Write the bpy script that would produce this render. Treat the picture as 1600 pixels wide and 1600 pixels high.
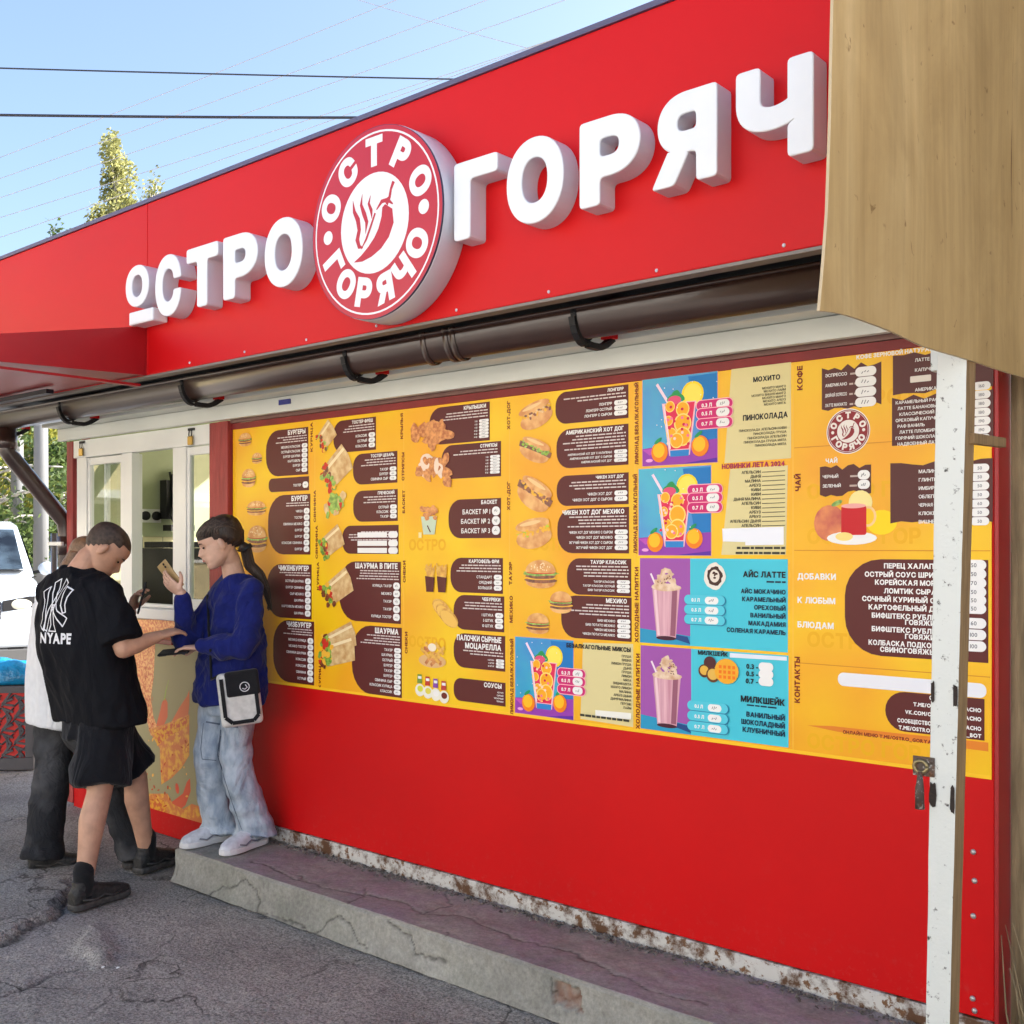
import bpy, math, random
from math import sin, cos, pi, radians
from mathutils import Vector, Matrix, noise
from mathutils.bvhtree import BVHTree
random.seed(7)
for o in list(bpy.data.objects): bpy.data.objects.remove(o)
scene = bpy.context.scene
C = scene.collection

# ------------------------------------------------------------------ camera, sky, sun, exposure
EYE, DW, FL = 1.65, 3.39, 1.05          # eye height, distance to the kiosk front, focal length / picture width
cd = bpy.data.cameras.new('camera'); cam = bpy.data.objects.new('camera', cd); C.objects.link(cam)
cd.sensor_width = 36; cd.lens = 36*FL; cd.shift_y = 55/1600; cd.clip_start = .05; cd.clip_end = 2000
FWD = Vector((-.6508, .7593, 0)).normalized(); RGT = Vector((FWD.y, -FWD.x, 0))
cam.location = (0, -DW, EYE); cam.rotation_euler = (pi/2, 0, math.atan2(-FWD.x, FWD.y))
scene.camera = cam
SUN_EL = radians(31); SUN_DIR = Vector((.58, .81, 0))
world = bpy.data.worlds.new("World"); scene.world = world; world.use_nodes = True
nt = world.node_tree; bg = nt.nodes['Background']
sky = nt.nodes.new('ShaderNodeTexSky'); sky.sky_type = 'NISHITA'; sky.sun_disc = False
sky.sun_elevation = SUN_EL; sky.sun_rotation = math.atan2(SUN_DIR.x, SUN_DIR.y)
sky.air_density = 1.0; sky.dust_density = 4.0; sky.ozone_density = 2.2
nt.links.new(sky.outputs[0], bg.inputs[0]); bg.inputs[1].default_value = .12
sl = bpy.data.lights.new('sun', 'SUN'); sl.energy = 5; sl.angle = radians(.5); sl.color = (1, .965, .91)
so = bpy.data.objects.new('sun', sl); C.objects.link(so)
sv = Vector((SUN_DIR.x*cos(SUN_EL), SUN_DIR.y*cos(SUN_EL), sin(SUN_EL)))
so.rotation_euler = (-sv).to_track_quat('-Z', 'Y').to_euler(); so.location = (5, 8, 12)
vs = scene.view_settings; vs.view_transform = 'Standard'; vs.look = 'None'; vs.gamma = 1; vs.exposure = 1.74
vs.use_curve_mapping = False
scene.cycles.max_bounces = 6

# ------------------------------------------------------------------ measuring helpers
def ray(px, py):
    r = (px-800)/1680; u = (855-py)/1680
    return FWD + RGT*r + Vector((0, 0, u))
def wp(px, py, D=DW):                      # point on the vertical plane at distance D that runs along the kiosk front
    d = ray(px, py); t = D/d.y; return Vector((d.x*t, D-DW, EYE+d.z*t))
def WX(px, D=DW): return wp(px, 855, D).x
def WZ(px, py, D=DW): return wp(px, py, D).z
def gp(px, py, z=0):                       # point on the ground
    d = ray(px, py); t = (z-EYE)/d.z; return Vector((d.x*t, -DW+d.y*t, z))
def dp(px, py, t): return Vector((0, -DW, EYE)) + ray(px, py)*t

# ------------------------------------------------------------------ materials
def lin(c):
    return tuple((x/12.92 if x <= .04045 else ((x+.055)/1.055)**2.4) for x in [v/255 for v in c])
def mat(name, col, rough=.6, spec=.5, metal=0, var=0, vscale=6, bump=0, bscale=60, trans=0, alpha=1, col2=None, lo=.35, hi=.65, coat=0, detail=4, bdist=.01, sheen=0, stretch=None):
    m = bpy.data.materials.new(name); m.use_nodes = True; n = m.node_tree; b = n.nodes['Principled BSDF']
    col = tuple(col)+(1,) if len(col) == 3 else col
    b.inputs['Base Color'].default_value = col; b.inputs['Roughness'].default_value = rough
    b.inputs['Specular IOR Level'].default_value = spec; b.inputs['Metallic'].default_value = metal
    if coat: b.inputs['Coat Weight'].default_value = coat; b.inputs['Coat Roughness'].default_value = .08
    if sheen: b.inputs['Sheen Weight'].default_value = sheen
    if trans: b.inputs['Transmission Weight'].default_value = trans
    tc = n.nodes.new('ShaderNodeTexCoord'); vec = tc.outputs['Object']
    if stretch:
        mp = n.nodes.new('ShaderNodeMapping'); mp.inputs['Scale'].default_value = stretch
        n.links.new(vec, mp.inputs[0]); vec = mp.outputs[0]
    if var or col2:
        tx = n.nodes.new('ShaderNodeTexNoise'); tx.inputs['Scale'].default_value = vscale; tx.inputs['Detail'].default_value = detail
        n.links.new(vec, tx.inputs['Vector'])
        rp = n.nodes.new('ShaderNodeValToRGB'); rp.color_ramp.elements[0].position = lo; rp.color_ramp.elements[1].position = hi
        c2 = tuple(col2)+(1,) if col2 else tuple(min(1, x*(1+var)) for x in col[:3])+(1,)
        c1 = col if col2 else tuple(x*(1-var) for x in col[:3])+(1,)
        rp.color_ramp.elements[0].color = c1; rp.color_ramp.elements[1].color = c2
        n.links.new(tx.outputs['Fac'], rp.inputs[0]); n.links.new(rp.outputs[0], b.inputs['Base Color'])
    if bump:
        t2 = n.nodes.new('ShaderNodeTexNoise'); t2.inputs['Scale'].default_value = bscale; t2.inputs['Detail'].default_value = 5
        n.links.new(vec, t2.inputs['Vector'])
        bp = n.nodes.new('ShaderNodeBump'); bp.inputs['Strength'].default_value = bump; bp.inputs['Distance'].default_value = bdist
        n.links.new(t2.outputs['Fac'], bp.inputs['Height']); n.links.new(bp.outputs[0], b.inputs['Normal'])
    return m
_ink = {}
def ink(c, rough=.32, spec=.5):            # printed vinyl colour, given as an 8-bit print colour
    k = (tuple(c), rough)
    if k not in _ink: _ink[k] = mat('printed_ink', lin(c), .38, .22)
    return _ink[k]
def worn_paint(name, paint, under, scale=30, amount=.42, rust=None, rough=.5):
    m = mat(name, paint, rough, .4, bump=.25, bscale=90, bdist=.004); n = m.node_tree; b = n.nodes['Principled BSDF']
    tc = n.nodes.new('ShaderNodeTexCoord')
    def layer(sc, pos, width):
        a = n.nodes.new('ShaderNodeTexNoise'); a.inputs['Scale'].default_value = sc; a.inputs['Detail'].default_value = 8; a.inputs['Roughness'].default_value = .7
        n.links.new(tc.outputs['Object'], a.inputs['Vector'])
        r = n.nodes.new('ShaderNodeValToRGB'); r.color_ramp.elements[0].position = pos; r.color_ramp.elements[1].position = pos+width
        r.color_ramp.elements[0].color = (1,)*4; r.color_ramp.elements[1].color = (0, 0, 0, 1); n.links.new(a.outputs['Fac'], r.inputs[0]); return r.outputs[0]
    mx = n.nodes.new('ShaderNodeMixRGB'); mx.inputs[1].default_value = tuple(paint)+(1,); mx.inputs[2].default_value = tuple(under)+(1,)
    n.links.new(layer(scale, amount-.06, .06), mx.inputs[0]); last = mx.outputs[0]
    if rust:
        m2 = n.nodes.new('ShaderNodeMixRGB'); m2.inputs[2].default_value = tuple(rust)+(1,)
        n.links.new(last, m2.inputs[1]); n.links.new(layer(scale*.35, amount-.04, .12), m2.inputs[0]); last = m2.outputs[0]
    n.links.new(last, b.inputs['Base Color']); return m

# ------------------------------------------------------------------ mesh helpers
class MB:
    def __init__(s): s.v = []; s.f = []; s.m = []; s.mats = []; s.sm = []
    def mi(s, m):
        if m not in s.mats: s.mats.append(m)
        return s.mats.index(m)
    def add(s, vs, fs, m, smooth=False):
        k = len(s.v); s.v += [tuple(v) for v in vs]; i = s.mi(m)
        for f in fs: s.f.append([a+k for a in f]); s.m.append(i); s.sm.append(smooth)
    def quad(s, a, b, c, d, m): s.add([a, b, c, d], [(0, 1, 2, 3)], m)
    def box(s, x0, x1, y0, y1, z0, z1, m, M=None):
        vs = [Vector((x, y, z)) for z in (z0, z1) for y in (y0, y1) for x in (x0, x1)]
        if M: vs = [M @ v for v in vs]
        s.add(vs, [(0, 2, 3, 1), (4, 5, 7, 6), (0, 1, 5, 4), (2, 6, 7, 3), (0, 4, 6, 2), (1, 3, 7, 5)], m)
    def bar(s, a, b, w, h, m, up=Vector((0, 0, 1))):   # rectangular bar from a to b
        a, b = Vector(a), Vector(b); d = (b-a).normalized(); x = d.cross(up)
        if x.length < 1e-4: x = d.cross(Vector((0, 1, 0)))
        x.normalize(); y = x.cross(d)
        vs = [p+x*sx*w/2+y*sy*h/2 for p in (a, b) for sx, sy in ((-1, -1), (1, -1), (1, 1), (-1, 1))]
        s.add(vs, [(3, 2, 1, 0), (4, 5, 6, 7), (0, 1, 5, 4), (1, 2, 6, 5), (2, 3, 7, 6), (3, 0, 4, 7)], m)
    def loft(s, rings, m, cap=True, closed=True, smooth=True):
        n = len(rings[0]); vs = [p for r in rings for p in r]; fs = []
        for i in range(len(rings)-1):
            for j in range(n if closed else n-1):
                a = i*n+j; b = i*n+(j+1) % n; fs.append((a, b, b+n, a+n))
        if cap and closed: fs.append(tuple(range(n))[::-1]); fs.append(tuple(range((len(rings)-1)*n, len(rings)*n)))
        s.add(vs, fs, m, smooth)
    def tube(s, pts, rad, m, n=10, cap=True, smooth=True):
        pts = [Vector(p) for p in pts]; rad = rad if isinstance(rad, (list, tuple)) else [rad]*len(pts)
        rings = []; d0 = (pts[1]-pts[0]).normalized(); x = d0.orthogonal().normalized()
        for i, p in enumerate(pts):
            d = (pts[min(i+1, len(pts)-1)]-pts[max(i-1, 0)]).normalized()
            x = (x-d*x.dot(d)).normalized(); y = d.cross(x)
            rings.append([p+(x*cos(2*pi*k/n)+y*sin(2*pi*k/n))*rad[i] for k in range(n)])
        s.loft(rings, m, cap, True, smooth)
    def ell(s, c, r, m, M=None, nu=14, nv=9):
        c = Vector(c); rings = []
        for i in range(nv+1):
            a = -pi/2+pi*(i*.98+.01*nv)/nv if 0 else -pi/2+pi*(.02+.96*i/nv)
            ring = []
            for k in range(nu):
                p = Vector((r[0]*cos(a)*cos(2*pi*k/nu), r[1]*cos(a)*sin(2*pi*k/nu), r[2]*sin(a)))
                ring.append(c+(M @ p if M else p))
            rings.append(ring)
        s.loft(rings, m)
    def prism(s, pts, ext, m):                  # planar outline pushed along ext
        n = len(pts); a = [Vector(p) for p in pts]; b = [p+Vector(ext) for p in a]
        s.add(a+b, [tuple(range(n)), tuple(range(n, 2*n))[::-1]]+[(i, i+n, (i+1) % n+n, (i+1) % n) for i in range(n)], m)
    def build(s, name, parent=None, bevel=0, seg=2, label=None):
        me = bpy.data.meshes.new(name); me.from_pydata(s.v, [], s.f)
        for m in s.mats: me.materials.append(m)
        me.polygons.foreach_set('material_index', s.m); me.polygons.foreach_set('use_smooth', s.sm); me.update()
        o = bpy.data.objects.new(name, me); C.objects.link(o)
        if parent: o.parent = parent
        if bevel:
            b = o.modifiers.new('edge', 'BEVEL'); b.width = bevel; b.segments = seg; b.limit_method = 'ANGLE'; b.angle_limit = radians(40)
        if label: o['label'] = label
        return o
def tag(o, label, cat, group=None, kind=None):
    o['label'] = label; o['category'] = cat
    if group: o['group'] = group
    if kind: o['kind'] = kind
    return o
def structure(o): o['kind'] = 'structure'; return o
def thing(name, label, cat, group=None, loc=(0, 0, 0)):
    o = bpy.data.objects.new(name, None); C.objects.link(o); o.empty_display_size = .1; o.location = loc
    return tag(o, label, cat, group)

# ------------------------------------------------------------------ lettering: glyph outlines from Blender's own built-in font, cleaned and emboldened here
from mathutils.geometry import delaunay_2d_cdt
CHARS = sorted(set("АБВГДЕЁЖЗИЙКЛМНОПРСТУФХЦЧШЩЪЫЬЭЮЯABCDEFGHIJKLMNOPQRSTUVWXYZ0123456789-./_№"))
def _winding(p, loops):
    w = 0
    for L in loops:
        for i in range(len(L)):
            a, b = L[i-1], L[i]
            if (a[1] <= p[1]) != (b[1] <= p[1]):
                x = a[0]+(p[1]-a[1])*(b[0]-a[0])/(b[1]-a[1])
                if x > p[0]: w += 1 if b[1] > a[1] else -1
    return w
def _fill(loops, test):
    vs, es = [], []
    for L in loops:
        k = len(vs); vs += [Vector(p) for p in L]; es += [(k+i, k+(i+1) % len(L)) for i in range(len(L))]
    ov, oe, of, *_ = delaunay_2d_cdt(vs, es, [], 0, 1e-5)
    keep = []
    for f in of:
        c = sum((ov[i] for i in f), Vector((0, 0)))/len(f)
        if test(_winding(c, loops)): keep.append(tuple(f))
    return [tuple(v) for v in ov], keep
def _boundary(vs, fs):
    ed = {}
    for f in fs:
        a = sum(vs[f[i-1]][0]*vs[f[i]][1]-vs[f[i]][0]*vs[f[i-1]][1] for i in range(len(f)))
        g = f if a > 0 else f[::-1]
        for i in range(len(g)): ed[(g[i-1], g[i])] = 1
    nxt = {}
    for a, b in ed:
        if (b, a) not in ed: nxt.setdefault(a, []).append(b)
    loops = []
    while nxt:
        s = next(iter(nxt)); L = [s]; c = s
        while True:
            n = nxt[c].pop()
            if not nxt[c]: del nxt[c]
            if n == s or n not in nxt: break
            L.append(n); c = n
        if len(L) > 2: loops.append([vs[i] for i in L])
    return loops
def _clean(L, eps=.004):
    out = []
    for p in L:
        if not out or (Vector(p)-Vector(out[-1])).length > eps: out.append(p)
    if len(out) > 1 and (Vector(out[0])-Vector(out[-1])).length < eps: out.pop()
    return out
def offset_loop(L, w):                         # loops run with the solid on their left; w > 0 grows the solid
    out = []
    for i in range(len(L)):
        p = Vector(L[i]); a = (p-Vector(L[i-1])).normalized(); b = (Vector(L[(i+1) % len(L)])-p).normalized()
        na, nb = Vector((a.y, -a.x)), Vector((b.y, -b.x)); m = na+nb
        d = m.length_squared
        out.append(tuple(p+m*(2*w/max(d, .55))) if d > 1e-6 else tuple(p+na*w))
    return out
def round_loop(L, r):
    out = []
    for i in range(len(L)):
        p = Vector(L[i]); a = Vector(L[i-1])-p; b = Vector(L[(i+1) % len(L)])-p
        ang = pi-a.angle(b)
        if ang < radians(35): out.append(tuple(p)); continue
        q = min(r, a.length*.45, b.length*.45); p0 = p+a.normalized()*q; p1 = p+b.normalized()*q
        for t in (0, .33, .67, 1): out.append(tuple(p0*(1-t)**2+p*2*t*(1-t)+p1*t*t))
    return out
BASE = {}; GL = {}
def load_outlines():
    tmp = []
    for ch in CHARS:
        c = bpy.data.curves.new('glyph', 'FONT'); c.body = ch; o = bpy.data.objects.new('glyph', c); C.objects.link(o); tmp.append((ch, o))
    dg = bpy.context.evaluated_depsgraph_get()
    for ch, o in tmp:
        cu = o.evaluated_get(dg).to_curve(dg); loops = []
        for s in cu.splines:
            L = []; n = len(s.bezier_points)
            for i in range(n):
                a, b = s.bezier_points[i], s.bezier_points[(i+1) % n]
                p0, p1, p2, p3 = a.co.xy, a.handle_right.xy, b.handle_left.xy, b.co.xy
                st = abs((p1-p0).cross(p3-p0))+abs((p2-p0).cross(p3-p0)) < 1e-5; k = 1 if st else 4
                for j in range(k): t = j/k; L.append(tuple(p0*(1-t)**3+p1*3*t*(1-t)**2+p2*3*t*t*(1-t)+p3*t**3))
            loops.append(_clean(L))
        # some outer contours run the other way round from the rest: make every outer one positive
        A = [sum(L[i-1][0]*L[i][1]-L[i][0]*L[i-1][1] for i in range(len(L))) for L in loops]
        sg = -1 if A[max(range(len(A)), key=lambda i: abs(A[i]))] < 0 else 1
        vs, fs = _fill(loops, lambda w: w*sg > 0)
        BASE[ch] = [_clean(L) for L in _boundary(vs, fs)]
        cu = o.data; o.to_curve_clear(); bpy.data.objects.remove(o); bpy.data.curves.remove(cu)
def load_glyphs(weight):
    for ch in CHARS:
        loops = [offset_loop(L, weight) for L in BASE[ch]]
        vs, fs = _fill(loops, lambda w: w > 0)
        x0 = min(v[0] for v in vs); x1 = max(v[0] for v in vs)
        GL[ch, weight] = ([(x-x0, y+weight) for x, y in vs], fs, x1-x0, None)
load_outlines()
for w_ in (.02, .045): load_glyphs(w_)
def text2d(s, weight=.045, gap=.07, space=.3):
    out = []; x = 0
    for ch in s:
        if ch == ' ': x += space; continue
        vs, fs, w, _ = GL[ch, weight]; out.append((ch, x, w)); x += w+gap
    return out, max(.01, x-gap)
CAPH = .80
# ------------------------------------------------------------------ shared materials
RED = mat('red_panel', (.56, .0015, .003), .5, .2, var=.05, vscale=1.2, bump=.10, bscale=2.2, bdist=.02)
def scuffed(m, z0, z1, rgb, amount):       # dried splashes and scuffs low on a panel, and uneven polish
    n = m.node_tree; L = n.links; bs = n.nodes['Principled BSDF']; tc = n.nodes.new('ShaderNodeTexCoord'); old = bs.inputs['Base Color'].links[0].from_socket
    def nz(sc, det, ro): a = n.nodes.new('ShaderNodeTexNoise'); a.inputs['Scale'].default_value = sc; a.inputs['Detail'].default_value = det; a.inputs['Roughness'].default_value = ro; L.new(tc.outputs['Object'], a.inputs['Vector']); return a.outputs['Fac']
    def ramp(f, a, b_): r = n.nodes.new('ShaderNodeMapRange'); r.inputs[1].default_value = a; r.inputs[2].default_value = b_; L.new(f, r.inputs[0]); return r.outputs[0]
    def mth(op, a, b_):
        x = n.nodes.new('ShaderNodeMath'); x.operation = op; L.new(a, x.inputs[0])
        if isinstance(b_, float): x.inputs[1].default_value = b_
        else: L.new(b_, x.inputs[1])
        return x.outputs[0]
    sp = n.nodes.new('ShaderNodeSeparateXYZ'); L.new(tc.outputs['Object'], sp.inputs[0])
    low = ramp(sp.outputs['Z'], z1, z0); f = mth('MULTIPLY', mth('MULTIPLY', low, ramp(nz(34, 8, .8), .54, .62)), float(amount))
    f2 = mth('MULTIPLY', ramp(nz(3.2, 9, .8), .62, .74), .05); f = mth('MAXIMUM', f, f2)
    mx = n.nodes.new('ShaderNodeMixRGB'); L.new(f, mx.inputs[0]); L.new(old, mx.inputs[1]); mx.inputs[2].default_value = rgb+(1,); L.new(mx.outputs[0], bs.inputs['Base Color'])
    r = n.nodes.new('ShaderNodeMapRange'); r.inputs[3].default_value = .36; r.inputs[4].default_value = .62; L.new(nz(1.6, 6, .7), r.inputs[0]); L.new(r.outputs[0], bs.inputs['Roughness'])
scuffed(RED, .21, .45, (.40, .16, .13), .16)
REDF = mat('red_fascia', (.58, .003, .005), .45, .22, var=.04, vscale=.8, bump=.05, bscale=2, bdist=.02)
REDW = mat('red_wood', (.33, .045, .04), .6, .4, var=.18, vscale=8, bump=.4, bscale=40, stretch=(4, 4, .6))
REDD = mat('shaded_red', (.22, .012, .012), .5, .4, var=.15)
WHITE = mat('white_plastic', (.78, .79, .76), .4, .5, var=.04, vscale=3)
SIGNW = mat('sign_acrylic', (.80, .83, .86), .3, .5, var=.02, vscale=6)
SIGNS = mat('sign_side', (.62, .62, .68), .4, .5, var=.05, vscale=4)
BROWNM = mat('brown_metal', (.045, .022, .016), .28, .6, var=.15, vscale=5, coat=.3)
GREYB = mat('grey_board', (.30, .33, .30), .6, .4, var=.1)
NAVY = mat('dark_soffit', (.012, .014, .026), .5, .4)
BLACKM = mat('black_plastic', (.012, .012, .014), .55, .3, bump=.1)
BROWNT = mat('brown_trim', (.20, .10, .08), .5, .4, var=.1)
GLASS = bpy.data.materials.new('window_glass'); GLASS.use_nodes = True
_n = GLASS.node_tree; _n.nodes.remove(_n.nodes['Principled BSDF'])
_t = _n.nodes.new('ShaderNodeBsdfTransparent'); _g = _n.nodes.new('ShaderNodeBsdfGlossy'); _g.inputs['Roughness'].default_value = .02
_f = _n.nodes.new('ShaderNodeFresnel'); _f.inputs['IOR'].default_value = 1.75; _x = _n.nodes.new('ShaderNodeMixShader')
_n.links.new(_f.outputs[0], _x.inputs[0]); _n.links.new(_t.outputs[0], _x.inputs[1]); _n.links.new(_g.outputs[0], _x.inputs[2])
_t.inputs[0].default_value = (.85, .9, .88, 1)
_n.links.new(_x.outputs[0], _n.nodes['Material Output'].inputs['Surface'])

# ------------------------------------------------------------------ ground: one sheet, fine near the kiosk, reaching the horizon
def frange(a, b, s):
    n = int(round((b-a)/s)); return [a+(b-a)*i/n for i in range(n+1)]
gx = [-900, -400, -150, -70, -40, -25, -17, -13, -11, -10]+frange(-9.0, -6.8, .05)[:-1]+frange(-6.8, -1.5, .0125)+frange(-1.5, .6, .05)[1:]+[1, 2, 4, 8, 20, 60, 200, 900]
gy = [-900, -300, -80, -30, -15, -8, -5, -4]+frange(-3.2, -2.3, .04)[:-1]+frange(-2.3, -.1, .0125)+[-.05, .1, .3]+[.6, 1.2, 2.5, 5, 10, 20, 40, 90, 300, 900]
def seg_d(p, a, b):
    ab = b-a; t = max(0, min(1, (p-a).dot(ab)/ab.length_squared)); return (p-(a+ab*t)).length
CR = [[(0, 1345), (30, 1338), (62, 1322), (80, 1312)], [(0, 1478), (40, 1456), (80, 1438), (98, 1424), (110, 1405)],
      [(0, 1555), (60, 1530), (110, 1512)]]
CRW = [[gp(*q).xy for q in c] for c in CR]
SLABS = [[gp(*q).xy for q in s] for s in ([(-60, 1360), (0, 1345), (62, 1322), (110, 1300), (150, 1330), (112, 1400), (85, 1440), (0, 1478), (-60, 1500)],
         [(115, 1468), (150, 1440), (178, 1452), (190, 1480), (172, 1505), (140, 1512), (118, 1498)])]
def inside(p, poly):
    r = False; j = len(poly)-1
    for i in range(len(poly)):
        a, b = poly[i], poly[j]
        if (a.y > p.y) != (b.y > p.y) and p.x < (b.x-a.x)*(p.y-a.y)/(b.y-a.y)+a.x: r = not r
        j = i
    return r
gv = []; gcol = []
for y in gy:
    for x in gx:
        z = 0; c = 0
        if -9 <= x <= .6 and -3.2 <= y <= .3:
            q = Vector((x, y, 0)); p = Vector((x, y))
            fade = min(1, (x+9)*1.2, (.6-x)*3, (y+3.2)*3, 1)
            j = p+Vector((noise.noise(q*7), noise.noise(q*7+Vector((9, 3, 1)))))*.05+Vector((noise.noise(q*28), noise.noise(q*28+Vector((4, 8, 1)))))*.012
            z = noise.noise(q*1.3)*.010+noise.noise(q*5)*.005+noise.noise(q*17)*.0035+noise.noise(q*45)*.0022
            for k, sl_ in enumerate(SLABS):
                if inside(j, sl_):
                    dd = min(seg_d(j, sl_[i], sl_[i-1]) for i in range(len(sl_)))
                    z += (.036, .024)[k]*min(1, dd/.045)
            for cr in CRW:
                dd = min(seg_d(j, cr[i], cr[i+1]) for i in range(len(cr)-1))
                wd = .017+.010*noise.noise(q*4)
                if dd < .05: z -= .016*max(0, 1-dd/(wd*1.3)); c = max(c, .85*max(0, 1-dd/wd))
            z = z*max(0, fade)-.006
        gv.append((x, y, z)); gcol.append(max(0, c))
nx = len(gx)
gf = [(j*nx+i, j*nx+i+1, (j+1)*nx+i+1, (j+1)*nx+i) for j in range(len(gy)-1) for i in range(nx-1)]
me = bpy.data.meshes.new('ground'); me.from_pydata(gv, [], gf); me.polygons.foreach_set('use_smooth', [True]*len(gf))
at = me.attributes.new('crack', 'FLOAT', 'POINT'); at.data.foreach_set('value', gcol)
ground = bpy.data.objects.new('ground', me); C.objects.link(ground); structure(ground)
def asphalt():
    m = mat('asphalt', (.1, .1, .1), .85, .35); n = m.node_tree; b = n.nodes['Principled BSDF']; L = n.links
    tc = n.nodes.new('ShaderNodeTexCoord')
    def nz(sc, det=6, ro=.6):
        a = n.nodes.new('ShaderNodeTexNoise'); a.inputs['Scale'].default_value = sc; a.inputs['Detail'].default_value = det; a.inputs['Roughness'].default_value = ro
        L.new(tc.outputs['Object'], a.inputs['Vector']); return a.outputs['Fac']
    def ramp(f, p0, c0, p1, c1):
        r = n.nodes.new('ShaderNodeValToRGB'); r.color_ramp.elements[0].position = p0; r.color_ramp.elements[1].position = p1
        r.color_ramp.elements[0].color = c0+(1,); r.color_ramp.elements[1].color = c1+(1,); L.new(f, r.inputs[0]); return r.outputs[0]
    base = ramp(nz(1.1, 7, .65), .35, (.29, .274, .255), .68, (.56, .53, .49))
    grit = ramp(nz(95, 3, .8), .34, (.30, .295, .29), .62, (1.28, 1.25, 1.2))
    mul = n.nodes.new('ShaderNodeMixRGB'); mul.blend_type = 'MULTIPLY'; mul.inputs[0].default_value = 1; L.new(base, mul.inputs[1]); L.new(grit, mul.inputs[2])
    vo = n.nodes.new('ShaderNodeTexVoronoi'); vo.inputs['Scale'].default_value = 60; L.new(tc.outputs['Object'], vo.inputs['Vector'])
    st = ramp(vo.outputs['Distance'], .10, (.30, .29, .27), .2, (0, 0, 0))
    sel = ramp(nz(7, 4), .52, (0, 0, 0), .66, (1, 1, 1))
    sm = n.nodes.new('ShaderNodeMixRGB'); sm.blend_type = 'MULTIPLY'; sm.inputs[0].default_value = 1; L.new(st, sm.inputs[1]); L.new(sel, sm.inputs[2])
    ad = n.nodes.new('ShaderNodeMixRGB'); ad.blend_type = 'ADD'; ad.inputs[0].default_value = .7; L.new(mul.outputs[0], ad.inputs[1]); L.new(sm.outputs[0], ad.inputs[2])
    wn = n.nodes.new('ShaderNodeTexNoise'); wn.inputs['Scale'].default_value = 3.5; wn.inputs['Detail'].default_value = 8; L.new(tc.outputs['Object'], wn.inputs['Vector'])
    wv = n.nodes.new('ShaderNodeMixRGB'); wv.blend_type = 'ADD'; wv.inputs[0].default_value = .55; L.new(tc.outputs['Object'], wv.inputs[1]); L.new(wn.outputs['Color'], wv.inputs[2])
    vc = n.nodes.new('ShaderNodeTexVoronoi'); vc.feature = 'DISTANCE_TO_EDGE'; vc.inputs['Scale'].default_value = 1.5; L.new(wv.outputs[0], vc.inputs['Vector'])
    ck = ramp(vc.outputs['Distance'], .004, (.30, .29, .28), .016, (1, 1, 1)); keep = ramp(nz(.9, 4), .46, (0, 0, 0), .56, (1, 1, 1))
    cm = n.nodes.new('ShaderNodeMixRGB'); cm.blend_type = 'MULTIPLY'; L.new(keep, cm.inputs[0]); L.new(ad.outputs[0], cm.inputs[1]); L.new(ck, cm.inputs[2])
    du = n.nodes.new('ShaderNodeMixRGB'); L.new(ramp(nz(2.2, 9, .75), .52, (0, 0, 0), .72, (.6, .6, .6)), du.inputs[0]); L.new(cm.outputs[0], du.inputs[1]); du.inputs[2].default_value = (.30, .28, .25, 1)
    at = n.nodes.new('ShaderNodeAttribute'); at.attribute_name = 'crack'
    mx = n.nodes.new('ShaderNodeMixRGB'); mx.inputs[2].default_value = (.03, .028, .026, 1); L.new(at.outputs['Fac'], mx.inputs[0]); L.new(du.outputs[0], mx.inputs[1])
    L.new(mx.outputs[0], b.inputs['Base Color'])
    b1 = n.nodes.new('ShaderNodeBump'); b1.inputs['Strength'].default_value = 1; b1.inputs['Distance'].default_value = .009; L.new(nz(110, 4, .75), b1.inputs['Height'])
    b2 = n.nodes.new('ShaderNodeBump'); b2.inputs['Strength'].default_value = .8; b2.inputs['Distance'].default_value = .02; L.new(nz(24, 5, .7), b2.inputs['Height'])
    L.new(b1.outputs[0], b2.inputs['Normal']); L.new(b2.outputs[0], b.inputs['Normal']); return m
me.materials.append(asphalt())

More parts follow.
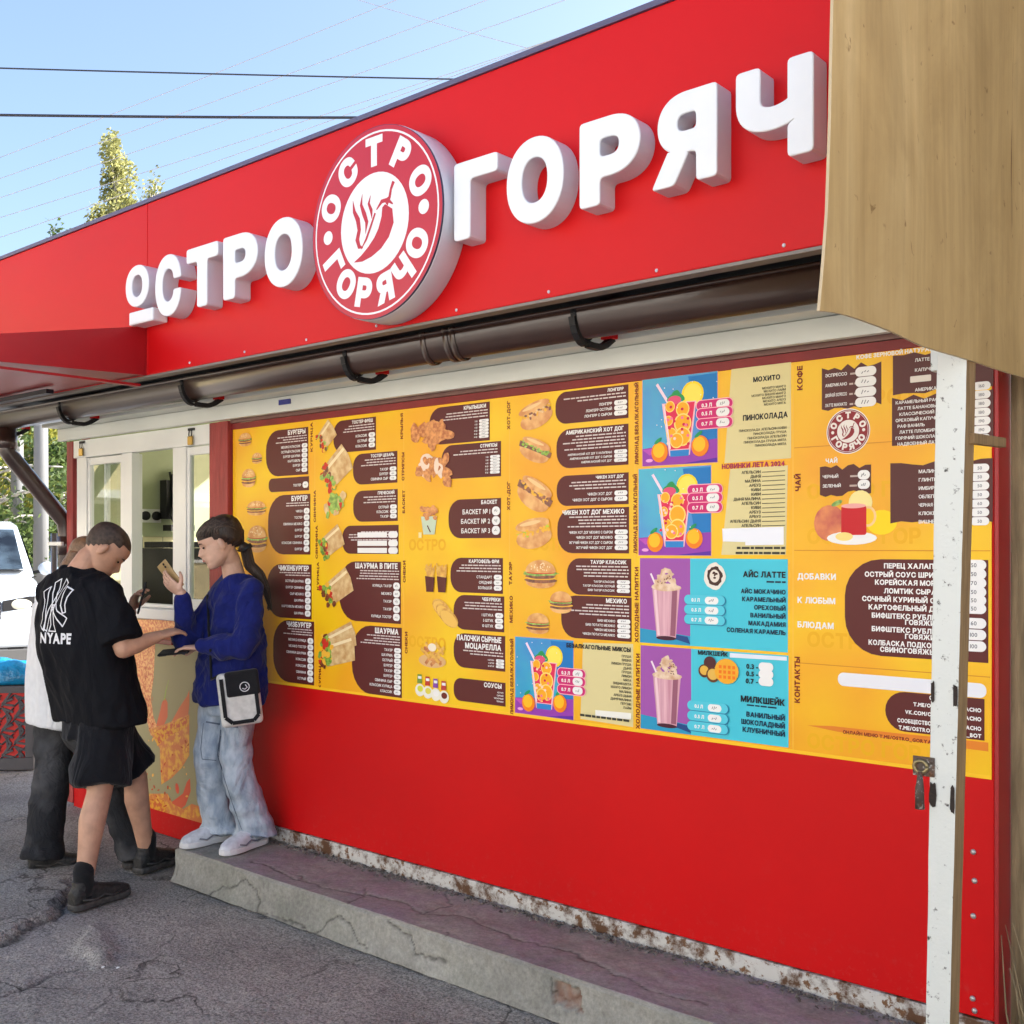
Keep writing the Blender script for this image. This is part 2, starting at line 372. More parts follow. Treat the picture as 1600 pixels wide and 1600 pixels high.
# ------------------------------------------------------------------ concrete step along the kiosk
SX0, SX1, SY0, SZ = -4.74, .3, -.425, .155
def concrete():
    m = mat('concrete', (.25, .25, .23), .85, .3); n = m.node_tree; b = n.nodes['Principled BSDF']; L = n.links
    tc = n.nodes.new('ShaderNodeTexCoord'); ge = n.nodes.new('ShaderNodeNewGeometry')
    def nz(sc, det=6, ro=.6, off=0):
        a = n.nodes.new('ShaderNodeTexNoise'); a.inputs['Scale'].default_value = sc; a.inputs['Detail'].default_value = det; a.inputs['Roughness'].default_value = ro
        mp = n.nodes.new('ShaderNodeMapping'); mp.inputs['Location'].default_value = (off, off, 0); L.new(tc.outputs['Object'], mp.inputs[0]); L.new(mp.outputs[0], a.inputs['Vector']); return a.outputs['Fac']
    def ramp(f, p0, c0, p1, c1):
        r = n.nodes.new('ShaderNodeValToRGB'); r.color_ramp.elements[0].position = p0; r.color_ramp.elements[1].position = p1
        r.color_ramp.elements[0].color = c0+(1,); r.color_ramp.elements[1].color = c1+(1,); L.new(f, r.inputs[0]); return r.outputs[0]
    def mix(f, a, c, mode='MIX'):
        x = n.nodes.new('ShaderNodeMixRGB'); x.blend_type = mode
        if isinstance(f, float): x.inputs[0].default_value = f
        else: L.new(f, x.inputs[0])
        L.new(a, x.inputs[1])
        if isinstance(c, tuple): x.inputs[2].default_value = c+(1,)
        else: L.new(c, x.inputs[2])
        return x.outputs[0]
    c = ramp(nz(3, 8, .7), .3, (.19, .185, .16), .7, (.41, .395, .345))
    c = mix(ramp(nz(2.1, 5, .7, 7), .5, (0, 0, 0), .7, (.35, .35, .35)), c, (.22, .24, .18))
    sep = n.nodes.new('ShaderNodeSeparateXYZ'); L.new(tc.outputs['Object'], sep.inputs[0])
    # old lilac paint left on the tread
    mr = n.nodes.new('ShaderNodeMapRange'); mr.inputs[1].default_value = .150; mr.inputs[2].default_value = .156; L.new(sep.outputs['Z'], mr.inputs[0])
    pm = n.nodes.new('ShaderNodeMath'); pm.operation = 'MULTIPLY'; L.new(mr.outputs[0], pm.inputs[0]); L.new(ramp(nz(2.6, 6, .7, 3), .42, (0, 0, 0), .6, (.75, .75, .75)), pm.inputs[1])
    c = mix(pm.outputs[0], c, (.31, .245, .285))
    c = mix(.55, c, ramp(nz(60, 4, .7), .3, (.45, .45, .45), .7, (1.2, 1.2, 1.2)), 'MULTIPLY')
    at = n.nodes.new('ShaderNodeAttribute'); at.attribute_name = 'crack'; c = mix(at.outputs['Fac'], c, (.02, .018, .016))
    ab = n.nodes.new('ShaderNodeAttribute'); ab.attribute_name = 'brick'; c = mix(ab.outputs['Fac'], c, (.24, .11, .07))
    L.new(c, b.inputs['Base Color'])
    b1 = n.nodes.new('ShaderNodeBump'); b1.inputs['Strength'].default_value = .5; b1.inputs['Distance'].default_value = .006; L.new(nz(70, 5, .7), b1.inputs['Height']); L.new(b1.outputs[0], b.inputs['Normal'])
    return m
def P2(px, py): v = gp(px, py, SZ); return Vector((v.x, v.y))
TC = [[(395, 1345), (460, 1372), (500, 1385), (560, 1396), (620, 1405), (660, 1428), (720, 1430), (800, 1462)], [(655, 1428), (705, 1415)], [(700, 1455), (690, 1480), (720, 1500)], [(480, 1378), (470, 1366)],
      [(800, 1462), (900, 1490), (1010, 1545), (1100, 1570)], [(540, 1415), (575, 1388)], [(705, 1415), (700, 1395)]]
TCW = [[P2(*q) for q in c] for c in TC]
FC = [[(340, 1400), (352, 1385), (380, 1378), (405, 1388)], [(405, 1388), (410, 1425), (440, 1432)], [(490, 1455), (530, 1430), (560, 1462), (580, 1480)], [(640, 1460), (650, 1490), (700, 1500)], [(440, 1432), (470, 1440), (490, 1455)], [(600, 1440), (640, 1460)], [(860, 1525), (866, 1550), (890, 1572), (905, 1562), (908, 1545)]]
FCW = [[(lambda v: Vector((v.x, v.z)))(wp(px, py, DW+SY0)) for px, py in c] for c in FC]
bkA = wp(866, 1530, DW+SY0); bkB = wp(912, 1575, DW+SY0)
sv_, sf_, scr, sbk = [], [], [], []
xs = frange(SX0, -.9, .007)+frange(-.9, SX1, .04)[1:]; prof = [('f', SZ*i/20) for i in range(21)]+[('t', SY0+(.43)*i/56) for i in range(1, 57)]
def edge_wear(x): return .012+.010*noise.noise(Vector((x*4, 0, 3)))+.012*max(0, noise.noise(Vector((x*11, 5, 0))))
for kind, u in prof:
    for x in xs:
        q = Vector((x, u, .3 if kind == 'f' else 2.7))
        d = noise.noise(q*6)*.006+noise.noise(q*22)*.004
        j = Vector((x+noise.noise(q*9)*.03+noise.noise(q*35)*.012, u+noise.noise(q*9+Vector((5, 5, 5)))*.02+noise.noise(q*35+Vector((5, 5, 5)))*.01)); c = 0; bk = 0
        for cr in (FCW if kind == 'f' else TCW):
            dd = min(seg_d(j, cr[i], cr[i+1]) for i in range(len(cr)-1))
            if dd < .02: wd = .0065+.004*noise.noise(q*5); c = max(c, .8*max(0, 1-dd/max(.003, wd))); d -= .005*max(0, 1-dd/.011)
        if kind == 'f':
            t = u/SZ; y = SY0-.03*(1-t)**2+d*-1
            if t > .95: y += edge_wear(x)
            z = u-(.006 if t > .95 else 0)
            if bkA.x < j.x+.02*noise.noise(q*14) < bkB.x and .25 < (j.y+.012*noise.noise(q*30))/SZ < .86: bk = .55+.45*noise.noise(q*40); y += .020+.006*noise.noise(q*50)
        else: y = u; z = SZ+d*.7*min(1, (u-SY0)/.04)
        endf = x-SX0
        sv_.append((x+(.02*noise.noise(Vector((u*9, 1, 4))) if endf < .03 else 0), y, z)); scr.append(max(0, c)); sbk.append(bk)
n_ = len(xs)
for j in range(len(prof)-1):
    for i in range(n_-1): sf_.append((j*n_+i, j*n_+i+1, (j+1)*n_+i+1, (j+1)*n_+i))
sf_.append(tuple(j*n_ for j in range(len(prof)))+(len(sv_),)); sv_.append((SX0, .005, 0)); scr.append(0); sbk.append(0)
me = bpy.data.meshes.new('concrete_step'); me.from_pydata(sv_, [], sf_); me.polygons.foreach_set('use_smooth', [True]*(len(sf_)-1)+[False])
for nm, arr in (('crack', scr), ('brick', sbk)):
    at = me.attributes.new(nm, 'FLOAT', 'POINT'); at.data.foreach_set('value', [float(a) for a in arr])
me.materials.append(concrete()); o = bpy.data.objects.new('concrete_step', me); C.objects.link(o)
tag(o, 'cracked low concrete step with faded lilac paint running along the red kiosk wall', 'step')

# loose grit on the asphalt and the dirt line on the step against the wall
def grit(name, label, spots, m):
    b = MB(); rg = random.Random(11)
    for x, y, z, r in spots:
        vs = [Vector((x, y, z))+Vector((rg.uniform(-1, 1), rg.uniform(-1, 1), rg.uniform(-.2, .8))).normalized()*r*rg.uniform(.7, 1.2) for _ in range(5)]
        b.add(vs, [(0, 1, 2), (0, 2, 3), (0, 3, 4), (0, 4, 1), (1, 3, 2), (1, 4, 3)], m)
    o = b.build(name); tag(o, label, 'grit', kind='stuff')
_r = random.Random(5)
grit('loose_grit', 'loose grit and small stones scattered on the asphalt', [(_r.uniform(-6.4, -1.6), _r.uniform(-2.1, -.47), 0, _r.choice((.003, .004, .006, .009))) for _ in range(900)], mat('grit_stone', (.24, .23, .21), .9, .2, var=.4, vscale=30))
grit('wall_dirt', 'dark crumbs of dirt gathered on the step along the foot of the red wall', [(_r.uniform(-4.7, -.9), -.012-abs(_r.gauss(0, .030)), SZ+.001, _r.choice((.004, .006, .009, .012))) for _ in range(1500)], mat('dirt_crumb', (.19, .17, .145), .95, .1, var=.5, vscale=30))
for px, py, lab in ((161, 1512, 'small white scrap of paper on the asphalt, the larger of two'), (184, 1513, 'tiny white scrap on the asphalt, right of a larger one')):
    p = gp(px, py, .012); b = MB(); b.add([p+Vector(q) for q in ((-.008, -.004, 0), (.006, -.007, .002), (.009, .004, .005), (-.004, .007, .003), (0, 0, .007))], [(0, 1, 4), (1, 2, 4), (2, 3, 4), (3, 0, 4)], WHITE); tag(b.build('paper_scrap'), lab, 'litter', 'paper scraps on the asphalt')
# ------------------------------------------------------------------ kiosk shell
KX0, KX1, JX0, JX1 = -6.66, -1.0, -5.06, -4.875
K = thing('kiosk', 'red fast food kiosk with a serving window and a tall red sign fascia', 'kiosk', loc=(-3.8, 1, 0))
K.location = (0, 0, 0)
HZ = 2.325                                   # height of the wall head
b = MB(); b.box(JX1+.002, KX1, 0, .08, .225, HZ-.015, RED); b.build('front_wall', K, .004)
b = MB(); rust = worn_paint('rusty_white_rail', (.55, .54, .50), (.16, .075, .03), 26, .46, (.10, .045, .02))
b.box(JX1, KX1-.004, -.006, .08, .150, .222, rust); b.build('base_rail', K, .004)
b = MB(); b.box(JX1, KX1+.05, -.012, .0, HZ-.014, HZ+.01, BROWNT); b.build('head_trim', K)
b = MB(); b.box(JX1, KX1, -.006, -.0005, 2.278, HZ-.016, REDD); b.build('wall_top_shade', K)  # darker red strip paints in the shade at the wall top
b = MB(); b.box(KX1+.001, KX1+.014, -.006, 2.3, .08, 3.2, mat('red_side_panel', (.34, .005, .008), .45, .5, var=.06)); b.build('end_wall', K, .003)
# roof, fascia and what hangs under it
FY = -.55; FZ0, FZ1 = 2.493, 3.335; FX0, FX1 = -7.3, -1.0
b = MB(); b.box(FX0, -4.79, FY, FY+.04, FZ0, FZ1, REDF); b.box(-4.787, FX1, FY, FY+.04, FZ0, FZ1, REDF); fascia = b.build('fascia', K, .004)
b = MB(); b.box(FX0, FX1, FY-.008, FY+.05, FZ1+.001, FZ1+.02, mat('fascia_cap', (.10, .09, .16), .4)); b.build('fascia_cap', K)
b = MB(); b.box(FX0, FX1, FY-.004, FY+.045, FZ0-.012, FZ0-.002, mat('fascia_edge', (.20, .17, .15), .5)); b.build('fascia_edge', K)
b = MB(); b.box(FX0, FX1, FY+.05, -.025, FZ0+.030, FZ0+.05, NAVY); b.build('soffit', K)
WSOF = mat('white_soffit', (.74, .76, .70), .5, .4, var=.06, vscale=2)
b = MB(); CLAD = ((2.326, 2.402), (2.392+.012, 2.52))
for z0, z1 in CLAD: b.box(FX0+.62, FX1, (-.062 if z0 < 2.35 else -.165), -.03, z0, z1, WSOF)
b.build('cladding', K, .003)
b = MB(); b.box(FX0, FX1, FY+.045, 2.4, 3.2, 3.26, GREYB); b.box(-4.82, KX1, 2.22, 2.3, .1, 3.2, GREYB); b.build('roof', K)
# rivets and the clip on the fascia
for x, z in [(-7.0+i*.43, FZ0+.02) for i in range(14)]+[(-4.83, FZ0+.25), (-4.83, FZ0+.5)]:
    b = MB(); b.ell((x, FY-.001, z), (.006, .004, .006), SIGNS, nu=8, nv=5); b.build('rivet', K)
RIV = mat('steel_rivet', (.45, .42, .40), .4, metal=.6)
for px, py in ((1521, 1331), (1523, 1376), (1521, 1431), (1520, 1560), (1523, 1579)):
    v = wp(px, py); b = MB(); b.ell((v.x, -.002, v.z), (.009, .006, .009), RIV, nu=10, nv=6); b.build('rivet', K)
# canopy over the serving window
CXR = -4.795; CY = FY-1.35
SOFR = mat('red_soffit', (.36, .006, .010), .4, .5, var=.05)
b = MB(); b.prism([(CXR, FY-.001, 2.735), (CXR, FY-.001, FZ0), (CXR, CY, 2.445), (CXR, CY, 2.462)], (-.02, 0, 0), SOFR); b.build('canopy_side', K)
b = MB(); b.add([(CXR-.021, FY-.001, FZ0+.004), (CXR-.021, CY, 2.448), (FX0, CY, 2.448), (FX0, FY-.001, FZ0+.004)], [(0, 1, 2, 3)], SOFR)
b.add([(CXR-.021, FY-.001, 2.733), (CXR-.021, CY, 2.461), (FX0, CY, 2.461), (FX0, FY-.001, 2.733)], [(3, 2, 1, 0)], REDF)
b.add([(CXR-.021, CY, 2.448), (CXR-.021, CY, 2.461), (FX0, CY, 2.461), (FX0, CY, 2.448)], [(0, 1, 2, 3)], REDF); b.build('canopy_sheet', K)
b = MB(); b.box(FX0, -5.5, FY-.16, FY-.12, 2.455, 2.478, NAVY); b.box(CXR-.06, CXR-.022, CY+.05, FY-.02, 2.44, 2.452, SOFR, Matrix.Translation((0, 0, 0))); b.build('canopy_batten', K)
# serving window
WX0, WX1 = -6.58, JX0; WZ0, WZ1 = 1.30, 2.325
def X(px): return WX(px)
b = MB(); b.box(KX0, WX0, -.012, .08, .02, WZ1, REDW); b.box(KX0+.005, WX0+.03, .081, 2.3, .02, 3.2, mat('pink_side', (.42, .16, .13), .6, var=.1)); b.build('corner_post', K, .004)
b = MB(); b.box(JX0, JX0+.09, -.02, .06, .16, WZ1, REDW); b.box(JX0+.096, JX1, -.03, .06, .16, WZ1, REDW); b.build('jamb_post', K, .005)
b = MB(); b.box(WX0, WX1, -.008, .05, 2.215, WZ1, WHITE); b.build('window_header', K, .004)
wf = MB(); fr = [(120, 135), (190, 206), (270, 290), (331, 336)]
for a, c in fr: wf.box(max(WX0, X(a)), min(WX1, X(c)), .0, .05, WZ0, 2.2145, WHITE)
wf.box(WX0+.001, WX1-.001, .003, .047, WZ0-.001, WZ0+.02, WHITE)
wframe = wf.build('window_frame', K, .004)
def sash(name, a, c, y, glass=True):
    s = MB(); x0, x1 = X(a), X(c); t = .028
    s.box(x0, x0+t, y, y+.03, WZ0+.02, 2.21, WHITE); s.box(x1-t, x1, y, y+.03, WZ0+.02, 2.21, WHITE)
    s.box(x0+t, x1-t, y+.002, y+.028, WZ0+.02, WZ0+.06, WHITE); s.box(x0+t, x1-t, y+.002, y+.028, 2.165, 2.21, WHITE)
    o = s.build(name, K, .003)
    if glass:
        g = MB(); g.add([(x0+t, y+.014, WZ0+.06), (x1-t, y+.014, WZ0+.06), (x1-t, y+.014, 2.165), (x0+t, y+.014, 2.165)], [(0, 1, 2, 3)], GLASS); g.build('pane', o)
    return o
sash('window_sash', 135, 190, .008); sash('window_sash', 290, 331, .008); sash('window_sash', 150, 203, .052)
b = MB(); b.box(WX0, WX1, -.05, .06, 1.235, WZ0-.002, WHITE); b.build('window_sill', K, .006)
# latches with small padlock tags on the header
for px, py in ((131, 692), (302, 672)):
    v = wp(px, py); b = MB(); b.box(v.x-.03, v.x+.03, -.016, -.009, v.z-.004, v.z+.01, BLACKM); b.tube([(v.x-.012, -.018, v.z), (v.x-.014, -.02, v.z-.03), (v.x, -.02, v.z-.04), (v.x+.014, -.02, v.z-.03), (v.x+.012, -.018, v.z)], .003, BLACKM, 6)
    h = b.build('latch', K); b = MB(); b.box(v.x-.022, v.x+.022, -.026, -.014, v.z-.085, v.z-.035, mat('brass', (.45, .30, .08), .35, metal=.9)); b.build('padlock', h, .005)
# printed counter front with hot pepper artwork
OLV = ink((168, 158, 118)); ORG = mat('pepper_print', lin((222, 128, 70)), .35, col2=lin((240, 180, 70)), vscale=26, lo=.45, hi=.6, detail=6)
ORG2 = mat('pepper_flakes', lin((226, 130, 84)), .35, col2=lin((250, 190, 120)), vscale=60, lo=.45, hi=.55, detail=3)
YEL = mat('seed_print', lin((236, 170, 40)), .35, col2=lin((214, 96, 46)), vscale=40, lo=.45, hi=.56, detail=4)
b = MB(); b.box(WX0, WX1-.0, -.0, .06, .13, 1.232, OLV); b.build('counter_front', K, .003)
def art(px, py): v = wp(px, py); return v
class Art:
    """flat printed artwork on the vertical plane y; every shape lies a hair in front of the one before"""
    def __init__(s, y): s.b = MB(); s.y = y
    def pts(s, pts, m):
        s.y -= .00004; s.b.add([(p[0], s.y, p[1]) for p in pts], [tuple(range(len(pts)))], m)
    def px(s, pts, m): s.pts([(WX(x), WZ(x, y)) for x, y in pts], m)
    def ell(s, cx, cz, rx, rz, m, rot=0, n=18, a0=0, a1=2*pi, wob=0):
        full = abs(a1-a0-2*pi) < 1e-6; k = n if full else n+1; out = []
        for i in range(k):
            a = a0+(a1-a0)*i/n; q = 1+wob*random.uniform(-1, 1); x = rx*cos(a)*q; z = rz*sin(a)*q
            out.append((cx+x*cos(rot)-z*sin(rot), cz+x*sin(rot)+z*cos(rot)))
        s.pts(out, m)
    def rrect(s, x0, x1, z0, z1, r, m, corners=(1, 1, 1, 1)):     # bl br tr tl
        out = []; r = min(r, (x1-x0)/2, (z1-z0)/2)
        for k, (cx, cz, a) in enumerate(((x0, z0, pi), (x1, z0, 1.5*pi), (x1, z1, 0), (x0, z1, .5*pi))):
            if not corners[k]: out.append((cx, cz)); continue
            ccx = cx+(r if cx == x0 else -r); ccz = cz+(r if cz == z0 else -r)
            for i in range(7): aa = a+pi/2*i/6; out.append((ccx+r*cos(aa), ccz+r*sin(aa)))
        s.pts(out, m)
    def strip(s, pts, w, m):
        pts = [Vector(p) for p in pts]; L, R = [], []
        for i, p in enumerate(pts):
            d = (pts[min(i+1, len(pts)-1)]-pts[max(0, i-1)]).normalized(); n = Vector((-d.y, d.x)); ww = w[i] if isinstance(w, (list, tuple)) else w
            L.append(p+n*ww/2); R.append(p-n*ww/2)
        s.y -= .00004; k = len(pts); vs = [(p.x, s.y, p.y) for p in L+R]
        s.b.add(vs, [(i, i+1, k+i+1, k+i) for i in range(k-1)], m)
    def text(s, t, x, z, h, m, align='l', weight=.045, maxw=None, vert=False, gap=.07, slope=0):
        lay, w = text2d(t, weight, gap); k = h/CAPH; kx = k
        if maxw and w*k > maxw: kx = maxw/w
        s.y -= .00004; off = {'l': 0, 'r': -w*kx, 'c': -w*kx/2}[align]
        for ch, cx, cw in lay:
            vs, fs, _, _ = GL[ch, weight]; out = []
            for a, c in vs:
                u = off+(a+cx)*kx; q = c*k
                out.append((x-q, s.y, z+u) if vert else (x+u, s.y, z+q+slope*u))
            s.b.add(out, fs, m)
    def lines(s, x0, x1, z, h, m, align='r'):                       # a line of copy too small to read
        s.y -= .00004; w = random.uniform(.72, 1)*(x1-x0); a = x1-w if align == 'r' else x0; e = a+w
        while a < e-.004:
            c = min(e, a+random.uniform(.012, .035)); s.b.add([(a, s.y, z), (c, s.y, z), (c, s.y, z+h), (a, s.y, z+h)], [(0, 1, 2, 3)], m); a = c+.004
    def build(s, name, parent, label=None): return s.b.build(name, parent, label=label)
A = Art(-.0005)
A.px([(193, 968), (300, 968), (300, 1000), (193, 1000)], ORG2)
A.px([(205, 1003), (243, 1003), (240, 1060), (236, 1090), (240, 1120), (246, 1136), (236, 1150), (228, 1120), (218, 1080)], ORG2)
A.px([(244, 1134), (250, 1112), (253, 1098), (258, 1090), (262, 1098), (262, 1120), (255, 1136)], ink((224, 120, 84)))
A.strip([(WX(x), WZ(x, y)) for x, y in ((257, 1094), (259, 1080), (264, 1062))], [.012, .008, .003], ink((170, 190, 90)))
A.px([(268, 1128), (280, 1106), (292, 1088), (296, 1078), (296, 1100), (294, 1120), (286, 1132)], ink((226, 128, 84)))
A.px([(232, 1140), (262, 1130), (296, 1116), (296, 1180), (284, 1200), (268, 1216), (252, 1226), (250, 1170)], ORG)
A.px([(240, 1142), (262, 1134), (295, 1118), (295, 1134), (262, 1152), (246, 1166)], YEL)
A.px([(266, 1255), (286, 1240), (292, 1222), (297, 1216), (298, 1236), (290, 1258), (276, 1270)], ink((226, 100, 70)))
A.px([(190, 1240), (262, 1240), (270, 1256), (286, 1264), (300, 1256), (318, 1262), (320, 1300), (300, 1296), (262, 1284), (190, 1262)], ORG)
A.px([(190, 1244), (256, 1250), (262, 1272), (250, 1280), (190, 1260)], YEL)
A.ell(WX(277), WZ(277, 1232), .018, .03, ink((226, 96, 70)), .3)
for i in range(60):
    px = random.uniform(200, 300); py = random.uniform(1130, 1290); v = wp(px, py); A.ell(v.x, v.z, random.uniform(.005, .016), random.uniform(.004, .009), random.choice([ink((206, 74, 44)), ink((246, 190, 90)), ink((196, 90, 50))]), random.uniform(0, 3), 8)
for i in range(70):
    px = random.uniform(206, 240); py = random.uniform(1005, 1120); v = wp(px, py); A.strip([(v.x, v.z), (v.x+random.uniform(-.01, .01), v.z-random.uniform(.01, .04))], .004, random.choice([ink((250, 196, 130)), ink((206, 104, 74))]))
A.build('pepper_artwork', K)
b = MB()
rr = [(-6.6, .05)]+[(x, .06+.05*noise.noise(Vector((x*5, 2, 0)))) for x in frange(-6.4, -5.1, .1)]
b.box(WX0, WX1-.0, -.003, .05, .0, .128, RED); b.build('kick_plate', K)
b = MB(); b.box(X(196), X(306), -.15, -.001, 1.115, 1.14, mat('red_shelf', (.30, .008, .01), .35, var=.05)); b.build('counter_shelf', K, .004)
# inside of the kiosk
GRN = mat('green_wall', (.42, .47, .29), .7, .3, var=.06); TIL = bpy.data.materials.new('wall_tiles'); TIL.use_nodes = True
_n = TIL.node_tree; _b = _n.nodes['Principled BSDF']; _b.inputs['Roughness'].default_value = .25
_k = _n.nodes.new('ShaderNodeTexBrick'); _k.offset = 0; _k.inputs['Scale'].default_value = 1; _k.inputs['Brick Width'].default_value = .15; _k.inputs['Row Height'].default_value = .15; _k.inputs['Mortar Size'].default_value = .003
_k.inputs['Color1'].default_value = (.68, .64, .40, 1); _k.inputs['Color2'].default_value = (.64, .60, .37, 1); _k.inputs['Mortar'].default_value = (.3, .3, .24, 1)
_tc = _n.nodes.new('ShaderNodeTexCoord'); _mp = _n.nodes.new('ShaderNodeMapping'); _mp.inputs['Rotation'].default_value = (0, pi/2, 0)
_cx = _n.nodes.new('ShaderNodeSeparateXYZ'); _cc = _n.nodes.new('ShaderNodeCombineXYZ'); _n.links.new(_tc.outputs['Object'], _cx.inputs[0])
_n.links.new(_cx.outputs[1], _cc.inputs[0]); _n.links.new(_cx.outputs[2], _cc.inputs[1]); _n.links.new(_cc.outputs[0], _k.inputs['Vector']); _n.links.new(_k.outputs[0], _b.inputs['Base Color'])
b = MB(); b.box(KX0+.10, KX0+.12, .09, 2.15, 1.72, 3.13, GRN); b.build('inner_wall', K)
b = MB(); b.box(KX0+.10, KX0+.125, .09, 2.15, .1, 1.718, TIL); b.build('tile_wall', K)
b = MB(); b.box(KX0+.1, -4.8, .09, 2.2, .02, .1, GREYB); b.box(KX0+.1, -4.8, .09, 2.2, 3.14, 3.16, WHITE)
b.box(-4.82, -4.8, .09, 2.2, .1, 3.13, GRN); b.build('inner_room', K)
b = MB(); b.box(KX0+.13, -4.8, 2.15, 2.2, .1, 1.2, GRN); b.box(KX0+.13, -6.35, 2.15, 2.2, 1.201, 3.13, GRN); b.build('rear_wall', K)
so_ = MB(); v = Vector((KX0+.127, .5, 1.80)); so_.box(v.x, v.x+.01, .42, .58, 1.815, 1.905, WHITE)
for y in (.46, .54):
    so_.tube([(v.x+.01, y, 1.86), (v.x+.03, y, 1.86)], .03, BLACKM, 14)
so_.build('power_socket', K)
# ------------------------------------------------------------------ things inside
xa, xb = WX(216, DW+.3), WX(275, DW+.3); b = MB(); b.box(xa, xb, .3, .62, .9, 1.645, BLACKM); b.box(xa+.02, xb-.12, .33, .55, 1.646, 1.685, BLACKM); b.tube([(xa+.2, .45, 1.685), (xa+.18, .46, 1.82), (xa+.1, .48, 1.86)], .004, BLACKM, 6)
t = b.build('kitchen_appliance', None, .008); tag(t, 'matt black kitchen appliance standing just inside the serving window', 'appliance')
b = MB()
for i in range(9):
    y = .60+.012*i; z = 2.1-.02*i; pts = [(-6.45+.02*sin(i), y, z+random.uniform(-.05, .1)), (-6.42, y+.02, 1.98), (-6.40, y-.03+.02*cos(i*2), 1.86+.03*sin(i*3)), (-6.42, y+.04, 1.74), (-6.45, y+.02, 1.90)]
    b.tube(pts, .008, BLACKM, 6)
b.box(-6.52, -6.44, .57, .64, 1.84, 2.10, BLACKM); b.box(-6.5, -6.40, .58, .76, 1.76, 1.80, BLACKM); b.box(-6.5, -6.44, .68, .75, 1.82, 2.2, mat('grey_unit', (.2, .2, .18), .5))
t = b.build('cable_bundle'); tag(t, 'tangle of black cables hanging on the tiled wall inside the serving window', 'cables')

# ------------------------------------------------------------------ gutter
G = thing('rain_gutter', 'dark brown metal rain gutter with downpipe under the red fascia', 'gutter')
GY, GZ, GR = -.335, 2.487, .062; GX0, GX1 = -6.83, FX1
def half(x0, x1, r, name, m, th=.004):
    b = MB(); rings = []
    for x in (x0, x1):
        ring = []
        for k in range(17):
            a = pi*1.0+pi*k/16; ring.append(Vector((x, GY+r*cos(a), GZ+r*sin(a)*1.65)))
        for k in range(16, -1, -1):
            a = pi*1.0+pi*k/16; ring.append(Vector((x, GY+(r-th)*cos(a), GZ+(r-th)*sin(a)*1.65)))
        rings.append(ring)
    b.loft(rings, m, True); return b
b = half(GX0, GX1, GR, 'g', BROWNM); b.tube([(GX0, GY-GR, GZ), (GX1, GY-GR, GZ)], .007, BROWNM, 8)
b.tube([(GX0, GY+GR-.004, GZ+.01), (GX1, GY+GR-.004, GZ+.01)], .004, BROWNM, 8)
ring = [Vector((GX0, GY+GR*cos(pi+pi*k/16), GZ+GR*1.65*sin(pi+pi*k/16))) for k in range(17)]; b.add(ring, [tuple(range(17))], BROWNM); b.build('trough', G)
def collar(px, name='collar'):
    x = WX(px, DW+GY); b = half(x-.012, x+.012, GR+.006, 'c', BROWNM); b.tube([(x-.012, GY-GR-.002, GZ+.002), (x+.012, GY-GR-.002, GZ+.002)], .010, BROWNM, 8); return b.build(name, G)
for px in (678, 713, 724): collar(px)
for px in (3, 109, 301, 556, 913):
    x = WX(px, DW+GY); b = half(x-.012, x+.012, GR+.005, 'c', BLACKM)
    b.add([], [], BLACKM)
    arc = [Vector((x, GY+(GR+.012)*cos(pi+pi*k/12), GZ+(GR+.010)*1.68*sin(pi+pi*k/12))) for k in range(1, 8)]+[Vector((x, GY+.04, GZ-.119)), Vector((x, GY+.09, GZ-.118)), Vector((x, GY+.125, GZ-.104)), Vector((x, -.166, GZ-.075))]
    for i in range(len(arc)-1): b.bar(arc[i], arc[i+1], .026, .012 if i < 6 else .022, BLACKM, Vector((0, -1, .3)))
    h = b.build('bracket', G)
    b = MB(); b.box(x-.028, x+.028, -.200, -.166, GZ-.080, GZ-.030, RED); b.build('clip', h, .003)
for px, py in ((150, 616), (342, 582), (598, 537), (955, 466), (30, 638)):
    v = wp(px, py, DW-.27); b = MB(); b.box(v.x-.035, v.x+.035, -.275, -.268, v.z-.03, v.z+.035, RED); b.ell((v.x, -.276, v.z+.004), (.006, .004, .006), SIGNS, nu=8, nv=5); b.build('strap_plate', G, .002)
b = MB(); x = WX(436, DW-.10); b.box(x-.045, x+.045, -.069, -.0625, 2.36, 2.385, mat('blue_tape', (.02, .03, .25), .5)); b.build('blue_tape', K)
DPX = -6.72
def dpt(px, py, D): v = wp(px, py, D); return v
pA = Vector((GX0+.05, GY, GZ-.09)); pB = Vector((GX0+.05, GY, GZ-.24)); pC = Vector((DPX, .02, 1.80)); pD = Vector((DPX, .02, .1))
b = MB()
def rect_pipe(b, pts, w, m):
    for i in range(len(pts)-1): b.bar(pts[i], pts[i+1], w, w, m)
b.tube([pA, pB, pB+(pC-pB)*.08, pC-(pC-pB)*.05, pC+Vector((0, 0, -.07)), pD], .052, BROWNM, 12, smooth=True)
b.tube([pB+Vector((0, 0, .10)), pB+Vector((0, 0, .02))], .058, BROWNM, 12); b.tube([pC+Vector((0, 0, -.08)), pC+Vector((0, 0, -.2))], .058, BROWNM, 12); b.build('downpipe', G)
b = MB(); b.tube([(DPX-.09, -.02, 1.74), (DPX-.09, -.02, .05)], .022, mat('galvanised', (.5, .5, .47), .3, metal=.8), 10); t = b.build('steel_pipe'); tag(t, 'thin galvanised steel pipe standing beside the brown downpipe', 'pipe')
b = MB(); b.box(DPX-.12, DPX+.06, -.05, -.03, 1.66, 1.685, WHITE); b.build('pipe_clamp', G, .003)
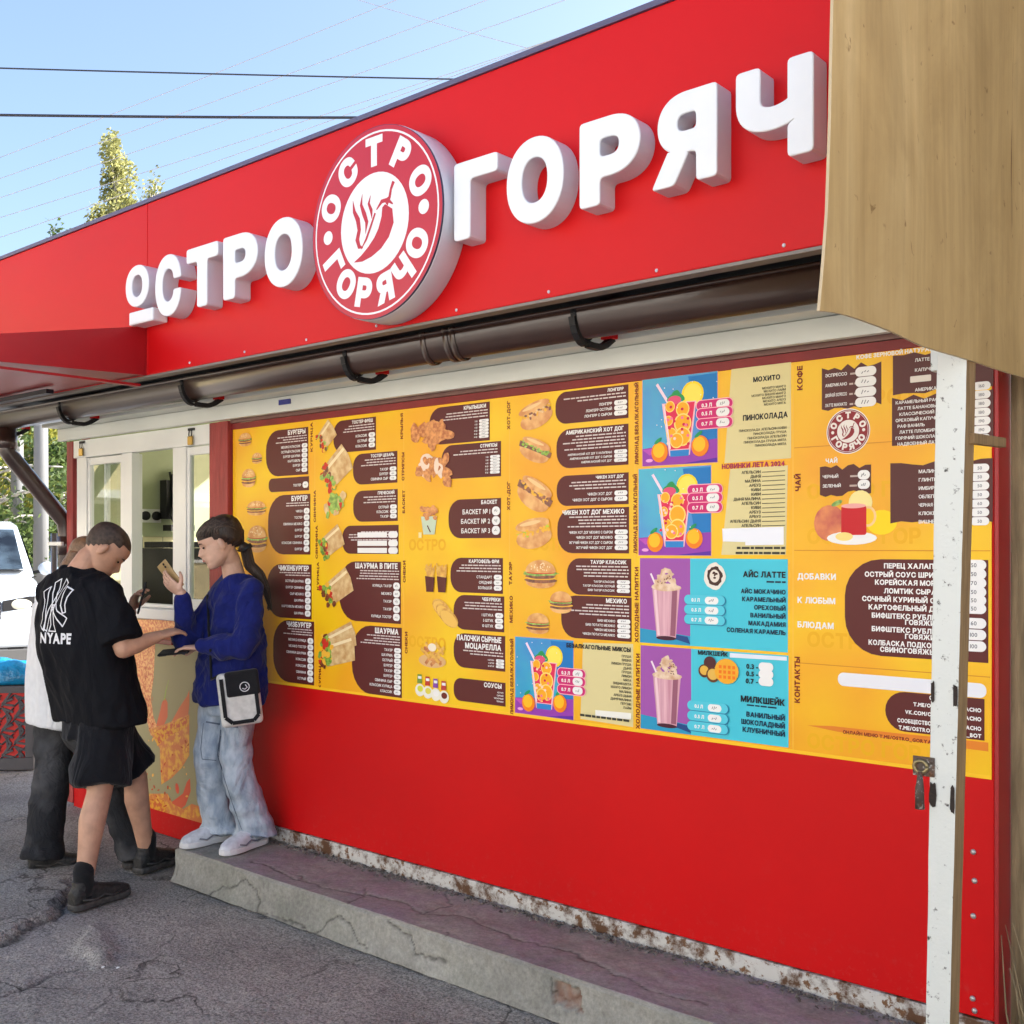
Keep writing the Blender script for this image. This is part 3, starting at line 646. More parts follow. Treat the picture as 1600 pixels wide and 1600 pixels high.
# ------------------------------------------------------------------ raised sign letters on the fascia
LD = DW+FY-.085; LY = LD-DW                   # front face of the letters
LS = thing('letter_sign', 'row of raised white block letters on the red fascia', 'sign')
def glyph_solid(ch, x0, x1, z0, z1, y0, y1, weight=.062):
    loops = [round_loop(offset_loop(L, weight), .045) for L in BASE[ch]]
    loops = _boundary(*_fill(loops, lambda w: w > 0)) if ch not in 'О' else loops
    loops = [_clean(L, .002) for L in loops]
    xs = [p[0] for L in loops for p in L]; ys = [p[1] for L in loops for p in L]; a0, a1, c0, c1 = min(xs), max(xs), min(ys), max(ys)
    P = lambda p, y: Vector((x0+(p[0]-a0)/(a1-a0)*(x1-x0), y, z0+(p[1]-c0)/(c1-c0)*(z1-z0)))
    b = MB(); inn = [offset_loop(L, -.010) for L in loops]
    for L, I_ in zip(loops, inn):
        n = len(L); mid = [((p[0]*.7+q[0]*.3), (p[1]*.7+q[1]*.3)) for p, q in zip(L, I_)]
        rings = [[P(p, y1) for p in L], [P(p, y0+.004) for p in L]]
        b.loft(rings, SIGNS, False, True, False); b.loft([[P(p, y0+.004) for p in L], [P(p, y0+.0012) for p in mid], [P(p, y0) for p in I_]], SIGNW, False, True, True)
    vs, fs = _fill(inn, lambda w: w > 0); b.add([P(v, y0) for v in vs], fs, SIGNW)
    return b.build('letter')
def LZ(px, py): return WZ(px, py, LD)
def LX(px): return WX(px, LD)
LET = [('О', 196, 232, 414, 232, 479), ('С', 242, 282, 399, 268, 489), ('Т', 291, 340, 378, 340, 474), ('Р', 348, 402, 362, 370, 463.5), ('О', 413, 472, 340, 445, 445),
       ('Г', 708.8, 777, 236, 730, 374), ('О', 791, 880, 212, 837, 345), ('Р', 904.8, 1000, 177, 925, 324), ('Я', 1019, 1120, 126, 1095, 281), ('Ч', 1149, 1271, 79, 1254, 240)]
for i, (ch, l, r, t, pb, bt) in enumerate(LET):
    pt = {'О': (l+r)/2, 'С': (l+r)/2, 'Т': r, 'Р': l+.5*(r-l), 'Г': r, 'Я': r, 'Ч': r}[ch]
    if ch == 'О' and i == 0: pt = 214
    z1 = LZ(pt, t); z0 = LZ(pb, bt)
    if i == 0: z0 = LZ(214, 479)
    if i: z0, z1 = (2.725, 3.012) if ch in 'ОС' else (2.730, 3.004)
    if i >= 5: pass
    o = glyph_solid(ch, LX(l), LX(r), z0, z1, LY, FY-.001); o.parent = LS
    o['label'] = 'raised white letter '+ch
b = MB(); b.box(LX(201), LX(238), LY, FY-.001, LZ(215, 506), LZ(215, 485), SIGNW); b.build('underline_bar', LS, .008)

# ------------------------------------------------------------------ round chilli sign
DD = DW+FY-.13; DY = DD-DW
DS = thing('round_sign', 'round red and white light box sign with a flaming chilli and ring lettering', 'sign')
dcx = (WX(487, DD)+WX(691, DD))/2; drx = (WX(691, DD)-WX(487, DD))/2; dcz = (WZ(578, 199, DD)+WZ(600, 495.5, DD))/2; 

dr = (drx+WZ(578, 199, DD)-dcz)/2
def disc(r, y0, y1, m, name, parent, bev=0, n=72):
    b = MB(); b.loft([[Vector((dcx+r*cos(2*pi*k/n), y, dcz+r*sin(2*pi*k/n))) for k in range(n)] for y in (y0, y1)], m); o = b.build(name, parent, bev)
    for p in o.data.polygons[-2:]: p.use_smooth = False
    return o
disc(dr, DY+.012, FY-.001, SIGNS, 'sign_box', DS, .004)
disc(dr*.995, DY+.004, DY+.0118, mat('dark_rim', (.03, .02, .06), .3), 'rim', DS)
LOGR = mat('logo_red', (.50, .008, .022), .3); LOGW = mat('logo_white', (.80, .83, .85), .3)
def logo(A, cx, cz, R, red, white, dark=None, ring=True):
    f = R/1.0
    A.ell(cx, cz, R, R, red, n=64)
    if ring:
        A.ell(cx, cz, R*.955, R*.955, white, n=64); A.ell(cx, cz, R*.935, R*.935, red, n=64)
    A.ell(cx, cz, R*.525, R*.525, white, n=48)
    def ringtext(t, rad, a0, a1, h, top):
        n = len(t); wt = .075 if (t[0], .075) in GL else .045
        for i, ch in enumerate(t):
            a = a0+(a1-a0)*i/(n-1); vs, fs, w, _ = GL[ch, wt]; k = h/CAPH; out = []; up = Vector((cos(a), sin(a))); rt = Vector((sin(a), -cos(a)))
            if not top: up = -up; rt = -rt
            c0 = Vector((cx, cz))+Vector((cos(a), sin(a)))*rad
            for x, z in vs:
                q = c0+rt*(x-w/2)*k*1.05+up*(z*k-h/2); out.append((q.x, A.y-.00006, q.y))
            A.b.add(out, fs, white)
        A.y -= .00008
    ringtext("ОСТРО", R*.735, radians(157), radians(23), R*.285, True)
    ringtext("ГОРЯЧО", R*.735, radians(207), radians(333), R*.285, False)
    A.ell(cx-R*.74, cz-R*.02, R*.075, R*.075, white); A.ell(cx+R*.74, cz+R*.02, R*.075, R*.075, white)
    S = R*.5
    def T(x, y): return (cx+x*S, cz+y*S)
    # chilli body, stem and flames
    A.strip([T(x, y) for x, y in ((.30, .30), (.40, .14), (.40, -.06), (.30, -.26), (.12, -.44), (-.12, -.58), (-.38, -.68), (-.62, -.72))], [q*S for q in (.10, .34, .42, .40, .34, .25, .14, .01)], red)
    A.strip([T(x, y) for x, y in ((.22, .26), (.10, .02), (-.06, -.24), (-.22, -.44))], [q*S for q in (.03, .06, .06, .015)], white)
    A.strip([T(x, y) for x, y in ((.36, .34), (.48, .44), (.52, .60), (.60, .74))], [q*S for q in (.18, .08, .07, .09)], red)
    A.strip([T(x, y) for x, y in ((.08, .26), (.24, .40), (.42, .40), (.58, .28))], [q*S for q in (.03, .09, .09, .03)], red)
    A.strip([T(x, y) for x, y in ((.04, .20), (-.10, -.06), (-.24, -.30), (-.40, -.48))], [q*S for q in (.05, .06, .06, .02)], red)
    for pts, w in ((((-.66, .60), (-.62, .36), (-.50, .16), (-.46, -.06), (-.52, -.26), (-.46, -.42), (-.34, -.46)), (.01, .09, .13, .11, .12, .10, .02)),
                   (((-.36, .68), (-.40, .46), (-.30, .24), (-.22, .06), (-.26, -.18)), (.01, .08, .12, .10, .01)),
                   (((-.10, .60), (-.16, .44), (-.08, .28), (-.06, .10)), (.01, .07, .09, .01))):
        A.strip([T(x, y) for x, y in pts], [q*S for q in w], red)
load_glyphs(.075)
A = Art(DY+.004); logo(A, dcx, dcz, dr*.99, LOGR, LOGW); A.build('sign_face', DS)

# ------------------------------------------------------------------ menu board
MBD = thing('menu_board', 'wide yellow printed menu board covering the upper red kiosk wall', 'menu board')
MX0, MX1 = WX(365), WX(1550); MZ0, MZ1 = .952, 2.276
def menu_yellow():
    m = mat('menu_yellow', lin((236, 160, 24)), .34, .3); n = m.node_tree; bs = n.nodes['Principled BSDF']; tc = n.nodes.new('ShaderNodeTexCoord')
    tx = n.nodes.new('ShaderNodeTexNoise'); tx.inputs['Scale'].default_value = 1.7; tx.inputs['Detail'].default_value = 2; n.links.new(tc.outputs['Object'], tx.inputs['Vector'])
    r = n.nodes.new('ShaderNodeValToRGB'); r.color_ramp.elements[0].position = .38; r.color_ramp.elements[1].position = .62
    r.color_ramp.elements[0].color = lin((240, 166, 24))+(1,); r.color_ramp.elements[1].color = lin((244, 198, 16))+(1,); n.links.new(tx.outputs['Fac'], r.inputs[0])
    n.links.new(r.outputs[0], bs.inputs['Base Color']); return m
b = MB(); b.box(MX0, MX1, -.004, -.0008, MZ0, MZ1, menu_yellow()); b.build('backing_sheet', MBD)
YB = ink((250, 196, 40)); b = MB(); b.box(MX0+.001, MX1-.001, -.0052, -.0042, MZ0+.001, MZ0+.012, YB); b.build('yellow_border', MBD)
MY = -.0045
BRN = ink((92, 36, 34)); WHT = ink((238, 236, 232)); DRED = ink((120, 30, 16)); GRY = ink((120, 118, 120)); BLK = ink((26, 26, 34))
# pale watermark lettering printed in the yellow
WM = ink((236, 174, 18)); A = Art(-.00402)
for row, (px, py) in enumerate(((1262, 850), (1262, 1010), (1262, 1168), (1300, 640), (640, 1010), (640, 860), (830, 860), (1262, 780))):
    v = wp(px, py); A.text("ОСТРО ГОР" if px > 1000 else "ОСТРО", v.x, v.z, .05, WM); A.y = -.00402-.00002*row
for c in (493, 632, 797, 993, 1240):
    A.strip([(WX(c), MZ0+.01), (WX(c), MZ1-.01)], .003, ink((244, 190, 70)))
for y0, x0, x1 in ((860, 1242, 1548), (1035, 1242, 1548), (700, 1242, 1548)):
    z = WZ(1242, y0); A.strip([(WX(x0), z), (WX(x1), z)], .003, ink((214, 140, 30)))
A.build('watermark_print', MBD)
def pill(A, x0, x1, z, h, price=True, m=None):
    A.rrect(x0, x1, z-h/2, z+h/2, h*.5, m or WHT)
    if isinstance(price, str): A.text(price, (x0+x1)/2, z-h*.2, h*.42, GRY, 'c', .02); return
    if price:
        A.y -= .00006; w = (x1-x0)*.4; c = (x0+x1)/2
        for k in range(3): A.strip([(c-w/2+k*w/3, z-h*.12+random.uniform(-.1, .1)*h), (c-w/2+k*w/3+w*.2, z+h*.15+random.uniform(-.15, .1)*h)], .0026, GRY)
VOC = "БУРГЕР КУРИЦА СВИНИНА СЫР ШАУРМА ОСТРЫЙ ЧИКЕН МЕХИКО ТАУЭР ТОСТЕР КАРТОФЕЛЬ КЛАССИК".split(); FRU = "МАЛИНА ЛИМОН МАНГО ЛАЙМ АПЕЛЬСИН ВИШНЯ ГРУША КИВИ МЯТА ДЫНЯ ПЕРСИК АРБУЗ".split()
def word(v=None): return ' '.join(random.sample(v or VOC, random.choice((1, 1, 2))))
def price_box(l, r, t, bt, title, desc, rows, zt=None, th=None, ref='r', pw=.045, pills=True, two=None):
    A = Art(MY); x0, x1 = WX(l), WX(r); z1 = WZ(r, t); z0 = WZ(r, bt); W, H = x1-x0, z1-z0
    rad = min(H*.42, W*.38, .14); A.rrect(x0, x1, z0, z1, rad, BRN, (1, 0, 0, 1))
    n = len(rows); th = th or min(.026, H*.10); pad = .012; z = z1-th-.007
    A.text(title, x1-pad-.01, z, th, WHT, 'r', maxw=W*.86)
    if two: z -= th*1.35; A.text(two, x1-pad-.01, z, th, WHT, 'r', maxw=W*.8)
    for i in range(desc): z -= .0125; A.lines(x0+rad*(.75 if i < 2 else .4), x1-pad, z, .005, ink((214, 200, 196)))
    z -= .010; avail = z-z0-.012; st = avail/max(1, n); ph = min(.038, st*.92); rh = min(.022, st*.55)
    for i, row in enumerate(rows):
        zc = z-st*(i+.5)
        if pills: pill(A, x1-pw-.006, x1-.006, zc, ph)
        if row: A.text(row, x1-pw-.016 if pills else x1-pad, zc-rh/2, rh, WHT, 'r', .02, maxw=W-pw-.05-(rad*.35))
        else: A.text(word(), x1-pw-.016, zc-.0065, .013, WHT, 'r', .02, maxw=W-pw-.05-rad*.3)
    A.build('price_box', MBD, 'dark brown price panel headed '+title)
# column 1
price_box(416.7, 482.8, 667, 741, "БУРГЕРЫ", 3, ['']*6); price_box(421, 484, 744, 766, "", 0, [''])
price_box(420, 486, 771.5, 866.6, "БУРГЕР", 2, ['']*7); price_box(418, 488, 882, 968, "ЧИКЕНБУРГЕР", 2, ['']*6); price_box(428, 492, 971.5, 1071, "ЧИЗБУРГЕР", 3, ['']*7)
# column 2
price_box(522, 588.6, 651, 702.7, "ТОСТЕР ФРЕШ", 3, ['', '', '']); price_box(552.7, 622, 704.5, 754, "ТОСТЕР ЦЕЗАРЬ", 3, ['', '', ''])
price_box(553, 622.6, 764, 814, "ГРЕЧЕСКИЙ", 3, ['', '', '']); price_box(536, 624, 820, 865.7, "", 4, [])
price_box(531, 627.5, 878, 975, "ШАУРМА В ПИТЕ", 4, ['']*5); price_box(551, 629, 981, 1091, "ШАУРМА", 4, ['']*9)
A = Art(MY-.001)
for py in (836, 849, 860): v = wp(560, py); A.rrect(WX(560), WX(606), v.z-.012, v.z+.012, .001, WHT); pill(A, WX(608), WX(623), v.z, .03, False)
A.build('correction_strips', MBD)
# column 3
price_box(672, 766.5, 627.5, 688, "КРЫЛЫШКИ", 3, ['3 Ш', '5 Ш', '6 Ш', '10 Ш', '12 Ш', '14 Ш'], pw=.055)
price_box(691, 784, 689, 744, "СТРИПСЫ", 2, ['3 Ш', '5 Ш', '6 Ш', '10 Ш', '12 Ш', '15 Ш'], pw=.055)
price_box(702, 784, 778, 840.6, "БАСКЕТ", 0, ['БАСКЕТ № 1', 'БАСКЕТ № 2', 'БАСКЕТ № 3'])
price_box(705, 787, 872, 928, "КАРТОФЕЛЬ ФРИ", 3, ['СТАНДАРТ', 'СРЕДНИЙ', 'БОЛЬШОЙ']); price_box(710, 789, 932, 988, "ЧЕБУРЕКИ", 3, ['1 ШТУКА', '5 ШТУК', '10 ШТУК'])
price_box(710, 790.5, 994, 1049.5, "ПАЛОЧКИ СЫРНЫЕ", 2, ['1 ШТУКА', '5 ШТУК', '10 ШТУК'], two='МОЦАРЕЛЛА', th=.024); price_box(710, 791, 1067, 1104, "СОУСЫ", 0, ['КЕТЧУП', 'СЫРНЫЙ', 'ЧЕСНОЧНЫЙ', 'ТЕРИЯКИ'], pills=False, th=.02)
# column 4
price_box(869, 983, 600.7, 653, "ЛОНГЕРР", 2, ['ЛОНГЕРР', 'ЛОНГЕРР ОСТРЫЙ', 'ЛОНГЕРР С СЫРОМ'], pw=.06)
price_box(870.6, 983, 662, 726, "АМЕРИКАНСКИЙ ХОТ ДОГ", 5, ['АМЕРИКАНСКИЙ ХОТ ДОГ С ХАЛАПЕНЬО', 'АМЕРИКАНСКИЙ ХОТ ДОГ С СЫРОМ', 'АМЕРИКАНСКИЙ ХОТ ДОГ'], pw=.06)
price_box(871, 983.4, 738, 787.6, "ЧИКЕН ХОТ ДОГ", 3, ['ЧИКЕН ХОТ ДОГ', 'ЧИКЕН ХОТ ДОГ С СЫРОМ'], pw=.06)
price_box(872, 984, 792, 864.7, "ЧИКЕН ХОТ ДОГ МЕХИКО", 4, ['ЧИКЕН ХОТ ДОГ МЕХИКО С СЫРОМ', 'ЧИКЕН ХОТ ДОГ МЕХИКО', 'ЖГУЧИЙ ЧИКЕН ХОТ ДОГ С СЫРОМ', 'ЖГУЧИЙ ЧИКЕН ХОТ ДОГ'], pw=.06)
price_box(887, 987.4, 873, 932, "ТАУЭР КЛАССИК", 4, ['ТАУЭР КЛАССИК', 'ТАУЭР КЛАССИК ОСТРЫЙ', 'БИФ ТАУЭР КЛАССИК'], pw=.06)
price_box(878, 988, 933.6, 1003, "МЕХИКО", 4, ['БИФ МЕХИКО', 'БИФ ПОТАТО МЕХИКО', 'ЧИКЕН МЕХИКО', 'ЧИКЕН ПОТАТО МЕХИКО'], pw=.06)
# headings that run up the column edges
A = Art(MY)
for px, py, s, L in ((488, 683, 'КУРИЦА', 46), (493, 791, 'СВИНИНА', 50), (496, 847, 'СВИНИНА', 52), (498, 900, 'КУРИЦА', 44), (501, 1054, 'КУРИЦА', 44), (629, 666, 'КРЫЛЬЯ', 40), (631, 729, 'СТРИПСЫ', 44), (632, 784, 'БАСКЕТ', 36), (633, 893, 'СНЕКИ', 34), (636, 1004, 'СНЕКИ', 34),
        (796, 649, 'ХОТ-ДОГ', 45), (796, 775, 'ХОТ-ДОГ', 45), (799, 896, 'ТАУЭР', 36), (800, 952, 'МЕХИКО', 42), (801, 1057, 'ЛИМОНАД БЕЗАЛКАГОЛЬНЫЙ', 118), (996, 662, 'ЛИМОНАД БЕЗАЛКАГОЛЬНЫЙ', 128), (994, 803, 'ЛИМОНАД БЕЗАЛКАГОЛЬНЫЙ', 124), (996, 945, 'ХОЛОДНЫЕ НАПИТКИ', 118), (998, 1080, 'ХОЛОДНЫЕ НАПИТКИ', 118),
        (1251, 591, 'КОФЕ', 38), (1248, 754, 'ЧАЙ', 27), (1247, 1062, 'КОНТАКТЫ', 72)):
    za, zb = WZ(px, py+L/2), WZ(px, py-L/2); x = WX(px); lay, w = text2d(s); h = .027 if px < 1100 else .032; A.y -= .00006
    k = (zb-za)/w; hh = h*.5/CAPH*1.2
    for ch, cx, cw in lay:
        vs, fs, _, _ = GL[ch, .045]; A.b.add([(x-(c-CAPH/2)*hh, A.y, za+(a+cx)*k) for a, c in vs], fs, DRED)
A.build('side_headings', MBD)
# ---- food pictures
_fy = [MY-.0018]
def food_y(): _fy[0] -= .00003; return _fy[0]
def I(*c): return ink(c)
BUN = mat('bun_print', lin((206, 130, 56)), .3, col2=lin((236, 180, 104)), vscale=22); MEAT = mat('meat_print', lin((92, 42, 22)), .3, col2=lin((150, 78, 40)), vscale=70); LEAF = mat('lettuce_print', lin((92, 138, 40)), .3, col2=lin((168, 200, 84)), vscale=60)
FRYC = mat('crumb_print', lin((176, 92, 34)), .3, col2=lin((226, 152, 78)), vscale=60); CHEES = I(244, 184, 60); TOM = I(206, 52, 36); LAV = mat('flatbread_print', lin((226, 196, 140)), .3, col2=lin((200, 150, 90)), vscale=30); POT = mat('potato_print', lin((236, 184, 74)), .3, col2=lin((206, 140, 44)), vscale=50)
def s_of(px): return (WX(px+.5)-WX(px-.5))
def burger(px, py, w, h, sesame=True):
    v = wp(px, py); k = s_of(px); kz = WZ(px, py)-WZ(px, py+1); W, H = w*k/2, h*kz/2; A = Art(food_y()); x, z = v.x, v.z
    A.ell(x, z-H*.55, W*.92, H*.42, BUN); A.ell(x, z-H*.42, W, H*.2, MEAT, wob=.06); A.ell(x, z-H*.25, W*1.0, H*.16, CHEES, wob=.08); A.ell(x, z-H*.12, W*.98, H*.2, MEAT, wob=.08)
    A.ell(x, z+H*.05, W*1.05, H*.18, LEAF, wob=.16, n=26); A.ell(x, z+H*.1, W*.9, H*.1, TOM); A.ell(x, z+H*.16, W*.95, H*.8, BUN, a0=0, a1=pi); A.ell(x, z+H*.18, W*.95, H*.12, BUN)
    if sesame:
        for i in range(26): a = random.uniform(.2, 2.9); q = random.uniform(.2, .9); A.ell(x+W*.85*q*cos(a), z+H*.2+H*.68*q*sin(a), W*.045, H*.035, I(250, 226, 180), random.uniform(0, 3), 7)
    A.build('food_picture', MBD, 'printed picture of a burger')
def hotdog(px, py, w, h, rot, top, saus=True):
    v = wp(px, py); k = s_of(px); W, H = w*k/2, h*k*1.05/2; A = Art(food_y()); x, z = v.x, v.z
    def off(u, q): return (x+u*W*cos(rot)-q*H*sin(rot), z+u*W*sin(rot)+q*H*cos(rot))
    A.ell(*off(0, -.25), W, H*.75, BUN, rot)
    if saus:
        A.strip([off(-1.08, .1), off(-.5, .18), off(.5, .18), off(1.08, .1)], H*.5, MEAT)
    for i in range(34): A.ell(*off(random.uniform(-.9, .9), random.uniform(-.02, .5)), W*.10, H*.11, random.choice(top), random.uniform(0, 3), 9, wob=.2)
    A.ell(*off(0, .62), W*.96, H*.42, BUN, rot); A.ell(*off(-.1, .74), W*.6, H*.14, I(240, 200, 140), rot)
    for i in range(10): A.ell(*off(random.uniform(-.9, .9), .28), W*.09, H*.08, random.choice(top), 0, 8)
    A.build('food_picture', MBD, 'printed picture of a filled hot dog')
def wrap(px, py, w, h, rot, cut=True, col=LAV):
    v = wp(px, py); k = s_of(px); W, H = w*k/2, h*k/2; A = Art(food_y()); x, z = v.x, v.z
    def off(u, q): return (x+u*W*cos(rot)-q*H*sin(rot), z+u*W*sin(rot)+q*H*cos(rot))
    A.pts([off(-.8, -.8), off(.9, -.9), off(1.0, 0), off(.9, .9), off(-.8, .8), off(-.95, 0)], col)
    A.strip([off(-.7, .5), off(.9, .55)], H*.2, I(244, 222, 176))
    for i in range(26): A.ell(*off(random.uniform(-1.15, -.55), random.uniform(-.85, .85)), W*.14, H*.2, random.choice([LEAF, LEAF, TOM, MEAT, CHEES]), random.uniform(0, 3), 9, wob=.25)
    A.build('food_picture', MBD, 'printed picture of a wrap')
def blobs(px, py, w, h, mats, n, r, label):
    v = wp(px, py); k = s_of(px); kz = WZ(px, py)-WZ(px, py+1); A = Art(food_y())
    for i in range(n): A.ell(v.x+random.gauss(0, .3)*w*k/2*1.3, v.z+random.gauss(0, .3)*h*kz/2*1.3, r*k*random.uniform(.6, 1.2), r*kz*random.uniform(.5, 1), random.choice(mats), random.uniform(0, 3), 12, wob=.15)
    A.build('food_picture', MBD, label)
for a in ((384.5, 687, 20, 22), (403, 716, 16, 18), (390, 747, 22, 30), (402, 794, 30, 24), (403, 842, 30, 44), (410, 920, 22, 34)): burger(*a)
hotdog(838.5, 649, 52, 30, .28, [CHEES, MEAT, I(240, 200, 150)], False); hotdog(837, 704, 48, 26, -.36, [LEAF, LEAF, I(150, 190, 60)]); hotdog(836, 773, 54, 34, -.5, [MEAT, FRYC, CHEES]); hotdog(835, 834, 56, 34, .16, [CHEES, CHEES, I(200, 210, 60)], False)
burger(846, 897, 50, 46); burger(878, 941, 36, 36, False); burger(842, 974, 36, 34, False)
wrap(512, 680, 26, 24, .7); wrap(528, 731, 44, 34, .62); wrap(530, 918, 44, 30, .5); wrap(521, 846, 34, 26, .5)
blobs(526, 790, 34, 34, [LEAF, LEAF, TOM, LAV], 34, 6, 'printed picture of a fresh salad wrap'); wrap(532, 1000, 52, 28, .35); wrap(530, 1018, 52, 30, .25)
blobs(676, 680, 62, 34, [FRYC], 22, 11, 'printed picture of fried chicken wings'); blobs(678, 730, 50, 36, [FRYC, FRYC, FRYC, I(240, 214, 190)], 22, 9, 'printed picture of breaded chicken strips')
A = Art(food_y()); v = wp(672, 814); k = s_of(672)
A.pts([(v.x-.05, v.z+.02), (v.x-.035, v.z-.06), (v.x+.035, v.z-.06), (v.x+.05, v.z+.02)], I(200, 214, 186))
for i in range(24): A.ell(v.x+random.uniform(-.045, .045), v.z+random.uniform(.01, .06), .014, .011, FRYC, 0, 9, wob=.2)
A.strip([(v.x-.01, v.z-.02), (v.x+.01, v.z-.05)], .006, BRN); A.pts([(v.x-.065, v.z-.05), (v.x-.045, v.z-.05), (v.x-.045, v.z-.075), (v.x-.065, v.z-.075)], I(246, 224, 150)); A.build('food_picture', MBD, 'printed picture of a bucket of chicken')
A = Art(food_y()); v = wp(681, 902)
for q in (-.03, .045):
    for i in range(26): a = random.uniform(-.5, .5); A.strip([(v.x+q+random.uniform(-.02, .02), v.z-.02), (v.x+q+.07*a, v.z+random.uniform(.03, .062))], .007, POT)
    A.pts([(v.x+q-.03, v.z+.005), (v.x+q-.022, v.z-.065), (v.x+q+.022, v.z-.065), (v.x+q+.03, v.z)], BRN)
A.build('food_picture', MBD, 'printed picture of two boxes of fries')
A = Art(food_y()); v = wp(698, 958)
for i in range(3): A.ell(v.x-.025+.022*i, v.z+.02-.02*i, .062, .034, POT, -.5); A.ell(v.x-.025+.022*i, v.z+.016-.02*i, .056, .027, I(240, 190, 90), -.5)
A.build('food_picture', MBD, 'printed picture of three pasties')
A = Art(food_y()); v = wp(677, 1022); A.ell(v.x, v.z-.03, .085, .03, I(222, 176, 120))
for i in range(12): a = random.uniform(-.9, .9); c = (v.x+random.uniform(-.05, .05), v.z+random.uniform(-.03, .03)); A.strip([(c[0]-.035*cos(a), c[1]-.035*sin(a)), (c[0]+.035*cos(a), c[1]+.035*sin(a))], .016, random.choice([FRYC, POT]))
A.ell(v.x, v.z+.03, .026, .018, I(240, 226, 200)); A.build('food_picture', MBD, 'printed picture of cheese sticks')
A = Art(food_y()); v = wp(676, 1073)
for i, (c1, c2) in enumerate((((120, 150, 60), (220, 220, 70)), ((190, 60, 40), (226, 210, 80)), ((130, 70, 160), (240, 236, 230)), ((190, 70, 60), (110, 40, 24)))):
    x = v.x-.075+.05*i; z = v.z-.006*i; A.pts([(x-.013, z+.05), (x+.013, z+.05), (x+.016, z+.01), (x-.016, z+.01)], I(*c1)); A.rrect(x-.01, x+.012, z+.03, z+.042, .003, WHT); A.ell(x+.002, z-.02, .03, .028, I(236, 232, 214)); A.ell(x+.004, z-.014, .018, .014, I(*c2))
A.build('food_picture', MBD, 'printed picture of four sauce tubs')
# ---- lemonade posters
TEAL = mat('poster_teal', lin((20, 182, 196)), .28, col2=lin((30, 120, 200)), vscale=2.2); PURP = I(150, 60, 170); PINK = I(226, 44, 84); ORNG = I(250, 172, 30); LEM = I(252, 214, 20)
def lemonade(l, r, t, bt, tl=None):
    A = Art(MY); x0, x1 = WX(l), WX(r); z1, z0 = WZ(r, t), WZ(r, bt); W, H = x1-x0, z1-z0
    def q(u, w): return (x0+u*W, z0+w*H)
    A.rrect(x0-.003, x1+.003, z0-.003, z1+.003, .001, I(236, 170, 110)); A.rrect(x0, x1, z0, z1, .001, TEAL)
    A.pts([q(.62, .98), q(1, .98), q(1, .2), q(.8, .2)], I(24, 120, 190)); A.pts([q(0, .2), q(1, .26), q(1, 0), q(0, 0)], PURP); A.pts([q(.5, .0), q(1, .05), q(1, .0)], I(90, 40, 160)); A.pts([q(.0, .19), q(.3, .2), q(.1, .12)], I(190, 80, 180))
    A.ell(*q(.68, .78), W*.145, W*.145, LEM); A.ell(*q(.68, .78), W*.12, W*.12, I(252, 228, 90))
    A.strip([q(.2, .93), q(.36, .7)], W*.035, I(244, 214, 230))
    for i in range(5): A.ell(*q(.4+.03*i, .76+.02*(i % 2)), W*.07, W*.035, I(40, 150, 80), .5+i*.5, 10)
    A.pts([q(.27, .70), q(.73, .70), q(.645, .10), q(.37, .10)], I(244, 190, 200)); A.pts([q(.295, .69), q(.71, .69), q(.63, .17), q(.385, .17)], PINK); A.pts([q(.38, .16), q(.636, .16), q(.63, .09), q(.385, .09)], I(40, 130, 200))
    A.ell(*q(.44, .73), W*.09, W*.05, I(226, 80, 120))
    for u, w, k in ((.38, .66, .065), (.55, .62, .09), (.36, .5, .06), (.55, .46, .115), (.40, .35, .07), (.55, .31, .11), (.47, .27, .09)): A.ell(*q(u, w), W*k, W*k, I(252, 220, 120)); A.ell(*q(u, w), W*k*.85, W*k*.85, ORNG)
    for i in range(18): A.ell(*q(random.uniform(.32, .64), random.uniform(.18, .66)), W*.02, W*.018, random.choice([I(250, 120, 150), I(252, 210, 190), I(214, 30, 70)]), 0, 8)
    A.strip([q(.30, .69), q(.385, .18)], W*.02, I(250, 220, 226))
    for u in (.24, .78): A.ell(*q(u, .15+(.04 if u > .5 else 0)), W*.115, W*.12, I(244, 130, 20)); A.ell(*q(u-.01, .17+(.04 if u > .5 else 0)), W*.08, W*.085, I(252, 190, 30)); A.ell(*q(u-.02, .28+(.04 if u > .5 else 0)), W*.06, W*.022, I(30, 150, 90), .6)
    for i in range(12): A.ell(*q(random.random(), random.uniform(.25, .98)), W*.007, W*.007, WHT, 0, 6)
    A.ell(*q(.1, .06), W*.05, W*.02, I(236, 160, 220)); A.build('drink_poster', MBD, 'teal and purple poster of a fruit lemonade glass')
lemonade(1005, 1122, 580, 722); lemonade(999, 1112, 727, 868); lemonade(806, 897, 1001, 1125)
BEI = I(222, 208, 150); MAG = I(206, 34, 110)
def mag_pills(l, r, ys, words):
    A = Art(MY-.0022)
    for y, w in zip(ys, words):
        z = WZ((l+r)/2, y); x0, x1 = WX(l), WX(r); h = .028*1.25; A.rrect(x0-.003, x1+.003, z-h/2-.003, z+h/2+.003, .03, I(250, 180, 190)); A.rrect(x0, x1, z-h/2, z+h/2, .03, MAG)
        A.text(w, x0+(x1-x0)*.14, z-.007, .014, WHT, 'l', maxw=(x1-x0)*.32); pill(A, x0+(x1-x0)*.55, x1-.012, z, h*.85)
    A.build('price_tags', MBD, 'magenta price tags beside a lemonade poster')
for q_ in ([(1144, 575), (1237, 563), (1237, 716), (1133, 724)], [(1142, 733), (1232, 727), (1229, 867), (1128, 867)], [(912, 1004), (990.5, 1006), (990.5, 1136), (908, 1123)]): A = Art(MY); A.px(q_, BEI); A.build('beige_panel', MBD)
A = Art(MY-.001)
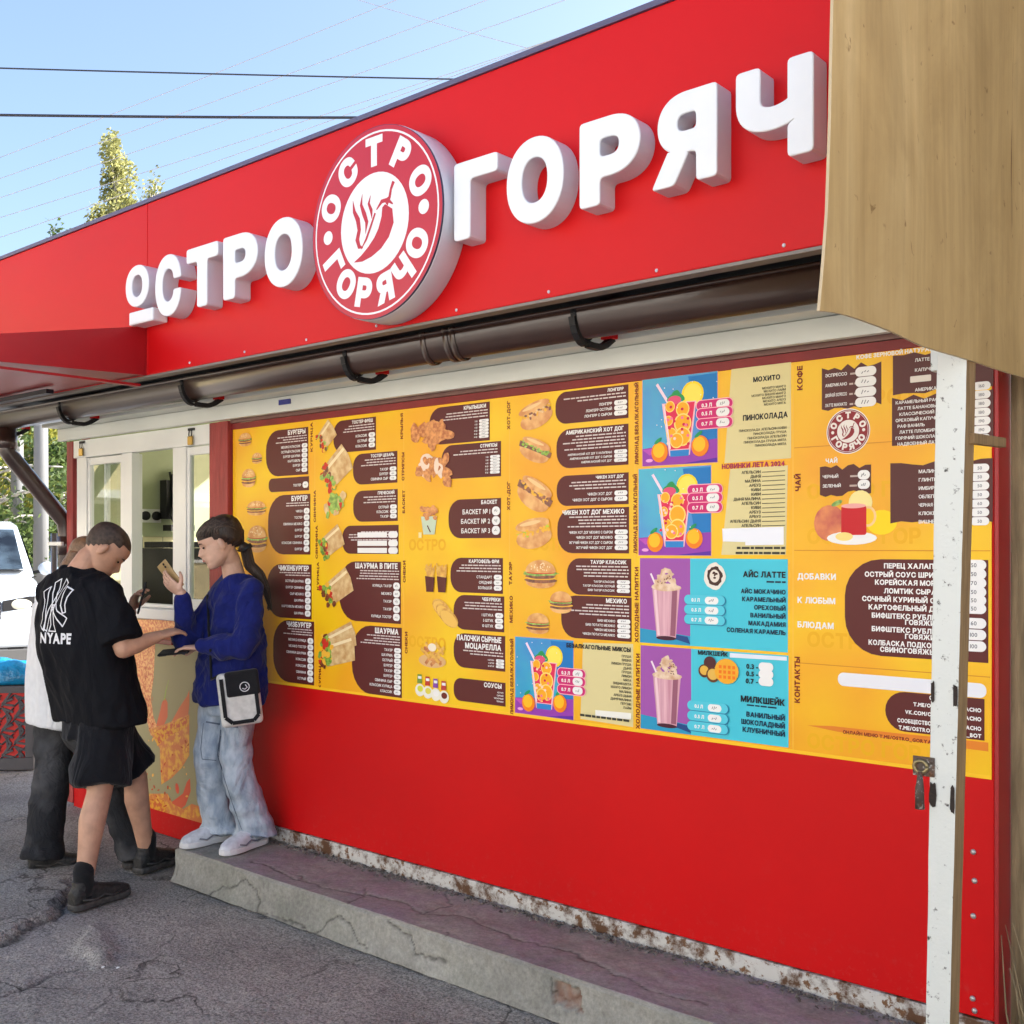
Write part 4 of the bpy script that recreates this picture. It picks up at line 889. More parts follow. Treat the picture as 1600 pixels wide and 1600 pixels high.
def tx(s, px, py, h, m=BLK, align='r', maxpx=None, weight=.045, slope=0):
    v = wp(px, py); kz = WZ(px, py)-WZ(px, py+1); A.text(s, v.x, v.z, h*kz, m, align, weight, abs(WX(px)-WX(px-maxpx if align != 'l' else px+maxpx)) if maxpx else None, slope=slope)
tx("МОХИТО", 1220, 593, 8, maxpx=42); tx("ПИНОКОЛАДА", 1232, 652, 9, maxpx=70)
for i in range(6): z = WZ(1230, 605+i*5.2); A.text('МОХИТО '+word(FRU), WX(1229), z, .0085, I(80, 76, 60), 'r', .02, maxw=.2)
for i in range(5): z = WZ(1230, 670+i*6.3); A.text('ПИНОКОЛАДА '+word(FRU), WX(1230), z, .009, I(80, 76, 60), 'r', .02, maxw=.22)
tx("НОВИНКИ ЛЕТА 2024", 1227, 728, 8, I(170, 30, 80), maxpx=100)
for i in range(13): z = WZ(1229, 737.5+i*7.1); A.text(word(FRU), WX(1190), z, .011, I(60, 58, 50), 'r', .02, maxw=.15); A.strip([(WX(1192), z+.003), (WX(1228), z+.004)], .0025, I(90, 86, 70))
for y in (858, 866): A.lines(WX(1146), WX(1228), WZ(1228, y), .008, I(60, 58, 50))
A.px([(1130, 826), (1226, 823), (1226, 851), (1166, 852), (1166, 847), (1131, 846)], I(238, 240, 246))
tx("БЕЗАЛКАГОЛЬНЫЕ МИКСЫ", 987, 1019, 7, maxpx=105, slope=0)
for i in range(14): z = WZ(988, 1028+i*6.2); A.text(word(FRU), WX(988), z, .010, I(60, 58, 50), 'r', .02, maxw=.17)
A.px([(932, 1109), (988, 1114), (988, 1124), (932, 1118)], I(240, 238, 226)); A.lines(WX(908), WX(985), WZ(985, 1128), .009, I(60, 58, 50)); A.build('drink_list', MBD)
mag_pills(1090, 1146, (632, 645, 661), ('0.3 Л', '0.5 Л', '0.7 Л')); mag_pills(1076, 1130, (765, 778, 793), ('0.3 Л', '0.5 Л', '0.7 Л')); mag_pills(873, 916, (1052, 1064, 1078), ('0.3 Л', '0.5 Л', '0.7 Л'))
# ---- milkshakes
CYAN = I(70, 196, 214); SHK = mat('shake_print', lin((196, 132, 150)), .3, col2=lin((226, 176, 186)), vscale=9, stretch=(6, 1, .3)); CRM = mat('cream_print', lin((232, 206, 178)), .3, col2=lin((206, 160, 120)), vscale=40)
def shake(l, m, r, t, bt):
    A = Art(MY); x0, xm, x1 = WX(l), WX(m), WX(r); z1, z0 = WZ(m, t), WZ(m, bt); W, H = xm-x0, z1-z0
    zr1, zr0 = z1, z0
    A.rrect(x0, xm, z0, z1, .001, I(160, 84, 168)); A.pts([(x0, z0), (x0, z0+H*.17), (xm, z0+H*.11), (xm, z0)], I(40, 150, 190)); A.rrect(xm, x1, z0, z1, .001, CYAN)
    def q(u, w): return (x0+u*W, z0+w*H)
    A.pts([q(.36, .06), q(.74, .06), q(1, .02), q(.95, .1), q(.72, .12)], I(30, 70, 130)); A.strip([q(.22, .82), q(.34, .66)], W*.035, I(240, 220, 230))
    A.pts([q(.25, .66), q(.80, .66), q(.72, .07), q(.34, .07)], SHK); A.strip([q(.31, .63), q(.38, .1)], W*.05, I(236, 200, 206)); A.strip([q(.70, .63), q(.66, .1)], W*.10, I(150, 90, 110)); A.ell(*q(.53, .07), W*.2, H*.025, I(70, 24, 44)); A.ell(*q(.53, .66), W*.29, H*.045, CRM, wob=.05)
    for i in range(34): w = random.random(); A.ell(*q(.53+random.uniform(-.26, .26)*(1-w*.8), .66+.2*w), W*.07, H*.022, CRM, random.uniform(0, 3), 9, wob=.15)
    for i in range(10): A.ell(*q(.53+random.uniform(-.16, .16), .68+random.uniform(0, .12)), W*.018, H*.006, I(110, 60, 40), random.uniform(0, 3), 6)
    A.build('shake_poster', MBD, 'purple and cyan poster of a milkshake glass')
shake(1001, 1079.5, 1232, 872.5, 1009); shake(1002, 1081, 1233, 1013.5, 1148)
A = Art(MY-.0024); 
v = wp(1118, 900); A.ell(v.x, v.z, .044, .048, I(232, 226, 214), wob=.08, n=22); A.ell(v.x, v.z, .031, .034, I(70, 40, 34), wob=.1, n=22); A.ell(v.x, v.z, .02, .023, I(226, 214, 200))
for i in range(5): A.ell(v.x+random.uniform(-.01, .01), v.z+random.uniform(-.012, .012), .006, .004, I(80, 46, 36), i, 8)
NVY = I(20, 44, 70)
tx("АЙС ЛАТТЕ", 1229, 903, 9.5, BLK, maxpx=74); A.lines(WX(1196), WX(1229), WZ(1229, 911), .006, NVY)
for i, s in enumerate(("АЙС МОКАЧИНО", "КАРАМЕЛЬНЫЙ", "ОРЕХОВЫЙ", "ВАНИЛЬНЫЙ", "МАКАДАМИЯ", "СОЛЕНАЯ КАРАМЕЛЬ")): tx(s, 1229, 929+i*12.7, 7.3, NVY, maxpx=(70, 70, 50, 58, 58, 92)[i])
tx("МИЛКШЕЙК", 1139, 1026, 7, BLK, maxpx=52); A.px([(1142, 1020), (1231, 1026), (1231, 1032), (1142, 1027)], I(226, 230, 240))
for i, s in enumerate(("0.3 -", "0.5 -", "0.7 -")): tx(s, 1186, 1046+i*11.5, 8, BLK, maxpx=22); pill(A, WX(1187), WX(1210), WZ(1200, 1042+i*11.5), .03, False)
tx("МИЛКШЕЙК", 1228, 1103, 10, BLK, maxpx=80); A.lines(WX(1165), WX(1215), WZ(1215, 1107), .005, NVY)
for i, s in enumerate(("ВАНИЛЬНЫЙ", "ШОКОЛАДНЫЙ", "КЛУБНИЧНЫЙ")): tx(s, 1228, 1126+i*12.5, 8, NVY, maxpx=(64, 68, 66)[i])
for ys, l, r in (((938, 953.5, 969), 1071, 1136), ((1105, 1121, 1137), 1076, 1141)):
    for y, w in zip(ys, ("0.1 Л", "0.5 Л", "0.7 Л")):
        z = WZ((l+r)/2, y); h = .033; A.rrect(WX(l), WX(r), z-h/2-.002, z+h/2+.002, .02, I(40, 120, 160)); A.rrect(WX(l), WX(r)-.004, z-h/2+.001, z+h/2+.002, .02, I(84, 200, 218)); A.text(w, WX(l)+.03, z-.006, .013, WHT); pill(A, WX(l)+(WX(r)-WX(l))*.5, WX(r)-.03, z, h*.8)
v = wp(1116, 1049); A.ell(v.x-.012, v.z+.03, .025, .024, I(80, 36, 40)); A.ell(v.x-.035, v.z, .024, .024, I(90, 50, 30)); A.ell(v.x-.035, v.z+.002, .018, .017, I(226, 176, 70)); A.ell(v.x, v.z-.012, .027, .027, I(100, 56, 30)); A.ell(v.x, v.z-.01, .021, .02, I(226, 180, 80))
A.ell(v.x+.055, v.z+.005, .048, .045, I(240, 170, 40)); 
for i in range(4):
    for j in range(3): A.ell(v.x+.03+.018*i, v.z-.016+.018*j, .008, .008, I(240, 120, 20), .78, 4)
A.build('shake_list', MBD)
# ---- coffee, tea, extras and contacts column
def ragged(A, l, r, t, bt, m, ref):
    x0, x1, z1, z0 = WX(l), WX(r), WZ(ref, t), WZ(ref, bt); W = x1-x0; n = 9; top = [(x0+W*i/n, z1+(random.uniform(-.014, .006) if 0 < i < n else 0)) for i in range(n+1)]; bot = [(x0+W*i/n, z0+(random.uniform(-.008, .012) if 0 < i < n else 0)) for i in range(n, -1, -1)]
    vs = top+bot[0:]; A.y -= .00006; k = n+1; A.b.add([(p[0], A.y, p[1]) for p in vs], [(i, i+1, 2*k-2-i, 2*k-1-i) for i in range(n)], m); return x0, x1, z0, z1
BRC = ink((88, 44, 40))
A = Art(MY); tx("КОФЕ ЗЕРНОВОЙ НАТУРАЛЬНЫЙ", 1339, 562, 6.5, WHT, 'l', maxpx=205); A.build('coffee_heading', MBD)
A = Art(MY); x0, x1, z0, z1 = ragged(A, 1285, 1378, 565, 632, BRC, 1378)
for i, s in enumerate(("ЭСПРЕССО", "АМЕРИКАНО", "ДВОЙНОЙ ЭСПРЕССО", "ЛАТТЕ МАКИАТО")):
    z = z1-.032-.033*i; A.text(s, x0+.012, z, .011, WHT, 'l', .02, maxw=.075); A.lines(x0+.09, x0+.12, z, .006, I(190, 170, 160)); pill(A, x0+.115, x0+.185, z+.006, .031)
A.build('price_box', MBD, 'ragged brown coffee price panel')
A = Art(MY); v = wp(1326, 674); A.ell(v.x, v.z, .074, .074, WHT, n=48); logo(A, v.x, v.z, .071, ink((140, 34, 40)), ink((236, 228, 220))); A.build('round_logo', MBD, 'small round chilli logo printed on the menu')
A = Art(MY); x0, x1, z0, z1 = ragged(A, 1396, 1553, 556, 618, BRC, 1396)
for i, s in enumerate(("ЛАТТЕ", "КАПУЧИНО", "", "АМЕРИКАНО")):
    z = z1-.028-.031*i
    if s: A.text(s, x0+.07, z, .011, WHT, 'l', .02)
    else: A.rrect(x0+.055, x0+.12, z-.002, z+.018, .003, I(226, 218, 206))
A.build('price_box', MBD, 'brown coffee price panel behind the white post')
A = Art(MY); x0, x1, z0, z1 = ragged(A, 1394.5, 1553, 622, 697, BRC, 1394.5)
for i, s in enumerate(("КАРАМЕЛЬНЫЙ РАФ", "ЛАТТЕ БАНАНОВЫЙ", "КЛАССИЧЕСКИЙ", "ОРЕХОВЫЙ КАПУЧИНО", "РАФ ВАНИЛЬ", "ЛАТТЕ ПЛОМБИР", "ГОРЯЧИЙ ШОКОЛАД", "НАДВОЕННЫЙ ЛАТТЕ")): A.text(s, x0+.012+.006*(i % 3), z1-.022-.0188*i, .0105, WHT, 'l', .02, maxw=.16)
for i, pr in enumerate(('160', '180', '180', '180', '190', '190', '190')): pill(A, x1-.06, x1-.008, z1+.012-.0265*i, .025, pr)
A.build('price_box', MBD, 'brown flavoured coffee price panel')
A = Art(MY); tx("ЧАЙ", 1291, 724, 7, WHT, 'l', maxpx=22); x0, x1, z0, z1 = ragged(A, 1282, 1362, 728, 772, BRC, 1320)
for i, s in enumerate(("ЧЕРНЫЙ", "ЗЕЛЕНЫЙ")): z = z1-.038-.031*i; A.text(s, x0+.01, z, .011, WHT, 'l', .02); A.lines(x0+.10, x0+.13, z, .006, I(190, 170, 160)); pill(A, x0+.13, x1-.004, z+.006, .03)
A.build('price_box', MBD, 'ragged brown tea price panel')
A = Art(MY); x0, x1, z0, z1 = ragged(A, 1392, 1552, 724, 818, BRC, 1392)
for i, s in enumerate(("МАЛИНОВЫЙ", "ГЛИНТВЕЙН", "ИМБИРЬ МЯТА", "ОБЛЕПИХОВЫЙ", "ЧЕРНАЯ СМОРОДИНА", "КЛЮКВЕННЫЙ", "ВИШНЕВЫЙ")): A.text(s, x0+.09, z1-.036-.0262*i, .0115, WHT, 'l', .02, maxw=.12)
for i, pr in enumerate(('50', '50', '50', '50', '60', '50', '50')): pill(A, x1-.065, x1-.01, z1-.028-.0268*i, .025, pr)
A.build('price_box', MBD, 'brown fruit tea price panel')
A = Art(MY); v = wp(1336, 812); A.ell(v.x+.09, v.z-.01, .05, .04, LEM); A.ell(v.x-.085, v.z-.01, .055, .06, mat('apple_print', lin((178, 40, 30)), .3, col2=lin((226, 130, 60)), vscale=14)); A.ell(v.x-.01, v.z-.06, .085, .022, WHT)
A.ell(v.x+.02, v.z+.055, .04, .04, I(244, 226, 150)); A.ell(v.x+.045, v.z+.01, .028, .034, I(244, 200, 140)); A.ell(v.x+.045, v.z+.01, .020, .026, YB); A.rrect(v.x-.045, v.z*0+v.x+.04, v.z-.05, v.z+.045, .008, I(200, 24, 34)); A.ell(v.x-.003, v.z+.045, .042, .008, I(240, 170, 160)); A.ell(v.x-.035, v.z-.055, .03, .014, I(250, 220, 130)); A.ell(v.x-.06, v.z+.055, .02, .008, LEAF, .4); A.build('food_picture', MBD, 'printed picture of red fruit tea in a glass mug')
A = Art(MY); 
for s, y in (("ДОБАВКИ", 905), ("К ЛЮБЫМ", 942), ("БЛЮДАМ", 980)): tx(s, 1247, y, 9.5, WHT, 'l', maxpx=82 if 'ЛЮБ' in s else 73)
A.build('extras_heading', MBD)
A = Art(MY); x0, x1, z0, z1 = WX(1321), WX(1545), WZ(1545, 875), WZ(1545, 1036); A.rrect(x0, x1, z1, z0, .12, BRN, (1, 0, 0, 1))
EX = (("ПЕРЕЦ ХАЛАПЕНЬО", 1382, 887), ("ОСТРЫЙ СОУС ШРИРАЧА", 1352, 900), ("КОРЕЙСКАЯ МОРКОВЬ", 1368, 912.5), ("ЛОМТИК СЫРА", 1382, 926), ("СОЧНЫЙ КУРИНЫЙ СТЕЙК", 1348, 938), ("КАРТОФЕЛЬНЫЙ ДРАНИК", 1358, 951), ("БИФШТЕКС РУБЛЕНЫЙ", 1363, 964), ("ГОВЯЖИЙ 50", 1415, 975), ("БИФШТЕКС РУБЛЕНЫЙ", 1363, 985), ("ГОВЯЖИЙ 100", 1415, 997), ("КОЛБАСКА ПОДКОПЧЕННАЯ", 1358, 1006), ("СВИНОГОВЯЖЬЯ", 1376, 1017))
for s, px, y in EX: tx(s, px, y+1, 8, WHT, 'l', maxpx=1528-px-22 if len(s) > 11 else None, weight=.045)
A.y -= .0004
for y, pr in zip((883, 897, 911, 925, 938, 951, 974, 992, 1010), ('50', '50', '70', '50', '50', '50', '60', '100', '100')): z = WZ(1530, y); pill(A, WX(1503), WX(1542), z, .032, pr)
A.build('price_box', MBD, 'large brown panel of extras with white capitals')
A = Art(MY); x0, x1 = WX(1310), WX(1542); za = WZ(1425, 1070); A.rrect(x0, x1, za-.022, za+.022, .02, I(232, 232, 236)); A.build('blank_sticker', MBD)
A = Art(MY); x0, x1, z1, z0 = WX(1384), WX(1539), WZ(1539, 1092), WZ(1539, 1157); A.rrect(x0, x1, z0, z1, .075, BRN, (1, 0, 0, 1))
for s, px, y in (("СОЦСЕТИ", 1453, 1093), ("T.ME/OSTRO_GORYACHO", 1428, 1103), ("VK.COM/OSTRO_GORYACHO", 1415, 1115), ("СООБЩЕСТВО OSTROGORYACHO", 1403, 1128), ("T.ME/OSTRO_GORYACHO_BOT", 1405, 1139)): tx(s, px, y, 6.3, WHT, 'l', maxpx=1534-px)
A.build('contact_panel', MBD)
A = Art(MY); A.px([(1262, 1133), (1300, 1134), (1400, 1145), (1545, 1160), (1545, 1174), (1440, 1160), (1310, 1143)], I(226, 130, 40)); tx("ОНЛАЙН МЕНЮ T.ME/OSTRO_GORYACHO_BOT", 1318, 1146, 5.5, DRED, 'l', maxpx=200); A.build('orange_swoosh', MBD)
# ------------------------------------------------------------------ raised plywood shutter, white post and batten of the neighbouring stall
def on_x(px, py, xw):                         # point on the plane x = xw
    d = ray(px, py); t = xw/d.x; return Vector((xw, -DW+d.y*t, EYE+d.z*t))
PX = -.85
def plywood_mat():
    m = mat('plywood', (.36, .22, .09), .55, .4); n = m.node_tree; L = n.links; bs = n.nodes['Principled BSDF']; tc = n.nodes.new('ShaderNodeTexCoord')
    def nz(scale, det, ro, rot=0):
        mp = n.nodes.new('ShaderNodeMapping'); mp.inputs['Scale'].default_value = scale; mp.inputs['Rotation'].default_value = (rot, 0, 0); L.new(tc.outputs['Object'], mp.inputs[0])
        a = n.nodes.new('ShaderNodeTexNoise'); a.inputs['Scale'].default_value = 1; a.inputs['Detail'].default_value = det; a.inputs['Roughness'].default_value = ro; a.inputs['Distortion'].default_value = .6; L.new(mp.outputs[0], a.inputs['Vector']); return a.outputs['Fac']
    def ramp(f, *st):
        r = n.nodes.new('ShaderNodeValToRGB'); e = r.color_ramp.elements; e[0].position, e[0].color = st[0][0], st[0][1]+(1,); e[1].position, e[1].color = st[-1][0], st[-1][1]+(1,)
        for p, c in st[1:-1]: q = e.new(p); q.color = c+(1,)
        L.new(f, r.inputs[0]); return r.outputs[0]
    def mul(a, b_, f=1): x = n.nodes.new('ShaderNodeMixRGB'); x.blend_type = 'MULTIPLY'; x.inputs[0].default_value = f; L.new(a, x.inputs[1]); L.new(b_, x.inputs[2]); return x.outputs[0]
    c = ramp(nz((1, 6, .9), 5, .6), (.3, (.44, .29, .12)), (.5, (.51, .345, .15)), (.72, (.58, .41, .195)))
    c = mul(c, ramp(nz((1, 3.5, 2.2), 6, .65), (.3, (.80, .77, .72)), (.65, (1.08, 1.08, 1.08))))
    c = mul(c, ramp(nz((1, 30, 1.2), 4, .6), (.35, (.92, .91, .89)), (.6, (1.03, 1.03, 1.03))))
    c = mul(c, ramp(nz((1, 9, .55), 7, .62, .12), (.335, (.30, .17, .08)), (.37, (1, 1, 1))))
    c = mul(c, ramp(nz((1, 26, 22), 3, .6), (.28, (.45, .36, .26)), (.33, (1, 1, 1))), .8)
    L.new(c, bs.inputs['Base Color']); bp = n.nodes.new('ShaderNodeBump'); bp.inputs['Strength'].default_value = .15; bp.inputs['Distance'].default_value = .004; L.new(nz((1, 40, 3), 4, .6), bp.inputs['Height']); L.new(bp.outputs[0], bs.inputs['Normal'])
    return m
PLY = plywood_mat(); PLYE = mat('plywood_edge', (.55, .44, .28), .6, .3)
low = [on_x(px, py, PX) for px, py in ((1283, 485), (1311, 488), (1342, 498), (1380, 513), (1436, 541), (1520, 567), (1600, 590), (1720, 618))]
ys = [p.y for p in low]
top = 3.3
edge = [on_x(px, py, PX) for px, py in ((1283, 485), (1289, 420), (1296, 330), (1301, 190), (1304, 0), (1305, -320))]
def y_left(z):
    for a, c in zip(edge, edge[1:]):
        if a.z <= z <= c.z: return a.y+(c.y-a.y)*(z-a.z)/(c.z-a.z)
    return edge[-1].y
def z_low(y):
    for a, c in zip(low, low[1:]):
        if a.y <= y <= c.y: return a.z+(c.z-a.z)*(y-a.y)/(c.y-a.y)
    return low[0].z if y < low[0].y else low[-1].z
nu, nv = 40, 26; grid = []
yR = low[-1].y
for j in range(nv+1):
    for i in range(nu+1):
        u = i/nu; w = j/nv
        y = low[0].y+(yR-low[0].y)*u; z = z_low(y)+(top-z_low(y))*w; yy = y_left(z)+(yR-y_left(z))*u
        warp = -.004*(1-u)**3*(1-w)**2+.010*sin(u*5)*(1-w*.5)+.006*noise.noise(Vector((yy*3, z*2, 1)))
        grid.append(Vector((PX+warp-.0, yy, z)))
b = MB(); W1 = nu+1; N = len(grid); TH = Vector((-.006, 0, 0)); vs = grid+[p+TH for p in grid]
fs = [(j*W1+i, j*W1+i+1, (j+1)*W1+i+1, (j+1)*W1+i) for j in range(nv) for i in range(nu)]; b.add(vs, fs+[tuple(q+N for q in f[::-1]) for f in fs], PLY, True)
ring = [i for i in range(W1)]+[j*W1+nu for j in range(1, nv+1)]+[nv*W1+i for i in range(nu-1, -1, -1)]+[j*W1 for j in range(nv-1, 0, -1)]
vs2 = [grid[k] for k in ring]+[grid[k]+TH for k in ring]; k_ = len(ring); b.add(vs2, [((i+1) % k_, i, i+k_, (i+1) % k_+k_) for i in range(k_)], PLYE)
ply = b.build('plywood_sheet'); tag(ply, 'large weathered tan plywood sheet hung edge-on above the white wooden post', 'plywood')
# white wooden post
POSTW = worn_paint('chipped_white_paint', (.64, .66, .62), (.06, .055, .05), 44, .40, None, .45); RAW = mat('raw_timber', (.30, .19, .09), .65, .3, var=.2, vscale=10, stretch=(6, 6, .7), bump=.3, bscale=60)
PT = thing('wooden_post', 'chipped white timber post with a rusty latch in front of the menu board', 'post')
def post_pt(px, py, D): return wp(px, py, D)
PD = 2.66
tl, trr, bl, br = post_pt(1463, 545, PD), post_pt(1511, 560, PD), post_pt(1446, 1600, PD), post_pt(1484, 1600, PD)
def ext(a, c, z): return a+(c-a)*((z-a.z)/(c.z-a.z))
b = MB(); rows = []; NZ = 60
for k in range(NZ+1):
    z = .0+2.32*k/NZ; a, c = ext(bl, tl, z), ext(br, trr, z)
    wob = Vector((noise.noise(Vector((0, 0, z*6)))*.0025+noise.noise(Vector((2, 0, z*30)))*.0015, 0, 0)); rows.append((a+wob, c-wob*.6, c-wob*.6+Vector((-.0, .070, 0)), a+wob+Vector((0, .070, 0))))
vs = [p for r in rows for p in r]
b.add(vs, [(k*4+0, k*4+1, k*4+5, k*4+4) for k in range(NZ)]+[(k*4+3, k*4+0, k*4+4, k*4+7) for k in range(NZ)], POSTW)
b.add(vs, [(k*4+1, k*4+2, k*4+6, k*4+5) for k in range(NZ)]+[(k*4+2, k*4+3, k*4+7, k*4+6) for k in range(NZ)]+[(0, 3, 2, 1), (NZ*4, NZ*4+1, NZ*4+2, NZ*4+3)], RAW)
b.build('timber', PT, .003)
def on_post(py, u=0): z = WZ(1470, py, PD); a, c = ext(bl, tl, z), ext(br, trr, z); return a+(c-a)*u
RST = worn_paint('rusty_latch_steel', (.07, .05, .04), (.40, .39, .36), 70, .44, (.16, .07, .03)); OLD = mat('bare_patch', (.035, .025, .02), .8, .3, bump=.5, bscale=120)
for py, h, u0, u1 in ((1082, 36, 0, .16), (1085, 40, .82, 1.0), (1243, 40, .0, .30), (1246, 46, .80, 1.0)):     # bare wood marks where hinges sat
    b = MB(); pa, pb = on_post(py, u0), on_post(py, u1); n = 16; z0, z1 = on_post(py+h/2).z, on_post(py-h/2).z; out = []
    for k in range(n):
        a = 2*pi*k/n; cx, sx = cos(a), sin(a); e_ = .35
        out.append((pa.x+(pb.x-pa.x)*(.5+.5*math.copysign(abs(cx)**e_, cx)*random.uniform(.7, 1)), pa.y-.0032, (z0+z1)/2+(z1-z0)/2*math.copysign(abs(sx)**e_, sx)*random.uniform(.75, 1.05)))
    b.add(out, [tuple(range(n))], OLD); b.build('bare_mark', PT)
q = wp(1427, 1188, PD); e = on_post(1198, .02); b = MB(); b.box(q.x, e.x+.012, e.y-.004, e.y-.001, e.z-.028, e.z+.020, RST)
for i in range(2): b.ell((e.x+.004, e.y-.004, e.z-.02+.03*i), (.006, .003, .006), RST, nu=8, nv=5)
pl = b.build('latch_plate', PT, .002)
c0 = wp(1440, 1197, PD); b = MB(); ring = [Vector((c0.x+.016*cos(2*pi*k/18), c0.y-.007, c0.z+.014*sin(2*pi*k/18))) for k in range(19)]; b.tube(ring, .0045, mat('latch_ring', (.30, .24, .12), .4, metal=.7), 8); b.build('ring', pl)
b = MB(); c1 = wp(1440, 1262, PD); b.tube([c0+Vector((0, -.012, -.012)), c0+Vector((.001, -.014, -.04)), Vector((c1.x, c1.y-.014, c1.z+.05)), Vector((c1.x, c1.y-.012, c1.z))], [.006, .009, .011, .012], RST, 8); b.build('bolt', pl)
# white bracket piece beside the post top
b = MB(); a0 = wp(1458, 540, PD+.05); a1 = wp(1476, 580, PD+.05); b.box(a0.x, a1.x+.02, PD-DW+.03, PD-DW+.062, a1.z, a0.z+.12, POSTW); b.build('top_cleat', PT, .003)
# batten
sA = on_post(686, 1.0)+Vector((.002, .03, 0)); b = MB(); sB = wp(1566, 692, DW-.32); b.bar(sA, sB, .02, .026, RAW); t = b.build('wooden_batten', None, .002); tag(t, 'short raw wooden batten sticking out from the right side of the white post', 'batten')
# ------------------------------------------------------------------ timber fence beside the kiosk; out-of-view height and run added to block the sun
TIMB = mat('old_boards', (.26, .20, .11), .75, .3, var=.3, vscale=8, stretch=(5, 5, .5), bump=.4, bscale=50)
F = thing('board_fence', 'fence of olive brown boards at the far right beyond the kiosk corner, carried up and out of view to block the sun', 'fence')
for i in range(22):
    b = MB(); x0 = -.982+.19*i; b.box(x0, x0+.185, .10+.006*(i % 2), .13+.006*(i % 2), 0, 4.6, TIMB); b.build('board', F, .003)
for z in (.5, 2.2, 4.2):
    b = MB(); b.box(-.96, 3.2, .14, .19, z, z+.09, TIMB); b.build('rail', F)
b = MB()
for i in range(26):
    p = Vector((-.93+random.uniform(-.03, .16), .03+random.uniform(-.05, .05), random.uniform(.0, .06))); d = Vector((random.uniform(-.12, .12), random.uniform(-.05, .06), random.uniform(.2, .55))); b.tube([p, p+d*.5+Vector((random.uniform(-.03, .03), 0, 0)), p+d], [.004, .003, .001], TIMB, 5)
t = b.build('dry_twigs'); tag(t, 'bundle of dry twigs leaning by the board fence at the foot of the kiosk corner', 'twigs')
# ------------------------------------------------------------------ overhead wires
def wire(p0, p1, r, m, sag, label, group):
    b = MB(); n = 24; b.tube([p0+(p1-p0)*(i/n)-Vector((0, 0, sag*4*(i/n)*(1-i/n))) for i in range(n+1)], r, m, 6); o = b.build('overhead_wire'); tag(o, label, 'wire', group)
WBL = mat('wire_black', (.02, .02, .03), .5); WGR = mat('wire_grey', (.42, .41, .42), .5)
def dline(a, c, t0, t1, k0=-.6, k1=1.6):
    a = Vector(a); c = Vector(c); A_ = a+(c-a)*k0; B_ = a+(c-a)*k1; return dp(A_.x, A_.y, t0), dp(B_.x, B_.y, t1)
wire(*dline((0, 102), (800, 121), 15, 15), .011, WBL, .05, 'thin black overhead cable crossing the sky, the upper of the two dark ones', 'dark overhead cables')
wire(*dline((0, 175), (660, 179), 14, 14), .018, WBL, .05, 'thick black twisted overhead cable just above the kiosk roofline, lower of the dark ones', 'dark overhead cables')
for (a, c), w in ((((0, 237), (600, 0)), 'highest of the slanting pale wires'), (((0, 270), (740, 0)), 'second of the slanting pale wires from the top'), (((0, 300), (800, 22)), 'third of the slanting pale wires from the top'), (((0, 331), (800, 75)), 'fourth of the slanting pale wires, ending over the round sign'), (((0, 362), (820, 70)), 'lowest of the slanting pale wires'), (((590, 0), (905, 88)), 'pale wire falling to the right behind the top of the fascia')):
    wire(*dline(a, c, 22, 16), .006, WGR, .12, 'thin pale overhead wire, '+w, 'pale overhead wires')
# ------------------------------------------------------------------ trees
def leaf_mat(name, c1, c2):
    m = bpy.data.materials.new(name); m.use_nodes = True; n = m.node_tree; bs = n.nodes['Principled BSDF']; bs.inputs['Roughness'].default_value = .6
    oi = n.nodes.new('ShaderNodeNewGeometry'); r = n.nodes.new('ShaderNodeValToRGB'); r.color_ramp.elements[0].color = c1+(1,); r.color_ramp.elements[1].color = c2+(1,); n.links.new(oi.outputs['Random Per Island'], r.inputs[0]); n.links.new(r.outputs[0], bs.inputs['Base Color'])
    tr = n.nodes.new('ShaderNodeBsdfTranslucent'); n.links.new(r.outputs[0], tr.inputs[0]); mx = n.nodes.new('ShaderNodeMixShader'); mx.inputs[0].default_value = .45; n.links.new(bs.outputs[0], mx.inputs[1]); n.links.new(tr.outputs[0], mx.inputs[2]); n.links.new(mx.outputs[0], n.nodes['Material Output'].inputs['Surface']); return m
LFY = leaf_mat('leaf_yellow_green', (.10, .13, .02), (.34, .32, .05)); LFG = leaf_mat('leaf_green', (.035, .07, .02), (.12, .17, .04)); LFP = leaf_mat('leaf_poplar', (.15, .165, .055), (.45, .44, .17)); BARK = mat('bark', (.20, .18, .15), .9, .2, var=.3, vscale=12, bump=.5, bscale=30); BARKP = mat('pale_bark', (.40, .38, .34), .8, .2, var=.3, vscale=9, bump=.4)
def leaf_cloud(b, clumps, n, size, m, rng):
    vs, fs = [], []
    tot = sum(r[0]*r[1]*r[2] for _, r in clumps)
    for c, r in clumps:
        k = int(n*r[0]*r[1]*r[2]/tot)+4
        for _ in range(k):
            d = Vector((rng.gauss(0, 1), rng.gauss(0, 1), rng.gauss(0, 1))).normalized()*(rng.random()**.45); p = c+Vector((d.x*r[0], d.y*r[1], d.z*r[2]))
            a = Vector((rng.uniform(-1, 1), rng.uniform(-1, 1), rng.uniform(-1, 1))).normalized(); u = a.orthogonal().normalized(); w = a.cross(u); s = size*rng.uniform(.6, 1.3); i = len(vs)
            vs += [p-u*s*.5, p+w*s*.32, p+u*s*.5, p-w*s*.32]; fs.append((i, i+1, i+2, i+3))
    b.add(vs, fs, m)
